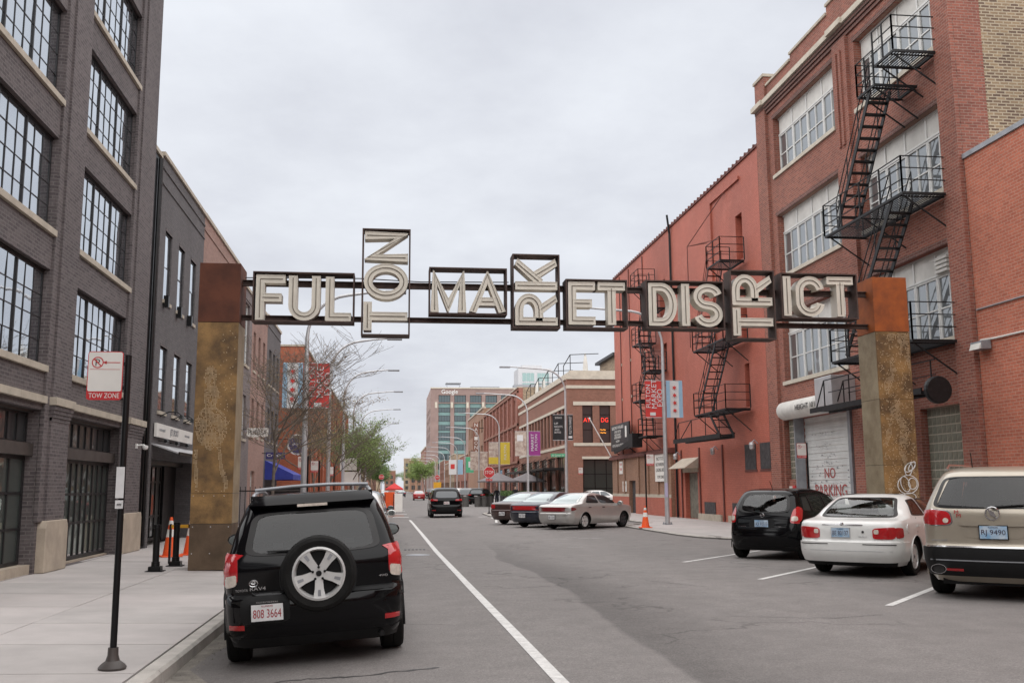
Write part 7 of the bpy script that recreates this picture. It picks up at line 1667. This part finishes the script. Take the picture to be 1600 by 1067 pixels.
def banner(lampo, side, z0, z1, w_, bg_, label, items=()):
    """cloth banner between two rods"""
    l = lampo.location; b = thing('banner', label, 'banner', (l.x, l.y, l.z)); x0 = side*.11; x1 = side*(.11+w_)
    nu, nv = 6, 10; mb = MB()
    def yof(u, v): return .018*math.sin(u*5+v*3.1+l.y)*v*(1-v)*4
    vs2 = [(x0+(x1-x0)*u/nu, yof(u/nu, v/nv)+dy, z0+(z1-z0)*v/nv) for dy in (-.004, .004) for v in range(nv+1) for u in range(nu+1)]; k = (nu+1)*(nv+1); fs = []
    for v in range(nv):
        for u in range(nu): a = v*(nu+1)+u; fs += [(a, a+1, a+nu+2, a+nu+1), (k+a, k+a+nu+1, k+a+nu+2, k+a+1)]
    o = mb.add(vs2, fs).build('cloth', M[bg_], b, smooth=True, fix=False)
    MB().tube([(0, 0, z1), (x1, 0, z1)], .014, 6).build('rod', M['galv'], b); MB().tube([(0, 0, z0), (x1, 0, z0)], .014, 6).build('rod', M['galv'], b)
    for it in items:
        if it[0] == 'text': _, s_, uc, zc, w2, h2, m_, vert = it; lettering(s_, ((x0+x1)/2+uc, -.030, (z0+z1)/2+zc), (0, 0, 1) if vert else (1, 0, 0), (-1, 0, 0) if vert else (0, 0, 1), w2, h2, M[m_], o)
        if it[0] == 'rect': _, ua, ub, za_, zb, m_ = it; MB().box((x0+x1)/2+ua, (x0+x1)/2+ub, -.0285, .0285, (z0+z1)/2+za_, (z0+z1)/2+zb).build('printed_panel', M[m_], o)
        if it[0] == 'star':
            _, uc, zc, r_, m_ = it; P_ = [((x0+x1)/2+uc+(r_ if i % 2 == 0 else r_*.45)*math.cos(PI/2+i*PI/6), (z0+z1)/2+zc+(r_ if i % 2 == 0 else r_*.45)*math.sin(PI/2+i*PI/6)) for i in range(12)]
            MB().prism(P_, lambda u, v, d: (u, d, v), -.036, -.0290).build('star', M[m_], o)
    return b
def flag_pair(L_, z0, z1, w_, fl_side, lbl):
    banner(L_, fl_side, z0, z1, w_, 'flag_white', 'flag banner with four red stars '+lbl, [('rect', -w_*.5, -w_*.28, -(z1-z0)/2, (z1-z0)/2, 'flag_blue'), ('rect', w_*.28, w_*.5, -(z1-z0)/2, (z1-z0)/2, 'flag_blue')]+[('star', 0, (z1-z0)*(.31-.207*k), .11, 'banner_red') for k in range(4)])
    banner(L_, -fl_side, z0, z1, w_, 'banner_red', 'red banner reading FULTON MARKET EXPO '+lbl, [('text', 'FULTON', -.24, .12, 1.0, .2, 'flag_white', True), ('text', 'MARKET', .02, .22, 1.25, .22, 'flag_white', True), ('text', 'EXPO', .28, .05, .75, .24, 'flag_white', True), ('rect', -.16, .08, -.72, -.58, 'flag_white')])
L1 = lamp('galvanised street lamp with red and flag banners in front of the red painted wall', (11.73, 41.04, SW), -1); flag_pair(L1, 4.55, 6.15, .72, 1, 'on the lamp before the red painted wall')
o = MB().box(-.10, .02, -.105, -.098, 1.15, 1.75).build('paper_notice', M['lilac_paper'], L1)
L2 = lamp('street lamp with black and brown banners at the restaurant corner', (11.2, 62.2, SW), -1)
banner(L2, -1, 4.6, 6.25, .75, 'banner_black', 'black banner with white UP lettering on the corner lamp', [('text', 'SOHO', 0, .62, .45, .12, 'flag_white', False), ('text', 'UP', -.15, .25, .25, .13, 'flag_white', False), ('text', 'NIGHTS', 0, .05, .52, .13, 'flag_white', False), ('text', 'AND', -.1, -.14, .3, .12, 'flag_white', False), ('text', 'BITES', -.05, -.32, .42, .12, 'flag_white', False)])
banner(L2, 1, 4.6, 6.25, .36, 'banner_black', 'narrow black banner with vertical white lettering on the corner lamp', [('text', 'FULTON MARKET', 0, .15, 1.15, .17, 'flag_white', True), ('rect', -.12, .12, -.7, -.55, 'flag_white')])
sn = thing('street_name_sign', 'green street name blade on the corner lamp', 'sign', (11.2, 62.2, 3.75)); MB().box(-1.0, -.08, -.02, .02, -.1, .12).build('blade', M['banner_green'], sn); lettering('N Green St', (-.54, -.02, .01), (1, 0, 0), (0, 0, 1), .75, .13, M['flag_white'], sn)
L3 = lamp('street lamp with purple banner along the restaurant front', (11.2, 80.1, SW), -1); banner(L3, -1, 4.2, 6.2, .95, 'banner_photo', 'pictorial banner on the purple banner lamp', [('rect', -.3, .2, .2, .7, 'flag_white')]); banner(L3, 1, 4.2, 6.2, .95, 'banner_purple', 'purple banner with white lettering on the restaurant lamp', [('text', 'MARKET', -.2, .1, 1.4, .22, 'flag_white', True), ('text', 'FULTON', .12, .1, 1.3, .2, 'flag_white', True)])
L4 = lamp('street lamp with yellow banner before the red brick block', (11.2, 101.5, SW), -1); banner(L4, -1, 4.0, 6.3, 1.0, 'banner_photo', 'pictorial banner on the yellow banner lamp', [('rect', -.5, .5, -1.1, -.4, 'banner_yellow')]); banner(L4, 1, 4.0, 6.3, 1.0, 'banner_yellow', 'yellow banner on the lamp before the red brick block', [('text', 'FULTON', 0, .1, 1.5, .24, 'flag_white', True)])
L5 = lamp('street lamp beside the vertical lettered sign', (11.2, 125.3, SW), -1); banner(L5, -1, 3.9, 6.2, 1.0, 'banner_photo', 'pictorial banner left of the lamp beside the vertical sign'); banner(L5, 1, 3.9, 6.2, 1.0, 'banner_photo', 'pictorial banner right of the lamp beside the vertical sign')
L6 = lamp('street lamp with green banner', (11.2, 149.1, SW), -1); banner(L6, 1, 3.9, 6.3, 1.2, 'banner_green', 'green banner with white figure far down the street', [('rect', -.2, .2, -.4, .5, 'flag_white')])
L7 = lamp('street lamp with white and pale blue banners', (11.2, 167.2, SW), -1); banner(L7, -1, 3.9, 6.4, 1.3, 'flag_white', 'white banner with red print far down the street', [('rect', -.35, .35, -.3, .5, 'banner_red')]); banner(L7, 1, 3.9, 6.4, .9, 'flag_blue', 'pale blue banner far down the street')
for k, y in enumerate((186, 207, 228, 250, 275, 300, 330, 365)): lamp('plain street lamp far along the right side of the street', (11.2, y, SW), -1, seg=8, group='plain lamps far along the right side')
LA = lamp('left kerb street lamp with flag and red banners behind the bare tree', (-2.85, 33.0, .03), 1, h_=8.3, reach=2.6); flag_pair(LA, 4.35, 5.85, .66, -1, 'on the left kerb lamp by the bare trees')
for k, y in enumerate((45.6, 59.6)): lamp(['left kerb street lamp beside the iron fence', 'left kerb street lamp at the crossing'][k], (-2.85, y, .03), 1, h_=8.6 if k == 0 else 8.8, reach=2.6)
for k, y in enumerate((75, 92, 112)): lamp('plain street lamp along the left kerb beyond the crossing', (-2.85, y, .03), 1, h_=9.0, reach=3, seg=8, group='plain lamps along the left kerb')
# ---------------------------------------------------------------- iron fence on the left sidewalk
fn = thing('iron_fence', 'black iron picket fence round the sidewalk patio', 'fence', (-5.0, 43, .07))
MB().box(-.02, .02, -1, 18, 1.55, 1.6).build('top_rail', M['iron'], fn); MB().box(-.02, .02, -1, 18, .2, .25).build('bottom_rail', M['iron'], fn)
me = MB().box(-.013, .013, -.013, .013, .0, 1.75).mesh('picket', M['iron'])
for k in range(96): link('picket', me, fn, (0, -.9+k*.195, 0))
me2 = MB().box(-.013, .013, -.013, .013, .0, 1.75).mesh('picket', M['iron']); MB().box(-1.7, .0, -1.02, -.98, 1.55, 1.6).build('end_rail', M['iron'], fn)
for k in range(9): link('picket', me2, fn, (-.2*k, -1, 0))
# ---------------------------------------------------------------- trees
mat('bark', (.15, .122, .098), .9, var=.25, vscale=6, bump=.5, bscale=25); mat('bud', (.22, .15, .07), .8, var=.3); mat('leaf_spring', (.17, .24, .045), .65, vscale=1.2, c2=(.09, .14, .03)); mat('leaf_green', (.10, .165, .03), .65, vscale=1.0, c2=(.055, .095, .02)); mat('hedge_green', (.075, .14, .022), .65, vscale=3, c2=(.04, .08, .015))
for nm in ('leaf_spring', 'leaf_green', 'hedge_green'):
    b_ = M[nm].node_tree.nodes['Principled BSDF']; b_.inputs['Subsurface Weight'].default_value = .0
def tree(name, label, loc, h_, spread, leafm, nleaf, seed, trunk=.07, first=1.4, group=None, leafsize=.05, levels=4, kids=5):
    rnd = random.Random(seed); t = thing(name, label, 'tree', loc, 0, group); mb = MB(); tips = []
    def grow(p, d, ln_, r_, lev):
        n_ = 4; P_ = [p]; q = p.copy(); dd = d.copy()
        for i in range(n_):
            dd = (dd+Vector((rnd.gauss(0, .10), rnd.gauss(0, .10), rnd.gauss(.04, .07)))).normalized(); q = q+dd*ln_/n_; P_.append(q.copy())
        mb.tube(P_, [max(.004, r_*(1-.6*i/n_)) for i in range(n_+1)], 8 if lev == 0 else 5 if lev < 3 else 4, cap=False)
        if lev >= levels-1:
            for q in P_[1:]: tips.append(q)
        if lev >= levels: return
        k = kids if lev > 0 else kids+2
        for i in range(k):
            f_ = .35+.65*(i+rnd.random()*.6)/k if lev else .55+.45*(i+.5)/k; j = min(int(f_*n_), n_-1); b = P_[j].lerp(P_[j+1], f_*n_-j)
            a = rnd.uniform(0, 2*PI); el = rnd.uniform(.15, .75) if lev == 0 else rnd.uniform(-.1, .8)
            side_ = Vector((math.cos(a)*spread, math.sin(a)*spread, el)).normalized(); nd_ = (dd*.45+side_).normalized()
            grow(b, nd_, ln_*rnd.uniform(.5, .72), r_*.44, lev+1)
    grow(Vector((0, 0, -.05)), Vector((rnd.gauss(0, .03), rnd.gauss(0, .03), 1)), h_*.5, trunk, 0)
    mb.build('trunk', M['bark'], t, smooth=60, fix=False)
    lf = MB()
    for i in range(nleaf):
        c_ = rnd.choice(tips)+Vector((rnd.gauss(0, leafsize*2.0), rnd.gauss(0, leafsize*2.0), rnd.gauss(0, leafsize*2.0))); u = Vector((rnd.gauss(0, 1), rnd.gauss(0, 1), rnd.gauss(0, 1))).normalized(); v = u.orthogonal().normalized(); s_ = leafsize*rnd.uniform(.6, 1.3)
        lf.add([c_-u*s_, c_+v*s_*.45, c_+u*s_, c_-v*s_*.45], [(0, 1, 2, 3)])
    lf.build('crown', M[leafm], t, fix=False); return t
tree('street_tree', 'bare budding street tree just beyond the gateway pillar', (-3.3, 28.5, .04), 7.3, 1.3, 'bud', 2000, 4, .065, leafsize=.022, levels=4, kids=5)
tree('street_tree', 'bare budding street tree beside the red banner lamp', (-3.3, 36.5, .04), 7.4, 1.3, 'bud', 2800, 9, .065, leafsize=.03, levels=4, kids=5)
tree('street_tree', 'bare street tree with pale buds by the iron fence', (-3.2, 43.5, .04), 6.8, 1.3, 'bud', 2600, 12, .07, leafsize=.035, levels=4, kids=4)
tree('street_tree', 'thin leafing tree past the second left lamp', (-3.2, 52.0, .04), 7.0, 1.35, 'leaf_spring', 2200, 15, .08, leafsize=.045)
tree('street_tree', 'green leafing tree at the left side of the crossing', (-2.6, 66.0, .04), 7.2, 1.4, 'leaf_spring', 4200, 18, .09, leafsize=.06)
tree('street_tree', 'fuller green tree behind the leafing tree at the crossing', (-2.9, 76.0, .04), 7.6, 1.4, 'leaf_spring', 5200, 21, .09, leafsize=.08)
for k, (x, y, h_, lb) in enumerate(((-3, 96, 7.5, 'green tree on the left beyond the crossing'), (-3, 118, 7.5, 'green tree on the left past the red tent'), (-3, 150, 8, 'far green tree on the left side of the street'), (9.0, 260, 11, 'bright green tree far on the right side'), (8.0, 285, 11, 'bright green tree behind the far right tree'), (-3, 230, 9, 'hazy green tree at the end of the left side'), (8.5, 320, 11, 'small green tree by the office block'), (-4.5, 300, 10, 'green tree before the taller brown block'), (-4, 390, 12, 'last green tree on the left side'), (9.5, 420, 12, 'last green tree on the right side'), (3.5, 660, 16, 'green tree closing the end of the street'), (-3, 680, 16, 'dark green tree left of the closing tree'), (10, 640, 16, 'dark green tree right of the closing tree'))):
    tree('street_tree', lb, (x, y, .05), h_, 1.2, 'leaf_spring' if x > 0 else 'leaf_green', 3200, 30+k, .12, leafsize=.2 if y > 200 else .11, levels=4, kids=4)
# ---------------------------------------------------------------- restaurant patio: planters, parasols, bins, people
def hedge_box(label, loc, ln_, group):
    t = thing('planter_hedge', label, 'planter', loc, 0, group); bev(MB().box(-.3, .3, 0, ln_, 0, .75).build('box', M['dark_metal'], t), .02); lf = MB(); rnd = random.Random(int(loc[1]*10))
    for i in range(900):
        u = rnd.random()*ln_; a = rnd.uniform(0, PI); r_ = .36+.06*math.sin(u*6)+rnd.gauss(0, .04); c_ = Vector((r_*math.cos(a), u, .80+r_*math.sin(a)*1.05)); q = Vector((rnd.gauss(0, 1), rnd.gauss(0, 1), rnd.gauss(0, 1))).normalized(); v = q.orthogonal().normalized(); s_ = .07
        lf.add([c_-q*s_, c_+v*s_*.6, c_+q*s_, c_-v*s_*.6], [(0, 1, 2, 3)])
    lf.build('foliage', M['hedge_green'], t, fix=False)
for k in range(7): hedge_box('green hedge in a dark planter box along the restaurant patio', (11.9, 83.5+k*3.6, SW), 3.3, 'hedge planters along the restaurant patio')
hb = thing('planter_hedge', 'green hedge planter turned across the patio end', 'planter', (11.9, 83.0, SW), -PI/2, 'hedge planters along the restaurant patio')
for o in bpy.data.objects:
    if o.name.startswith('planter_hedge') and o.children and o is not hb:
        for ch in o.children: c2 = ch.copy(); col.objects.link(c2); c2.parent = hb
        break
mat('parasol_grey', (.15, .135, .14), .8, var=.08)
for k, (x, y) in enumerate(((9.6, 88.0), (12.6, 91.0))):
    t = thing('patio_parasol', ['grey mauve patio parasol nearer the stop sign', 'pale grey patio parasol by the hedge planters'][k], 'parasol', (x, y, SW)); MB().lathe([(.03, 2.95), (1.9, 2.2), (1.9, 2.1), (1.88, 2.1), (.03, 2.85)], (0, 0, 0), 8, cap=False).build('canopy', M['parasol_grey'], t); MB().tube([(0, 0, 0), (0, 0, 2.9)], .03, 8).build('pole', M['iron'], t); MB().lathe([(.35, 0), (.35, .08), (.05, .12)], (0, 0, 0), 14).build('base', M['iron'], t)
mat('planter_grey', (.12, .115, .11), .8, var=.2)
for k, x in enumerate((6.7, 7.8, 8.4, 8.95)):
    t = thing('concrete_bin', 'round grey concrete planter bin at the far corner', 'bin', (x, 88.5, .05), 0, 'grey bins at the far corner'); MB().lathe([(.28, 0), (.3, .1), (.3, .8), (.33, .85), (.33, .92), (.26, .92)], (0, 0, 0), 16).build('drum', M['planter_grey'], t, smooth=True); MB().lathe([(.27, .921), (.0, .94)], (0, 0, 0), 16, cap=False).build('soil', M['bark'], t)
tt = thing('red_tent', 'red pop-up tent at the left kerb beyond the crossing', 'tent', (.55, 150, 0)); tt.scale = (.55, .55, .75); mat('tent_red', (.62, .04, .04), .7, var=.06)
MB().add([(-2.4, -1.5, 2.3), (2.4, -1.5, 2.3), (2.4, 1.5, 2.3), (-2.4, 1.5, 2.3), (0, 0, 3.4), (-2.4, -1.5, 2.0), (2.4, -1.5, 2.0), (2.4, 1.5, 2.0), (-2.4, 1.5, 2.0)], [(0, 1, 4), (1, 2, 4), (2, 3, 4), (3, 0, 4), (0, 5, 6, 1), (1, 6, 7, 2), (2, 7, 8, 3), (3, 8, 5, 0)]).build('canopy', M['tent_red'], tt)
for (x, y) in ((-2.35, -1.45), (2.35, -1.45), (2.35, 1.45), (-2.35, 1.45)): MB().box(x-.03, x+.03, y-.03, y+.03, -.05, 2.1).build('leg', M['galv'], tt)
def person(label, loc, rz, jacket, trousers, pose=0):
    t = thing('person', label, 'person', loc, rz)
    J = [((0, 0, .93), .135, .105), ((0, 0, 1.12), .13, .1), ((0, 0, 1.33), .165, .11), ((0, 0, 1.46), .07, .065), ((0, .02, 1.56), .085, .095), ((0, .03, 1.66), .085, .1), ((0, .02, 1.74), .05, .055),
         ((-.1, 0, .86), .095, .095), ((-.12, .03+pose*.08, .48), .065, .065), ((-.13, pose*.02, .09), .045, .05), ((-.14, .13, .04), .04, .03), ((.1, 0, .86), .095, .095), ((.12, .02-pose*.05, .48), .065, .065), ((.13, -.02-pose*.08, .09), .045, .05), ((.14, .11-pose*.08, .04), .04, .03),
         ((-.21, 0, 1.38), .062, .062), ((-.26, -.03, 1.12), .045, .045), ((-.24, .1, .9), .036, .036), ((-.23, .15, .82), .04, .025), ((.21, 0, 1.38), .062, .062), ((.27, -.02, 1.12), .045, .045), ((.22, .12, .95), .036, .036), ((.2, .18, .9), .04, .025)]
    E_ = [(0, 1), (1, 2), (2, 3), (3, 4), (4, 5), (5, 6), (0, 7), (7, 8), (8, 9), (9, 10), (0, 11), (11, 12), (12, 13), (13, 14), (2, 15), (15, 16), (16, 17), (17, 18), (2, 19), (19, 20), (20, 21), (21, 22)]
    me = bpy.data.meshes.new('body'); me.from_pydata([j[0] for j in J], E_, []); o = link('body', me, t)
    sk = o.modifiers.new('skin', 'SKIN'); 
    if not me.skin_vertices: bpy.context.view_layer.objects.active = o
    for i, sv in enumerate(me.skin_vertices[0].data): sv.radius = (J[i][1], J[i][2]); sv.use_root = (i == 0)
    ss = o.modifiers.new('smooth', 'SUBSURF'); ss.levels = 2; ss.render_levels = 2; me.materials.append(jacket)
    # clothing zones by height, procedural
    return t
def cloth_mat(name, top, bottom, skin=(.42, .26, .19), hair=(.03, .022, .018)):
    m, t, b = _base(name); nd, ln = t.nodes, t.links; tcx = nd.new('ShaderNodeTexCoord'); sp = nd.new('ShaderNodeSeparateXYZ'); ln.new(tcx.outputs['Object'], sp.inputs[0]); r_ = nd.new('ShaderNodeValToRGB'); r_.color_ramp.interpolation = 'CONSTANT'
    mr = nd.new('ShaderNodeMapRange'); mr.inputs['From Max'].default_value = 1.8; ln.new(sp.outputs[2], mr.inputs[0]); ln.new(mr.outputs[0], r_.inputs[0]); e = r_.color_ramp.elements; e[0].position = 0; e[0].color = (.02, .02, .02, 1); e[1].position = .055; e[1].color = rgb(bottom)
    for p_, c_ in ((.52, top), (.815, skin), (.935, hair)): q = e.new(p_); q.color = rgb(c_)
    ln.new(r_.outputs[0], b.inputs['Base Color']); b.inputs['Roughness'].default_value = .85; return m
PA = cloth_mat('clothes_dark', (.02, .022, .03), (.025, .028, .045)); PB = cloth_mat('clothes_black', (.012, .012, .014), (.015, .015, .018)); PC = cloth_mat('clothes_grey', (.16, .16, .17), (.03, .035, .06))
try:
    person('person in dark jacket standing at the corner by the concrete bins', (9.45, 87.8, .05), .4, PA, None); person('person in black clothes waiting beside the hedge planters', (10.9, 86.0, SW), -.6, PB, None, 1); person('person in black by the row of parked cars', (5.3, 97, .05), PI, PB, None, 1); person('person in grey top stepping behind the orange barricade', (-.7, 64, -.03), .2, PC, None, 1)
except Exception as e: print('person', e)
